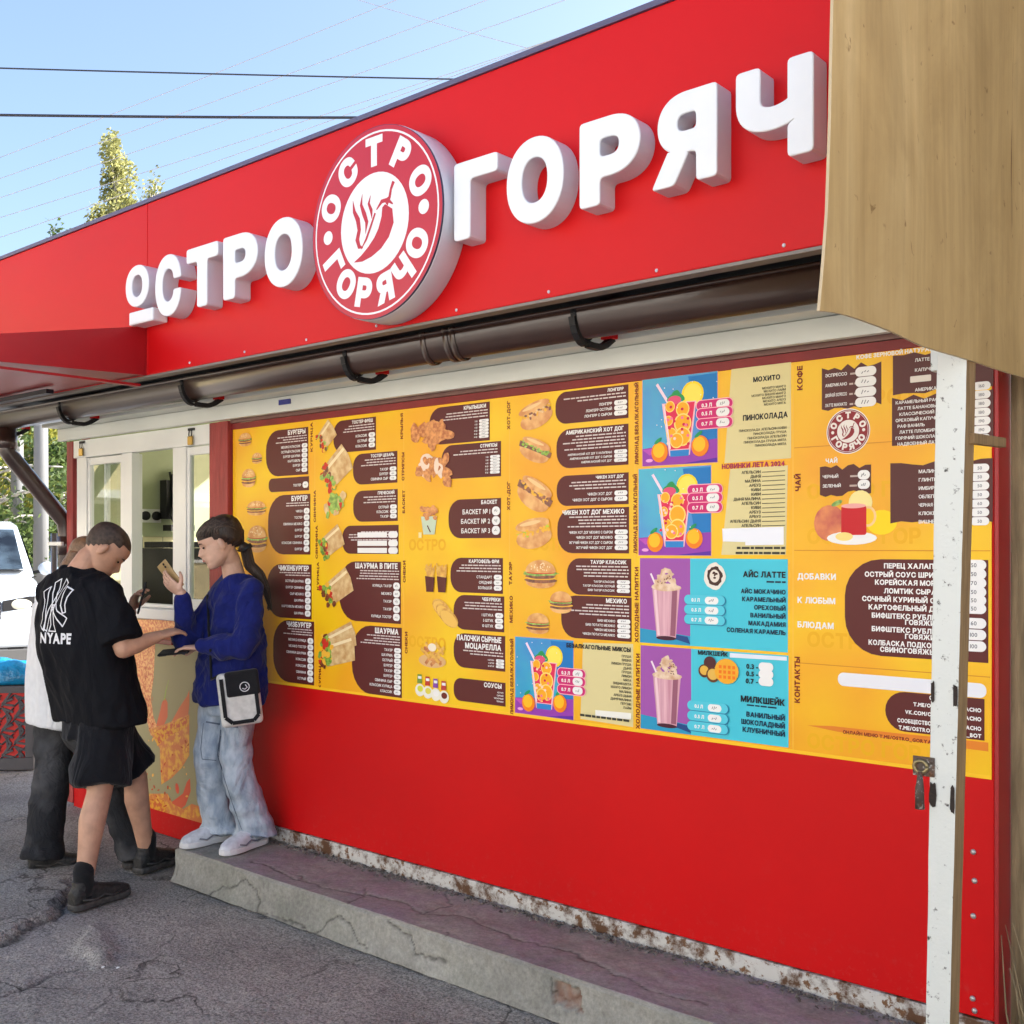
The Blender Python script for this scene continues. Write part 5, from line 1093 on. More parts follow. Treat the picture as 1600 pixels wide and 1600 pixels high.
def tree(base, h, w, name, label, m, bark, seed, n, size, columnar=False, group='trees beyond the kiosk', trunk_r=.18, low=.25):
    rng = random.Random(seed); T = thing(name, label, 'tree', group, base); b = MB(); z = Vector((0, 0, 1)); pts = [Vector((noise.noise(Vector((i, seed, 0)))*.12, noise.noise(Vector((i, seed, 5)))*.12, h*.95*i/8)) for i in range(9)]
    b.tube(pts, [trunk_r*(1-.9*i/8) for i in range(9)], bark, 8); clumps = []
    for k in range(40 if columnar else 34):
        f = rng.uniform(low, .97); q_ = f*.995*8; p = pts[int(q_)].lerp(pts[min(8, int(q_)+1)], q_-int(q_)); a = rng.uniform(0, 2*pi)
        if columnar:
            rad = w/2*min(1, (1.03-f)*9)*rng.uniform(.3, 1); e = p+Vector((cos(a)*rad*.75, sin(a)*rad*.75, h*.04)); clumps.append((e, (rad*.55+.15, rad*.55+.15, h*.05)))
        else:
            rad = w/2*sin(pi*min(1, max(.12, (f-low)/(1-low)*.85+.12)))*rng.uniform(.45, 1); e = p+Vector((cos(a)*rad, sin(a)*rad, rng.uniform(-.2, .6))); q = w*.13*rng.uniform(.7, 1.4); clumps.append((e, (q, q, q*.75)))
        b.tube([p-z*h*.05, (p+e)/2, e], [trunk_r*.3*(1.1-f), trunk_r*.18, .015], bark, 5)
    b.build('trunk', T); b = MB(); leaf_cloud(b, clumps, n, size, m, rng); b.build('crown', T); return T
def at(px, t): p = dp(px, 855, t); return Vector((p.x, p.y, 0))
def ztop(py, t): return EYE+(855-py)/1680*t*1.03
tree(at(180, 52), ztop(213, 52), 1.9, 'poplar_tree', 'tallest slim poplar rising above the left end of the red fascia', LFP, BARKP, 3, 9000, .20, True, 'poplars behind the kiosk', low=.45)
tree(at(160, 54), ztop(322, 54), 1.6, 'poplar_tree', 'shorter poplar leaning against the left side of the tallest poplar', LFP, BARKP, 5, 4500, .20, True, 'poplars behind the kiosk', low=.45)
tree(at(238, 56), ztop(278, 56), 1.5, 'poplar_tree', 'thin sparse poplar to the right of the tallest poplar', LFP, BARKP, 8, 2200, .2, True, 'poplars behind the kiosk', low=.45)
tree(at(82, 60), ztop(345, 60), 2.6, 'poplar_tree', 'small dark poplar tip showing left of the tallest poplar', LFG, BARK, 9, 1500, .22, True, 'poplars behind the kiosk', low=.45)
for i, (px, t, py, w, m, lab, sz, n) in enumerate(((30, 24, 640, 4.5, LFY, 'yellow green broadleaf tree nearest the downpipe elbow, behind the parked van', .13, 8000), (75, 27, 600, 5.0, LFY, 'yellowing tree seen between the downpipe and the kiosk corner', .14, 9000), (98, 22, 720, 3.2, LFG, 'dark green bushy tree touching the left kiosk corner post', .11, 9000), (8, 30, 560, 5.0, LFG, 'green tree at the left picture edge under the gutter', .15, 8000), (-20, 20, 600, 4, LFG, 'green tree on the far left outside of the downpipe', .12, 4000), (55, 36, 640, 6, LFG, 'distant green tree filling the gap above the parked cars', .18, 8000))):
    tree(at(px, t), ztop(py, t), w, 'broadleaf_tree', lab, m, BARK if i % 2 else BARKP, 20+i, n, sz, trunk_r=.16, low=.18)
b = MB(); p = at(64, 19); b.tube([p, p+Vector((0, 0, 7))], [.14, .10], mat('pole_concrete', (.17, .175, .18), .8), 12); t = b.build('utility_pole'); tag(t, 'grey concrete utility pole behind the diagonal brown downpipe', 'pole')
b = MB(); p = at(27, 21); b.tube([p, p+Vector((0, 0, 6.5))], [.13, .1], mat('pole_concrete', (.17, .175, .18), .8), 12); t = b.build('utility_pole'); tag(t, 'grey concrete utility pole above the windscreen of the pale van', 'pole')
# low house and hedge line beyond
WALLY = mat('pale_render', (.62, .52, .30), .8, .3, var=.1); ROOFR = mat('rust_roof', (.22, .08, .05), .7, .3, var=.2)
H = thing('far_house', 'small pale house with a rusty roof glimpsed behind the parked cars', 'house'); p = at(80, 40)
b = MB(); b.box(p.x-4, p.x+5, p.y, p.y+6, 0, 2.3, mat('pink_render', (.42, .33, .30), .8, var=.1)); b.build('wall', H); b = MB(); b.prism([(p.x-4.4, p.y-.4, 2.3), (p.x+5.4, p.y-.4, 2.3), (p.x+.5, p.y-.4, 3.6)], (0, 6.8, 0), ROOFR); b.build('roof', H)
for i in range(3):
    b = MB(); b.box(p.x-3+2.7*i, p.x-1.8+2.7*i, p.y-.03, p.y-.001, .9, 1.9, BLACKM); b.build('window', H)
# sunlit building across the square (seen mirrored in the kiosk windows)
H = thing('yellow_building', 'sunlit pale yellow building across the square, mirrored in the kiosk window panes', 'building'); bx = -27
b = MB(); b.box(bx-8, bx, -34, -4.5, 0, 7.5, WALLY); b.build('wall', H)
b = MB(); b.prism([(bx-8.5, -34.5, 7.5), (bx+.6, -34.5, 7.5), (bx-4, -34.5, 9.6)], (0, 30.5, 0), ROOFR); b.build('roof', H)
for z in (1.2, 4.4):
    for i in range(8):
        b = MB(); y = -33+3.6*i; b.box(bx+.001, bx+.06, y, y+1.3, z, z+1.7, WHITE); f = b.build('window', H); b = MB(); b.box(bx+.061, bx+.07, y+.1, y+1.2, z+.1, z+1.6, BLACKM); b.build('pane', f)
b = MB(); b.box(bx, bx+1.6, -14, -8, 2.9, 3.1, WHITE); b.build('porch_roof', H)
# unseen pale building behind the viewer, added to bounce sunlight onto the kiosk
H = thing('bounce_building', 'long pale building added out of view across the square to bounce sunlight onto the kiosk', 'building'); PR = mat('bounce_facade', (.66, .65, .62), .85, .2, var=.06)
b = MB(); b.box(-24, 22, -34, -22, 0, 10, PR); b.build('wall', H); b = MB(); b.box(-24.5, 22.5, -34.5, -21.6, 10, 10.5, ROOFR); b.build('roof', H)
for z in (1.2, 4.4, 7.4):
    for i in range(12):
        b = MB(); x = -22.5+3.7*i; b.box(x, x+1.4, -21.999, -21.94, z, z+1.7, WHITE); f = b.build('window', H); b = MB(); b.box(x+.1, x+1.3, -21.939, -21.93, z+.1, z+1.6, BLACKM); b.build('pane', f)
# ------------------------------------------------------------------ cars
CARW = mat('sky_tinted_white', (.42, .47, .53), .25, .5, coat=.6); CARB = mat('car_pale_blue', (.36, .48, .62), .25, .5, coat=.6); CGL = mat('car_glass', (.05, .09, .14), .06, .8, coat=.5); TYR = mat('tyre', (.02, .02, .02), .8); RIM = mat('rim', (.45, .45, .46), .35, metal=.7); LAMP = mat('headlamp', (.62, .60, .48), .12, .8, coat=1); CHR = mat('trim_grey', (.10, .10, .10), .5)  # white car paint tinted with the blue of reflected sky
def car(name, label, loc, rz, paint, L=4.2, Wd=1.8, Hh=1.9, hz=1.2):
    T = thing(name, label, 'car', 'cars parked left of the kiosk', loc); T.rotation_euler = (0, 0, rz)     # front towards +x
    h = Wd/2; b = MB(); S = []
    for x, zb, zh, k in ((-L/2, .45, 1.0, .92), (-L/2+.15, .3, 1.10, .97), (-L/2+.9, .25, 1.13, 1), (0, .25, 1.12, 1), (L/2-1.12, .25, 1.10, 1), (L/2-.75, .25, 1.06, .995), (L/2-.38, .25, .98, .97), (L/2-.14, .27, .90, .92), (L/2-.03, .32, .80, .88), (L/2+.02, .36, .62, .84)):
        zh *= hz; S.append([Vector((x, q*w, z)) for q, arr in ((1, ((zb, h*k*.90), (zb+.15, h*k*.98), (.60*zh, h*k), (zh-.12, h*k*.98), (zh-.03, h*k*.90), (zh, h*k*.60))), (-1, ((zh, h*k*.60), (zh-.03, h*k*.90), (zh-.12, h*k*.98), (.60*zh, h*k), (zb+.15, h*k*.98), (zb, h*k*.90)))) for z, w in arr])
    b.loft(S, paint); b.build('body', T, .012)
    zb = 1.06*hz; xb = L/2-.95; b = MB(); S = []
    for x, zt, k in ((-L/2+.10, zb+.08, .90), (-L/2+.28, Hh-.1, .80), (-L/2+.7, Hh, .79), (.0, Hh, .79), (.45, Hh-.09, .785), (xb, zb+.04, .87)):
        S.append([Vector((x, q*w, z)) for q, arr in ((1, ((zb, h*.94), (zt-.06, h*k), (zt, h*k*.88))), (-1, ((zt, h*k*.88), (zt-.06, h*k), (zb, h*.94)))) for z, w in arr])
    b.loft(S, paint); b.build('cabin', T, .012)
    n = Vector((Hh-.09-zb, 0, xb-.45)).normalized(); off = n*.018
    def ws(u, t): return Vector((xb+(.45-xb)*t, u*h*(.80+(.70-.80)*t), zb+.05+(Hh-.14-zb)*t))+off
    b = MB(); b.add([ws(-1, .06), ws(1, .06), ws(1, .94), ws(-1, .94)], [(0, 1, 2, 3)], CGL); w_ = b.build('windscreen', T)
    b = MB()
    for u in (-.1, .55): b.bar(ws(u, .05)+n*.01, ws(u-.45, .30)+n*.012, .014, .01, BLACKM)
    b.bar(ws(-1, .03), ws(1, .03), .06, .012, BLACKM); b.build('wiper', w_)
    b = MB(); b.box(.62, .72, -.09, .09, Hh-.30, Hh-.22, BLACKM); b.build('mirror', T)
    for q in (-1, 1):
        b = MB(); pts = [(xb-.10, zb+.04, .945), (.50, Hh-.20, .815), (-.55, Hh-.17, .815), (-.55, zb+.04, .955)]
        b.add([(x, q*(h*k+.006), z) for x, z, k in pts], [(0, 1, 2, 3)], CGL); b.build('side_window', T)
        b = MB(); b.ell((xb-.22, q*(h+.12), zb+.10), (.06, .12, .09), paint); b.bar((xb-.22, q*h*.94, zb+.05), (xb-.22, q*(h+.1), zb+.08), .04, .04, BLACKM); b.build('wing_mirror', T)
        b = MB(); zc = .80*hz; ho = [Vector((L/2-.03-.20*abs(y-.45)**1.5-.015, q*h*y, z)) for y, z in ((.46, zc-.07), (.84, zc-.05), (.93, zc+.10), (.80, zc+.10), (.46, zc+.05))]; b.prism(ho, (.05, 0, 0), BLACKM); hd = b.build('headlight', T, .006)
        b = MB(); b.ell(ho[0].lerp(ho[2], .45)+Vector((.05, 0, 0)), (.02, .14, .065), LAMP, nu=18); b.build('lens', hd)
        b = MB(); b.box(L/2-.05, L/2+.05, q*h*.62-.09, q*h*.62+.09, .40, .50, BLACKM); b.build('fog_lamp', T, .01)
        for x in (-L/2+.8, L/2-.85):
            b = MB(); b.tube([(x, q*(h-.20), .33), (x, q*(h+.005), .33)], .33, TYR, 22); w = b.build('wheel', T, .03); b = MB(); b.tube([(x, q*(h+.0), .33), (x, q*(h+.02), .33)], .21, RIM, 18); b.build('rim', w)
    b = MB(); b.box(L/2-.05, L/2+.010, -h*.44, h*.44, .66*hz, .84*hz, BLACKM)
    for i in range(3): b.box(L/2-.04, L/2+.028, -h*.43, h*.43, (.69+.05*i)*hz, (.705+.05*i)*hz, RIM)
    b.build('grille', T, .004)
    b = MB(); b.box(L/2-.3, L/2+.07, -h*.86, h*.86, .46, .64, paint); b.box(L/2-.3, L/2+.055, -h*.84, h*.84, .28, .457, CHR); b.build('bumper', T, .03); b = MB(); b.box(L/2+.071, L/2+.08, -.26, .26, .50, .61, WHITE); b.build('number_plate', T)
    return T
def yaw_to(v): return math.atan2(v.y, v.x)
CGL = mat('car_glass', (.03, .045, .06), .05, .8, coat=.5, var=.9, vscale=2.5)
c1 = at(-62, 14.4); car('parked_car', 'white car with a tall windscreen parked facing the viewer left of the kiosk', c1, yaw_to(Vector((0, -DW, 0))-c1)+.02, CARW, 4.2, 1.75, 2.0)
c3 = at(112, 22); car('parked_car', 'pale blue car half hidden behind the kiosk corner post', c3, yaw_to(Vector((0, -DW, 0))-c3)-1.1, CARB, 4.2, 1.8, 1.9)
# ------------------------------------------------------------------ planter crate with red lattice and the blue bag on it
CG = mat('crate_grey', (.085, .08, .085), .55, .4, bump=.2, bscale=40); CR_ = mat('crate_red', (.60, .02, .015), .5, .4)
PL = thing('planter_crate', 'dark grey crate with a red leaf lattice standing left of the people', 'crate'); e = gp(52, 1203); ang = math.atan2(RGT.y, RGT.x)
PL.location = e; PL.rotation_euler = (0, 0, ang+.08); b = MB(); w, h_, d = 1.1, .62, .35
b.box(-w, 0, 0, .03, 0, .09, CG); b.box(-w, 0, 0, .03, h_-.05, h_, CG); b.box(-w, -w+.06, 0, .03, .09, h_-.05, CG); b.box(-.06, 0, 0, .03, .09, h_-.05, CG); b.box(-.03, -.001, .03, d, 0, h_, CG); b.box(-w+.001, -w+.03, .03, d, 0, h_, CG); b.box(-w, 0, d, d+.03, 0, h_, CG); b.build('frame', PL, .004)
b = MB(); b.box(-w+.05, -.05, .02, .028, .09, h_-.05, CR_); b.build('red_panel', PL)
b = MB()
for r_ in range(5):
    for c_ in range(11):
        x = -.10-.09*c_; z = .13+.095*r_
        if x < -w+.1: continue
        for s in (-1, 0, 1):
            a = s*.55+(.4 if (r_+c_) % 2 else -.9); b.bar((x-.042*cos(a), .014, z-.042*sin(a)+s*.028), (x+.042*cos(a), .014, z+.042*sin(a)+s*.028), .012, .016, CG)
        b.tube([(x-.045, .012, z-.04), (x+.045, .012, z+.045)], .006, CG, 5)
b.build('lattice', PL)
b = MB(); b.box(-w+.03, -.03, .03, d, h_-.09, h_-.07, mat('soil', (.05, .035, .02), .9)); b.build('soil', PL)
BL = mat('blue_plastic_bag', (.01, .26, .52), .25, .6, var=.25, vscale=14, bump=.6, bscale=18, bdist=.03); b = MB(); cc = e+RGT*-.30+FWD*.16+Vector((0, 0, h_+.06))
b.ell(cc, (.30, .16, .13), BL, Matrix.Rotation(ang, 3, 'Z'), 28, 16); b.ell(cc+RGT*.14+Vector((0, 0, .0)), (.16, .13, .09), BL, Matrix.Rotation(ang, 3, 'Z'), 24, 14); t = b.build('plastic_bag')
for v in t.data.vertices: q = noise.noise(v.co*9)*.03+noise.noise(v.co*26)*.012; v.co += v.normal*q; v.co.z = max(v.co.z, h_+.003)
tag(t, 'crumpled bright blue plastic bag lying on top of the red lattice crate', 'bag')
# ------------------------------------------------------------------ people
SKIN = mat('skin', (.60, .37, .27), .5, .4, var=.10, vscale=20); SKINB = mat('skin_tan', (.52, .29, .19), .5, .4, var=.10, vscale=20)
HAIRB = mat('hair_dark_brown', (.030, .018, .013), .5, .5, var=.5, vscale=30, bump=.7, bscale=160, stretch=(1, 1, .25), bdist=.006); HAIRL = mat('hair_light_brown', (.20, .11, .055), .45, .5, var=.3, vscale=40, bump=.5, bscale=120)
EYEM = mat('eye_dark', (.012, .008, .006), .2); LIPM = mat('lips', (.40, .14, .12), .4)
def cloth(name, col, var=.12, vscale=30, bump=.15, rough=.9, bscale=300, col2=None, **k): return mat(name, col, rough, .2, var=var, vscale=vscale, bump=bump, bscale=bscale, bdist=.002, col2=col2, sheen=.1, **k)
def remesh(b, name, parent, voxel, smooth=4, wrinkle=None, mats=None):
    o = b.build(name); m = o.modifiers.new('r', 'REMESH'); m.mode = 'VOXEL'; m.voxel_size = voxel; m.use_smooth_shade = True
    if smooth: s = o.modifiers.new('s', 'SMOOTH'); s.iterations = smooth; s.factor = .5
    me = bpy.data.meshes.new_from_object(o.evaluated_get(bpy.context.evaluated_depsgraph_get())); old = o.data; o.modifiers.clear(); o.data = me; bpy.data.meshes.remove(old); me.name = name
    if not me.materials:
        for q in b.mats: me.materials.append(q)
    if wrinkle:
        n = [v.normal.copy() for v in me.vertices]
        for v, nn in zip(me.vertices, n): v.co += nn*wrinkle(v.co)
        me.update()
    me.polygons.foreach_set('use_smooth', [True]*len(me.polygons))
    o.parent = parent; return o
def V(*a): return Vector(a)
def lerp(a, b, t): return a+(b-a)*t
def oval(c, A_, B_, n=24, e=2.3):
    out = []
    for k in range(n):
        t = 2*pi*k/n; cx, sx = cos(t), sin(t)
        out.append(c+A_*(abs(cx)**(2/e)*(1 if cx >= 0 else -1))+B_*(abs(sx)**(2/e)*(1 if sx >= 0 else -1)))
    return out
def limb(b, pts, rad, m, n=24, sub=4, end=True):
    P, R = [], []
    pts = [Vector(p) for p in pts]
    for i in range(len(pts)-1):
        for k in range(sub): t = k/sub; P.append(lerp(pts[i], pts[i+1], t)); R.append(rad[i]+(rad[i+1]-rad[i])*t)
    P.append(pts[-1]); R.append(rad[-1]); b.tube(P, R, m, n)
    for p, r in list(zip(pts, rad))[:None if end else -1]: b.ell(p, (r, r, r), m)
HEADT = [(-.118, .076, .016, .046), (-.111, .090, .031, .020), (-.097, .095, .044, -.004), (-.082, .090, .053, -.03), (-.069, .097, .057, -.05), (-.058, .098, .060, -.062), (-.046, .094, .063, -.072), (-.03, .095, .067, -.082), (-.012, .092, .070, -.090), (.004, .087, .072, -.096),
         (.022, .096, .074, -.100), (.048, .096, .076, -.102), (.072, .085, .073, -.096), (.093, .063, .062, -.078), (.108, .032, .042, -.050), (.116, .006, .018, -.022)]
def head_rings(M, o, off=0, n=40, zmin=-1, k=1.0):
    rings = []
    for z, f, w, bk in HEADT:
        if z < zmin: continue
        ring = []; cy = (f+bk)/2; ry = (f-bk)/2
        nose = {-.046: .014, -.03: .026, -.012: .019, .004: .010}.get(z, 0); lip = {-.069: .005, -.058: .006}.get(z, 0); eye = {.004: .006, -.012: .002}.get(z, 0)
        for i in range(n):
            a = 2*pi*i/n; x = w*sin(a); y = cy+ry*cos(a)
            if cos(a) > 0 and off == 0:
                y += nose*math.exp(-(x/.012)**2)+lip*math.exp(-(x/.022)**2)-eye*math.exp(-((abs(x)-.032)/.012)**2)
            p = V(x, y, z)
            if off: p += V(sin(a)*.9, cos(a), .35 if z > .06 else 0)*off
            ring.append(o+M @ (p*k))
        rings.append(ring)
    return rings
def frame_of(fwd, up=V(0, 0, 1)):
    f = fwd.normalized(); r = f.cross(up).normalized(); u = r.cross(f); return Matrix((r, f, u)).transposed()
def hand(b, wrist, d, pn, thumb, curl, m, s=1.0, spread=.0, tc=.5):
    """palm, four unequal fingers and a thumb; d = finger direction, pn = the way the palm faces, thumb = +1/-1 side of d x pn"""
    d = d.normalized(); pn = (pn-d*pn.dot(d)).normalized(); lat = d.cross(pn)*thumb; kn = wrist+d*.088*s
    b.loft([oval(wrist-d*.01*s, lat*.026*s, pn*.019*s, 16), oval(wrist+d*.03*s, lat*.036*s, pn*.016*s, 16), oval(wrist+d*.065*s, lat*.041*s, pn*.014*s, 16), oval(kn, lat*.038*s, pn*.011*s, 16)], m)
    for i, (o, L) in enumerate(((.033, .074), (.0115, .082), (-.0105, .077), (-.032, .060))):
        c = curl[i] if isinstance(curl, (list, tuple)) else curl; p = kn+lat*o*s-d*.008*s; dd = (d+lat*(o*spread)).normalized(); q = pn.copy(); P = [p-d*.02*s, p]; a = c*.6
        for k, f in enumerate((.46, .30, .24)):
            ax = dd.cross(q).normalized(); Rm = Matrix.Rotation(a, 3, ax); dd = Rm @ dd; q = Rm @ q; p = p+dd*L*f*s*1.05; P.append(p); a = c
        limb(b, P, [.0092*s, .0086*s, .0080*s, .0076*s, .0062*s], m, 10, 2)
    p = wrist+d*.028*s+lat*.028*s; dd = (d*.55+lat*.75+pn*tc).normalized(); p1 = p+dd*.038*s; p2 = p1+(dd*.5+d*.6+pn*tc*.6).normalized()*.032*s; p3 = p2+(d*.8+pn*tc-lat*.15).normalized()*.026*s
    limb(b, [p-dd*.012*s, p1, p2, p3], [.014*s, .012*s, .0105*s, .008*s], m, 10, 2)
def person_root(label, loc): return thing('person', label, 'person', 'people waiting at the serving window', loc)
def localise(root):                             # children were built in world space: keep them there
    inv = Matrix.Translation(-root.location)
    for c in root.children:
        c.matrix_parent_inverse = inv
def build_body(root, J, skin, hs=1.0, sc=1.0):
    b = MB(); L, R = 'l', 'r'; m = skin
    hips = J['pel']; neck = J['neck']; sh = (J['sl']-J['sr']); lat = sh.normalized(); hl = (J['hl']-J['hr']).normalized(); up = (neck-hips).normalized(); fw = up.cross(lat)*-1
    if fw.dot(J['fwd']) < 0: fw = -fw
    secs = []
    for t, w, dpt in ((-.12, .13, .10), (0, .155, .105), (.2, .145, .10), (.42, .135, .095), (.65, .155, .11), (.82, .165, .10), (.93, .12, .075), (1, .065, .058)):
        c = lerp(hips, neck, t); a = lerp(hl, lat, max(0, min(1, t))).normalized(); secs.append(oval(c, a*w*sc, fw*dpt*sc, 24))
    b.loft(secs, m)
    M = frame_of(J['look'], J.get('hup', V(0, 0, 1))); o = J['head']; b.loft(head_rings(M, o, k=hs), m)
    for s in (-1, 1): b.ell(o+M @ (V(s*.083, -.010, -.010)*hs), (.015*hs, .018*hs, .032*hs), m, M @ Matrix.Rotation(s*-.35, 3, 'Z') @ Matrix.Rotation(-.15, 3, 'X'))
    b.ell(o+M @ (V(0, .10, -.032)*hs), (.013, .014, .012), m, M)
    limb(b, [neck-up*.03, lerp(neck, o, .45)+M @ V(0, -.012, 0), o+M @ V(0, -.022, -.055)], [.066*sc, .055*sc, .050*sc], m, 18)
    for s in 'lr':
        limb(b, [J['s'+s], lerp(J['s'+s], J['e'+s], .5), J['e'+s]], [.056*sc, .050*sc, .042*sc], m); limb(b, [J['e'+s], lerp(J['e'+s], J['w'+s], .35), J['w'+s]], [.043*sc, .043*sc, .027*sc], m)
        h = J['hand'+s]; hand(b, J['w'+s], h[0], h[1], h[2], h[3], m, sc*.98, *(h[4:] or ()))
        limb(b, [J['h'+s], lerp(J['h'+s], J['k'+s], .5), J['k'+s]], [.085*sc, .075*sc, .056*sc], m)
        k, a = J['k'+s], J['a'+s]; bk = -J['fwd']*.014; limb(b, [k, lerp(k, a, .3)+bk, lerp(k, a, .62)+bk*.5, a], [.056*sc, .060*sc, .047*sc, .038*sc], m)
        f = J['t'+s]; limb(b, [a+V(0, 0, -.03), a+(f-a)*.45+V(0, 0, -.02)], [.034, .020], m)
    return remesh(b, 'body', root, .0034, 4), M, o
def face(root, M, o, hs, brow, gaze_down=True):
    for s in (-1, 1):
        b = MB(); b.ell(o+M @ (V(s*.032, .080, .0)*hs), (.013*hs, .006, .0055*hs), EYEM, M); b.build('eye', root)
        b = MB(); b.tube([o+M @ (V(s*(.016+.012*k), .095-.004*k*k, .021+.004*(k > 0)-.003*(k > 1))*hs) for k in range(3)], [.003, .0034, .002], brow, 6); b.build('eyebrow', root)
    b = MB(); b.ell(o+M @ (V(0, .100, -.0625)*hs), (.021*hs, .0065, .0072*hs), LIPM, M); b.build('lips', root)
def scalp(root, M, o, hs, off, keep, m, name='hair', lump=.004, back=0):
    b = MB(); rings = head_rings(M, o, off, 56, k=hs); n = 56; vs = [p for r in rings for p in r]; Mi = M.inverted(); fs = []
    for i in range(len(rings)-1):
        for j in range(n):
            f = (i*n+j, i*n+(j+1) % n, (i+1)*n+(j+1) % n, (i+1)*n+j); c = Mi @ (sum((vs[k] for k in f), Vector())/4-o)/hs
            if keep(c): fs.append(f)
    fs.append(tuple(range((len(rings)-1)*n, len(rings)*n))); 
    used = sorted({i for f in fs for i in f}); mp = {k: i for i, k in enumerate(used)}; fs = [tuple(mp[i] for i in f) for f in fs]; vs = [vs[k] for k in used]
    ed = {}
    for f in fs:
        for i in range(len(f)): e = tuple(sorted((f[i-1], f[i]))); ed[e] = ed.get(e, 0)+1
    rim = {i for e, k in ed.items() if k == 1 for i in e}; out = []
    for i, p in enumerate(vs):
        q = Mi @ (p-o)
        if i in rim: p = o+M @ (q*(1-.80*off/.09))
        else: p = p+M @ (q.normalized()*(noise.noise(q*40)*lump+back*max(0, min(1, (.03-q.y)/.09))-off*.5*max(0, min(1, (q.y-.01)/.06))))
        out.append(p)
    b.add(out, fs, m, True); h = b.build(name, root); s = h.modifiers.new('s', 'SUBSURF'); s.levels = s.render_levels = 1; return h
def shoe(root, a, toe, ground, up_m, sole_m, L=.29, Wd=1.0, tongue=None):
    d = V(toe.x-a.x, toe.y-a.y, 0).normalized(); lat = V(d.y, -d.x, 0); heel = V(a.x, a.y, ground)-d*.065; z = V(0, 0, 1); b = MB(); secs = []
    for t, w, h in ((0, .026, .075), (.06, .036, .098), (.2, .040, .112), (.34, .041, .100), (.48, .044, .082), (.64, .050, .068), (.8, .049, .056), (.92, .038, .044), (.99, .018, .034)):
        secs.append(oval(heel+d*L*t+z*(.02+h/2-.008), lat*w*Wd, z*(h/2), 18, 2.6))
    b.loft(secs, up_m); b.loft([oval(V(a.x, a.y, ground)+z*.09, lat*.042, d*.052, 16), oval(V(a.x, a.y, ground)+z*.128-d*.004, lat*.040, d*.048, 16)], up_m)
    o = remesh(b, 'shoe', root, .0055, 2, lambda c: noise.noise(c*60)*.0015)
    b = MB(); out = [(t, w) for t, w in ((-.012, .022), (.0, .034), (.1, .043), (.3, .043), (.45, .046), (.65, .054), (.82, .053), (.94, .040), (1.01, .018))]
    pts = [heel+d*L*t+lat*w*Wd for t, w in out]+[heel+d*L*t-lat*w*Wd for t, w in out[::-1]]; b.prism([p+z*.002 for p in pts], (0, 0, .030), sole_m); s = b.build('sole', o, .008, 2)
    b = MB()
    for i in range(4):
        c = heel+d*L*(.36+.075*i)+z*(.105-.012*i); b.tube([c-lat*.026, c+z*.006, c+lat*.026], .0035, tongue or sole_m, 5)
    b.build('laces', o)
    for q in (-1, 1):
        b = MB(); pts = [heel+d*L*t+lat*q*w*Wd+z*h for t, w, h in ((.10, .0405, .050), (.30, .0425, .036), (.46, .0455, .050), (.60, .0505, .034), (.74, .0500, .046))]; b.tube(pts, .0045, tongue or sole_m, 5); b.build('side_stripe', o)
    return o
def torso_garment(b, J, hem, wid, dep, m, shw=.19, neck_r=.075, drop=0):
    hips, neck = J['pel'], J['neck']; lat = (J['sl']-J['sr']).normalized(); hl = (J['hl']-J['hr']).normalized(); up = (neck-hips).normalized(); fw = J['fwd']
    secs = []
    for t, w, dd in ((hem, wid[0], dep[0]), (hem+.10, wid[0]*1.0, dep[0]), (.15, wid[1], dep[1]), (.45, wid[2], dep[2]), (.68, wid[3], dep[3]), (.83, shw, dep[3]*.92), (.92, shw*.80, dep[3]*.72), (.975, neck_r*1.25, neck_r*1.15), (1.005, neck_r, neck_r*.95)):
        c = lerp(hips, neck, t)+J.get('bow', V(0, 0, 0))*sin(pi*max(0, min(1, t))); secs.append(oval(c, lerp(hl, lat, max(0, min(1, t))).normalized()*w, fw*dd, 32, 2.4))
    b.loft(secs, m)
def fold(sx, sy, sz, amp, fine=.4): return lambda c: (noise.noise(V(c.x*sx, c.y*sx, c.z*sz))*amp+noise.noise(V(c.x*sx*2.4+7, c.y*sx*2.4, c.z*sz*2.2))*amp*fine)
def ridged(sx, sz, amp):
    def f(c): n = noise.noise(V(c.x*sx+3, c.y*sx, c.z*sz)); return amp*(1-2*abs(n))-amp*.45
    return f
def both(*fs): return lambda c: sum(f(c) for f in fs)
def phone(label, c, up, nrm, m, cam_m=None, w=.074, h=.155):
    up = up.normalized(); nrm = (nrm-up*nrm.dot(up)).normalized(); r = up.cross(nrm); M = Matrix((r, up, nrm)).transposed().to_4x4(); M.translation = c
    b = MB(); b.box(-w/2, w/2, -h/2, h/2, -.0055, .004, m, M); t = MB(); o = b.build('phone', None, .006, 3); tag(o, label, 'phone')
    b = MB(); b.box(-w/2+.004, w/2-.004, -h/2+.004, h/2-.004, .0041, .0048, BLACKM, M); b.build('screen', o)
    b = MB(); b.box(-w/2+.006, -w/2+.036, h/2-.042, h/2-.006, -.0085, -.0056, m, M)
    for yy in (.016, .031): b.tube([M @ V(-w/2+.021, h/2-yy, -.0086), M @ V(-w/2+.021, h/2-yy, -.0105)], .0065, BLACKM, 12)
    b.build('camera_bump', o, .002); return o
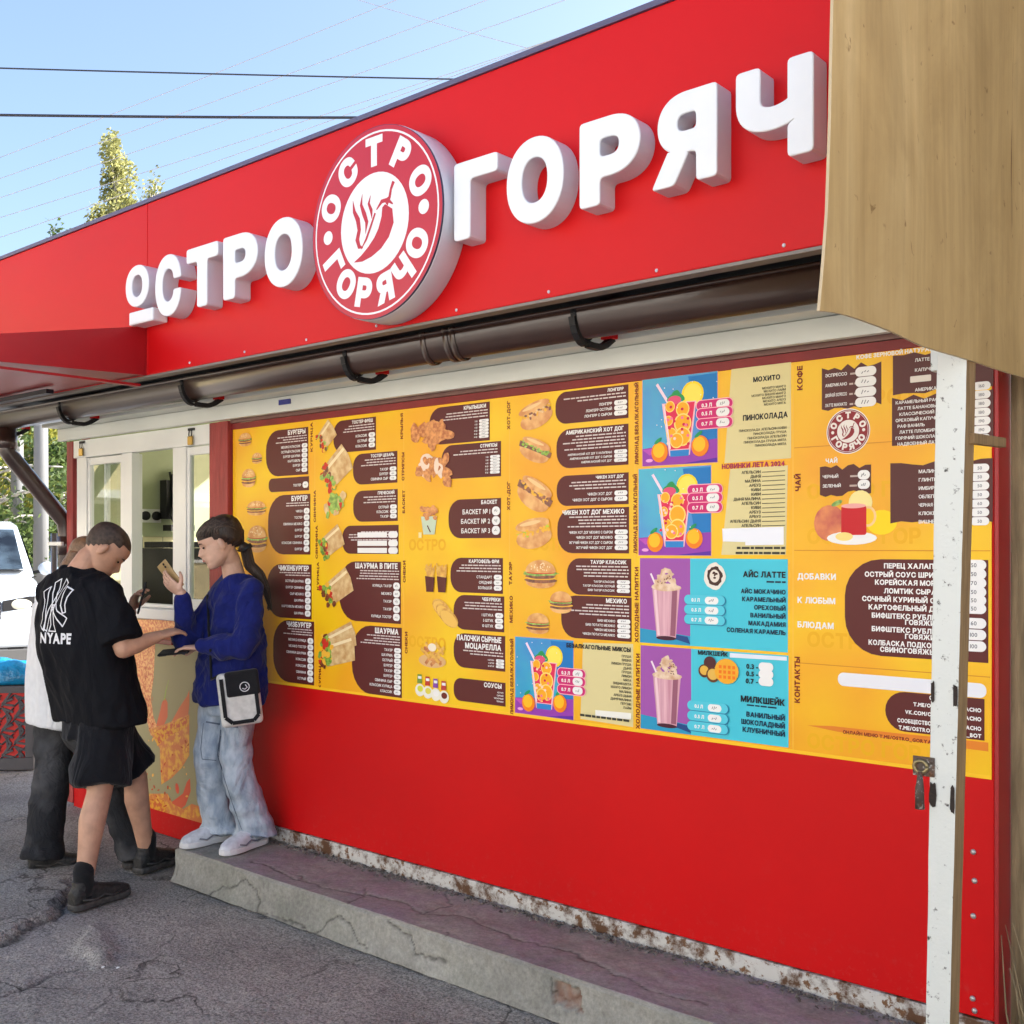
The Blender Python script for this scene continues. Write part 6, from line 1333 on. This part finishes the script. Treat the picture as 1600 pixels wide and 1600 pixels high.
# ---------------- boy in black, back view
BF = V(-.20, .98, 0).normalized(); BR = V(BF.y, -BF.x, 0)
bc = V(-4.925, -.835, 0)
J = dict(pel=V(-4.885, -.75, .90), neck=V(-4.925, -.835, 1.548), fwd=BF, head=V(-4.872, -.725, 1.640), look=V(.40, .78, -.95), bow=-BF*.035,
         sl=bc-BR*.19+V(0, 0, 1.445), sr=bc+BR*.19+V(0, 0, 1.435), el=V(-5.05, -.68, 1.17), wl=V(-4.90, -.575, 1.325), er=V(-4.635, -.765, 1.175), wr=V(-4.615, -.60, 1.225),
         hl=V(-4.975, -.77, .88), hr=V(-4.805, -.74, .88), kl=V(-4.95, -.52, .50), kr=V(-4.735, -.83, .50), al=V(-4.98, -.44, .10), ar=V(-4.69, -.93, .10), tl=V(-5.04, -.20, .03), tr=V(-4.735, -.68, .03))
ph_b = V(-4.848, -.545, 1.40)
J['handl'] = (V(.25, .10, .9), V(.8, .55, -.15), 1, [.55, .6, .65, .75], 0, .5); J['handr'] = (V(.04, .88, .22), V(-.2, .15, -.95), 1, .35, 0, .3)
BOY = person_root('boy in a black tee and black shorts seen from behind, looking down at a phone', V(-4.83, -.68, 0))
body, M, o = build_body(BOY, J, SKINB, 1.06, 1.0); face(BOY, M, o, 1.06, HAIRB)
def kb(c):
    x, y, z = c
    if y > .045: return z > .062
    if y > -.005: return z > .062-(.045-y)*.6
    return z > .028-(-.005-y)*1.05
scalp(BOY, M, o, 1.06, .0085, kb, mat('hair_cropped', (.055, .036, .026), .6, .4, var=.4, vscale=60, bump=.5, bscale=400, bdist=.003), lump=.003)
def folds(m, scale, stretch, dist, strength=.6):       # soft creases in a cloth, on top of its weave
    n = m.node_tree; L = n.links; bs = n.nodes['Principled BSDF']; tc = n.nodes.new('ShaderNodeTexCoord'); mp = n.nodes.new('ShaderNodeMapping'); mp.inputs['Scale'].default_value = stretch; L.new(tc.outputs['Object'], mp.inputs[0])
    a = n.nodes.new('ShaderNodeTexNoise'); a.inputs['Scale'].default_value = scale; a.inputs['Detail'].default_value = 4; a.inputs['Distortion'].default_value = 1.2; L.new(mp.outputs[0], a.inputs['Vector'])
    rp = n.nodes.new('ShaderNodeMath'); rp.operation = 'SUBTRACT'; rp.inputs[1].default_value = .5; L.new(a.outputs['Fac'], rp.inputs[0]); ab = n.nodes.new('ShaderNodeMath'); ab.operation = 'ABSOLUTE'; L.new(rp.outputs[0], ab.inputs[0])
    bp = n.nodes.new('ShaderNodeBump'); bp.inputs['Strength'].default_value = strength; bp.inputs['Distance'].default_value = dist; L.new(ab.outputs[0], bp.inputs['Height'])
    if bs.inputs['Normal'].links: L.new(bs.inputs['Normal'].links[0].from_socket, bp.inputs['Normal'])
    L.new(bp.outputs[0], bs.inputs['Normal']); return m
TEEB = mat('black_cotton', (.008, .0085, .011), .9, .15, bump=.08, bscale=300, bdist=.002)
folds(TEEB, 5, (1, 1, .45), .06)
b = MB(); torso_garment(b, J, -.13, (.25, .245, .235, .225), (.17, .165, .16, .145), TEEB, .205, .074)
for s in 'lr':
    e = lerp(J['s'+s], J['e'+s], .86); inn = lerp(J['neck'], J['s'+s], .55)-V(0, 0, .06); limb(b, [inn, J['s'+s]+V(0, 0, -.005), lerp(J['s'+s], e, .6), e], [.085, .080, .088, .094], TEEB, 18, end=False)
tee = remesh(b, 't_shirt', BOY, .008, 4, both(fold(5, 5, 2.2, .020), ridged(8, 3.5, .016), ridged(15, 9, .006)))
b = MB(); 
for s in 'lr':
    h, k = J['h'+s], J['k'+s]; kk = lerp(h, k, .90); limb(b, [h+V(0, 0, .05), lerp(h, kk, .45), kk], [.125, .130, .135], TEEB, 24, end=False)
hl = (J['hl']-J['hr']).normalized(); b.loft([oval(J['pel']+V(0, 0, .10), hl*.175, BF*.125, 28), oval(J['pel']+V(0, 0, -.02), hl*.195, BF*.15, 28), oval(J['pel']+V(0, 0, -.16), hl*.16, BF*.15, 28)], TEEB)
SHB = folds(cloth('black_shorts_cloth', (.007, .0075, .010), bump=.08), 6, (1, 1, .5), .06); b.mats = [SHB]; shorts = remesh(b, 'shorts', BOY, .008, 4, both(fold(6, 6, 3, .016), ridged(9, 4, .014)))
SOCK = cloth('black_sock', (.011, .011, .012)); SHOEB = mat('black_trainer', (.022, .021, .020), .55, .4, var=.5, vscale=60, bump=.4, bscale=120); SOLEB = mat('black_sole', (.06, .056, .052), .6, .4, var=.4, vscale=40)
for s in 'lr':
    a = J['a'+s]; b = MB(); limb(b, [a+V(0, 0, -.04), a+V(0, 0, .075)], [.044, .046], SOCK, 18); b.build('sock', BOY)
    shoe(BOY, a, J['t'+s], 0.0, SHOEB, SOLEB, .315, 1.05)
# print on the back of the tee
bv = BVHTree.FromObject(tee, bpy.context.evaluated_depsgraph_get()); EYEP = cam.location.copy()
PRW = mat('white_print', (.72, .72, .74), .6)
hit = bv.ray_cast(EYEP, ray(83, 948).normalized())[0]
def on_back(u, v, base): 
    p = base+BR*u+V(0, 0, v)-BF*.4; h = bv.ray_cast(p, BF); return (h[0]+h[1]*.0022) if h[0] else None
def print_line(b, pts, w, base):
    for a, c in zip(pts, pts[1:]):
        a, c = Vector(a), Vector(c); d = c-a; n = max(2, int(d.length/.006)); nrm = Vector((-d.y, d.x)).normalized()*w/2; prev = None; a = a-d.normalized()*w*.4; c = c+d.normalized()*w*.4
        for i in range(n+1):
            q = a+(c-a)*i/n; l, r = on_back(*(q+nrm), base), on_back(*(q-nrm), base)
            if prev and l and r and prev[0] and prev[1]: b.add([prev[0], prev[1], r, l], [(0, 1, 2, 3)], PRW)
            prev = (l, r)
b = MB(); SXY = (.085, .118)
def band(pts, ws):                             # outline of a band with flared ends
    pts = [Vector(p) for p in pts]; L, R = [], []
    for i, p in enumerate(pts):
        d = (pts[min(i+1, len(pts)-1)]-pts[max(0, i-1)]).normalized(); q = Vector((-d.y, d.x))*ws[i]/2; L.append(p+q); R.append(p-q)
    return L+R[::-1]+[L[0]]
for pts, ws in (([(-.86, .66), (-.66, .30), (-.60, -.20), (-.66, -.55), (-.80, -.86)], (.40, .24, .24, .26, .46)), ([(-.38, 1.0), (-.18, .52), (.0, .14), (.34, -.24), (.84, -.60)], (.40, .26, .24, .22, .40)),
                ([(.40, 1.0), (.20, .52), (.0, .10), (-.34, -.42), (-.52, -.92)], (.40, .26, .24, .24, .30)), ([(.02, .06), (.05, -.40), (.05, -.70), (.05, -.96)], (.20, .22, .24, .58)), ([(.86, .72), (.74, .40), (.70, .06), (.78, -.22)], (.42, .26, .24, .16))):
    print_line(b, [(p.x*SXY[0], p.y*SXY[1]) for p in band(pts, ws)], .0055, hit)
b.build('chest_emblem', BOY)
b = MB(); hit2 = bv.ray_cast(EYEP, ray(84, 997).normalized())[0]; lay, w = text2d('NYAPE', .045, .05); kx = .185/w; kz = .052/CAPH
for ch, cx, cw in lay:
    vs, fs, *_ = GL[ch, .045]; P = [on_back((x+cx)*kx-.085, z*kz-.026, hit2) for x, z in vs]
    if all(P): b.add(P, fs, PRW)
b.build('lettering', BOY)
bvs = BVHTree.FromObject(shorts, bpy.context.evaluated_depsgraph_get()); h = bvs.ray_cast(EYEP, ray(209, 1121).normalized())
if h[0]:
    b = MB(); t = h[1].cross(V(0, 0, 1)).normalized(); u = t.cross(h[1]); b.ell(h[0]+h[1]*.001, (.022, .042, .004), PRW, Matrix((t, u, h[1])).transposed()); b.build('shorts_patch', BOY)
phone('dark phone held up in the left hand of the boy in black', ph_b, V(-.15, .35, .9), V(-.5, -.8, .3), BLACKM)
localise(BOY)
# ---------------- girl in blue leaning on the wall
GF = V(-.22, -.97, 0).normalized(); GRt = V(GF.y, -GF.x, 0)     # her right hand side
gc = V(-4.545, -.185, 0); st = .158
J = dict(pel=V(-4.575, -.22, .96), neck=V(-4.553, -.205, 1.512), fwd=GF, head=V(-4.548, -.305, 1.672), look=V(-.52, -.78, -.34), bow=V(0, 0, 0),
         sl=gc-GRt*.145+V(0, 0, 1.435), sr=gc+GRt*.145+V(0, 0, 1.44), el=V(-4.375, -.275, 1.175), wl=V(-4.535, -.425, 1.165), er=V(-4.665, -.41, 1.185), wr=V(-4.607, -.475, 1.425),
         hl=V(-4.50, -.22, .94), hr=V(-4.66, -.23, .94), kl=V(-4.495, -.245, .585), kr=V(-4.665, -.29, .585), al=V(-4.475, -.145, .255), ar=V(-4.685, -.20, .255), tl=V(-4.43, -.42, .19), tr=V(-4.70, -.44, .19))
J['fwd'] = GF; phg = V(-4.668, -.497, 1.512)
J['handr'] = (V(-.58, -.48, .62), V(-.35, .75, .45), -1, [.2, .25, .3, .35], .3, .7); J['handl'] = (V(-.75, -.62, -.02), V(.1, .1, -.95), -1, .45, 0, .5)
GIRL = person_root('girl in a blue sweater and pale jeans leaning on the kiosk wall', V(-4.57, -.22, st))
body, M, o = build_body(GIRL, J, SKIN, .97, .88); face(GIRL, M, o, .97, HAIRB)
def kg(c):
    x, y, z = c
    if y > .05: return z > .060
    if y > .0: return z > .060-(.05-y)*.95
    return z > .022-(-y)*1.0
hair_g = scalp(GIRL, M, o, .97, .017, kg, HAIRB, lump=.003, back=.018)
bvh = BVHTree.FromObject(hair_g, bpy.context.evaluated_depsgraph_get()); rs = random.Random(4); HS = [mat('hair_strand', (.085, .052, .034), .4, .5), HAIRB, mat('hair_strand_dark', (.018, .011, .008), .45, .5)]; b = MB(); d1 = V(0, -1.0, -.50).normalized()
for i in range(260):
    a = rs.uniform(-1.75, 1.75); el = .62-.10*abs(a)+rs.uniform(-.04, .25); d0 = V(sin(a)*cos(el), cos(a)*cos(el), sin(el)); top = V(sin(a)*.5, 0, .8).normalized(); pts = []
    for k in range(9):
        t = k/8; d = (d0*(1-t)**2+top*2*t*(1-t)*.7+d1*t*t).normalized(); h = bvh.ray_cast(o+M @ (d*.3), M @ (-d))
        if h[0] and (h[0]-o).length < .17: pts.append(h[0]+M @ d*(.0012+.002*rs.random()))
    if len(pts) > 4: b.tube(pts, .0015, HS[i % 3], 4, False)
b.build('hair_strands', GIRL)
b = MB(); P = [o+M @ V(0, -.088, -.048), o+M @ V(0, -.112, -.070), V(-4.492, -.165, 1.560), V(-4.462, -.125, 1.510), V(-4.452, -.095, 1.44), V(-4.455, -.07, 1.36)]
b.tube([lerp(P[i], P[min(i+1, 5)], t) for i in range(5) for t in (0, .5)]+[P[5]], [.030, .028, .026, .026, .027, .026, .024, .021, .018, .014, .005], HAIRB, 14)
for i in range(36):
    u = V(rs.uniform(-1, 1), rs.uniform(-1, 1), rs.uniform(-1, 1)).normalized(); b.tube([P[k]+u*(.027, .025, .027, .025, .019, .010)[k]*1.03 for k in range(6)]+[P[5]+u*.012+V(0, 0, -.02)], .0016, HS[i % 3], 4, False)
b.build('ponytail', GIRL)
b = MB(); b.tube([P[1]+V(.0, -.004, .010), P[1]+V(.004, .006, -.006)], .031, BLACKM, 14); b.build('hair_tie', GIRL)

SWB = cloth('blue_sweater', (.008, .014, .125), var=.1, bump=.12, bscale=500)
folds(SWB, 6, (1, 1, .7), .07)
b = MB(); torso_garment(b, J, -.16, (.178, .172, .165, .160), (.135, .135, .128, .115), SWB, .160, .064)
for s in 'lr':
    inn = lerp(J['neck'], J['s'+s], .6)-V(0, 0, .05); limb(b, [inn, J['s'+s], lerp(J['s'+s], J['e'+s], .5), J['e'+s]], [.068, .064, .066, .062], SWB, 18); limb(b, [J['e'+s], lerp(J['e'+s], J['w'+s], .5), lerp(J['e'+s], J['w'+s], .90)], [.062, .056, .040], SWB, 18)
sw = remesh(b, 'sweater', GIRL, .0065, 4, both(fold(7, 7, 3.5, .016), ridged(8, 10, .016), ridged(17, 13, .006)))
JEAN = mat('pale_denim', (.24, .30, .38), .9, .2, col2=(.46, .52, .59), vscale=26, lo=.32, hi=.68, detail=10, stretch=(1, 1, .45), bump=.25, bscale=400, bdist=.002)
folds(JEAN, 7, (1, 1, .8), .06)
b = MB(); hl = (J['hl']-J['hr']).normalized(); b.loft([oval(J['pel']+V(0, 0, .10), hl*.13, GF*.10, 28), oval(J['pel']+V(0, 0, -.02), hl*.145, GF*.115, 28), oval(J['pel']+V(0, 0, -.14), hl*.13, GF*.11, 28)], JEAN)
for s in 'lr':
    h, k, a = J['h'+s], J['k'+s], J['a'+s]; limb(b, [h, lerp(h, k, .5), k, lerp(k, a, .55), a+V(0, 0, -.0), a+V(0, 0, -.045)], [.084, .080, .074, .082, .094, .104], JEAN, 20, end=False)
jeans = remesh(b, 'jeans', GIRL, .0075, 3, both(fold(7, 7, 4, .015), ridged(8, 7, .008), lambda c: (noise.noise(V(c.x*6, c.y*6, c.z*17))*.020*max(.15, min(1, (1.0-c.z)*1.3)))))
bvj = BVHTree.FromObject(jeans, bpy.context.evaluated_depsgraph_get())
b = MB(); STM = mat('denim_stitch', (.10, .13, .18), .9)
def px_seam(pts, w, mm):
    prev = None
    for (x0, y0), (x1, y1) in zip(pts, pts[1:]):
        n = max(2, int(math.hypot(x1-x0, y1-y0)/3))
        for i in range(n+1):
            h = bvj.ray_cast(EYEP, ray(x0+(x1-x0)*i/n, y0+(y1-y0)*i/n).normalized())
            if h[0] is None: prev = None; continue
            t = (h[0]+h[1]*.0015, h[1])
            if prev and (t[0]-prev[0]).length < .06:
                d = (t[0]-prev[0]); sd = d.cross(t[1]).normalized()*w/2; b.add([prev[0]-sd, prev[0]+sd, t[0]+sd, t[0]-sd], [(0, 1, 2, 3)], mm)
            prev = t
px_seam([(345, 1140), (340, 1180), (352, 1220), (365, 1260), (378, 1296)], .006, STM); px_seam([(318, 1130), (314, 1170), (316, 1186), (338, 1188)], .004, STM); px_seam([(345, 1150), (342, 1186)], .01, STM); px_seam([(322, 1128), (372, 1136)], .008, STM)
b.build('cargo_seams', GIRL)
SHW = mat('white_trainer', (.60, .62, .66), .6, .3, var=.12, vscale=40); SOLW = mat('white_sole', (.66, .66, .66), .5)
GREYL = mat('grey_laces', (.20, .21, .24), .8)
for s in 'lr': shoe(GIRL, J['a'+s], J['t'+s], SZ+.002, SHW, SOLW, .285, .95, GREYL)
phone('tan cased phone held up in front of the face of the girl in blue', phg, V(-.45, -.39, .80), V(-.35, .75, .5), mat('tan_phone_case', (.42, .29, .13), .5))
phone('dark phone hanging low in the left hand of the girl in blue', V(-4.625, -.50, 1.145), V(-.80, -.55, -.1), V(.2, -.2, .95), BLACKM)
localise(GIRL)
# shoulder bag
BG = thing('shoulder_bag', 'small white shoulder bag with a black flap on the hip of the girl in blue', 'bag'); bo = V(-4.375, -.305, .925); bn = V(.80, -.60, .06).normalized(); br = V(.60, .80, 0).normalized(); bu = bn.cross(br)*-1
if bu.z < 0: bu = -bu
Rt = Matrix.Rotation(.12, 3, bn); br = Rt @ br; bu = Rt @ bu; BM = Matrix((br, bn, bu)).transposed().to_4x4(); BM.translation = bo
BAGW = cloth('bag_canvas', (.56, .55, .52), bump=.2); BAGB = cloth('bag_black', (.012, .012, .014))
b = MB(); b.box(-.098, .098, -.035, .03, -.135, .125, BAGW, BM); b.build('pouch', BG, .022, 3)
b = MB(); 
for a, c in (((-.075, .10), (-.075, -.085)), ((-.075, -.085), (-.045, -.115)), ((-.045, -.115), (.055, -.115)), ((.055, -.115), (.080, -.09)), ((.080, -.09), (.080, .02))): b.bar(BM @ V(a[0], .032, a[1]), BM @ V(c[0], .032, c[1]), .018, .006, BAGB, bn)
b.build('piping', BG); b = MB(); b.box(-.060, .100, -.037, .036, .005, .128, BAGB, BM); b.build('flap', BG, .014, 3)
b = MB(); cc = V(.03, .0375, .05); b.tube([BM @ (cc+V(.022*cos(t), 0, .022*sin(t))) for t in [2*pi*k/20 for k in range(21)]], .0022, PRW, 6)
b.tube([BM @ (cc+V(-.012, 0, -.006)), BM @ (cc+V(0, 0, -.012)), BM @ (cc+V(.012, 0, -.004)), BM @ (cc+V(.004, 0, .010))], .0025, PRW, 6); b.build('emblem', BG)
bvw = BVHTree.FromObject(sw, bpy.context.evaluated_depsgraph_get()); b = MB(); pts = [BM @ V(-.085, 0, .12)]
for px, py in ((331, 1062), (330, 1040), (329, 1015), (327, 985), (326, 955), (325, 930), (327, 912)):
    h = bvw.ray_cast(EYEP, ray(px, py).normalized())
    if h[0] and (h[0]-pts[-1]).length < .3: pts.append(h[0]+h[1]*.004)
b.tube(pts, .0065, BAGB, 6); b.build('strap', BG)
# ---------------- companion in white behind the boy
WF = V(.35, .94, 0).normalized(); WR = V(WF.y, -WF.x, 0); wc = V(-5.315, -.70, 0)
J = dict(pel=V(-5.27, -.68, .90), neck=V(-5.30, -.69, 1.44), fwd=WF, head=V(-5.215, -.57, 1.585), look=V(.5, .8, -.35), bow=V(0, 0, 0), sl=wc-WR*.165+V(0, 0, 1.375), sr=wc+WR*.165+V(0, 0, 1.375), el=V(-5.50, -.62, 1.12), wl=V(-5.36, -.45, 1.12), er=V(-5.13, -.62, 1.12), wr=V(-5.17, -.42, 1.15),
         hl=V(-5.36, -.66, .88), hr=V(-5.19, -.70, .88), kl=V(-5.35, -.70, .48), kr=V(-5.10, -.52, .48), al=V(-5.33, -.76, .09), ar=V(-5.05, -.40, .09), tl=V(-5.25, -.54, .03), tr=V(-4.96, -.20, .03))
J = {k: (v+V(-.040, -.035, 0) if k not in ('fwd', 'look', 'bow') else v) for k, v in J.items()}
J['handl'] = (V(.5, .7, .1), V(.3, -.1, .9), -1, .5, 0, .4); J['handr'] = (V(.0, .8, .2), V(-.3, -.1, .9), 1, .5, 0, .4)
WHI = person_root('person in a loose white tee and washed black jeans behind the boy in black', V(-5.25, -.65, 0))
body, M, o = build_body(WHI, J, SKIN, .97, .92); face(WHI, M, o, .97, HAIRL)
scalp(WHI, M, o, .97, .014, kg, HAIRL); b = MB(); b.loft([oval(o+M @ V(0, -.05, .02), M @ V(.085, 0, 0), M @ V(0, .055, 0), 20), oval(o+M @ V(0, -.075, -.08), M @ V(.085, 0, 0), M @ V(0, .045, 0), 20), oval(o+M @ V(0, -.085, -.16), M @ V(.075, 0, 0), M @ V(0, .035, 0), 20), oval(o+M @ V(0, -.085, -.24), M @ V(.045, 0, 0), M @ V(0, .02, 0), 20)], HAIRL); remesh(b, 'long_hair', WHI, .007, 3, lambda c: noise.noise(V(c.x*60, c.y*60, c.z*6))*.004)
TEEW = cloth('white_cotton', (.70, .71, .72), var=.04)
folds(TEEW, 5, (1, 1, .45), .06)
b = MB(); torso_garment(b, J, -.27, (.215, .215, .205, .200), (.165, .160, .150, .135), TEEW, .19, .07)
for s in 'lr':
    e = lerp(J['s'+s], J['e'+s], .95); inn = lerp(J['neck'], J['s'+s], .55)-V(0, 0, .06); limb(b, [inn, J['s'+s], lerp(J['s'+s], e, .6), e], [.08, .078, .085, .095], TEEW, 18, end=False)
remesh(b, 't_shirt', WHI, .008, 4, both(fold(5, 5, 2.2, .016), ridged(7, 2.5, .008)))
JBL = mat('washed_black_denim', (.022, .023, .026), .9, .2, col2=(.10, .10, .105), vscale=5, lo=.45, hi=.75, detail=8, bump=.3, bscale=400, bdist=.002)
folds(JBL, 7, (1, 1, .8), .06)
b = MB(); hl = (J['hl']-J['hr']).normalized(); b.loft([oval(J['pel']+V(0, 0, .10), hl*.155, WF*.115, 28), oval(J['pel']+V(0, 0, -.02), hl*.175, WF*.13, 28), oval(J['pel']+V(0, 0, -.14), hl*.16, WF*.125, 28)], JBL)
for s in 'lr':
    h, k, a = J['h'+s], J['k'+s], J['a'+s]; limb(b, [h, lerp(h, k, .5), k, lerp(k, a, .55), a+V(0, 0, -.02)], [.105, .10, .09, .088, .098], JBL, 20, end=False)
remesh(b, 'jeans', WHI, .008, 4, both(fold(7, 7, 5, .012), lambda c: noise.noise(V(c.x*6, c.y*6, c.z*17))*.012))
for s in 'lr': shoe(WHI, J['a'+s], J['t'+s], 0, SHOEB, SOLEB, .29)
localise(WHI)
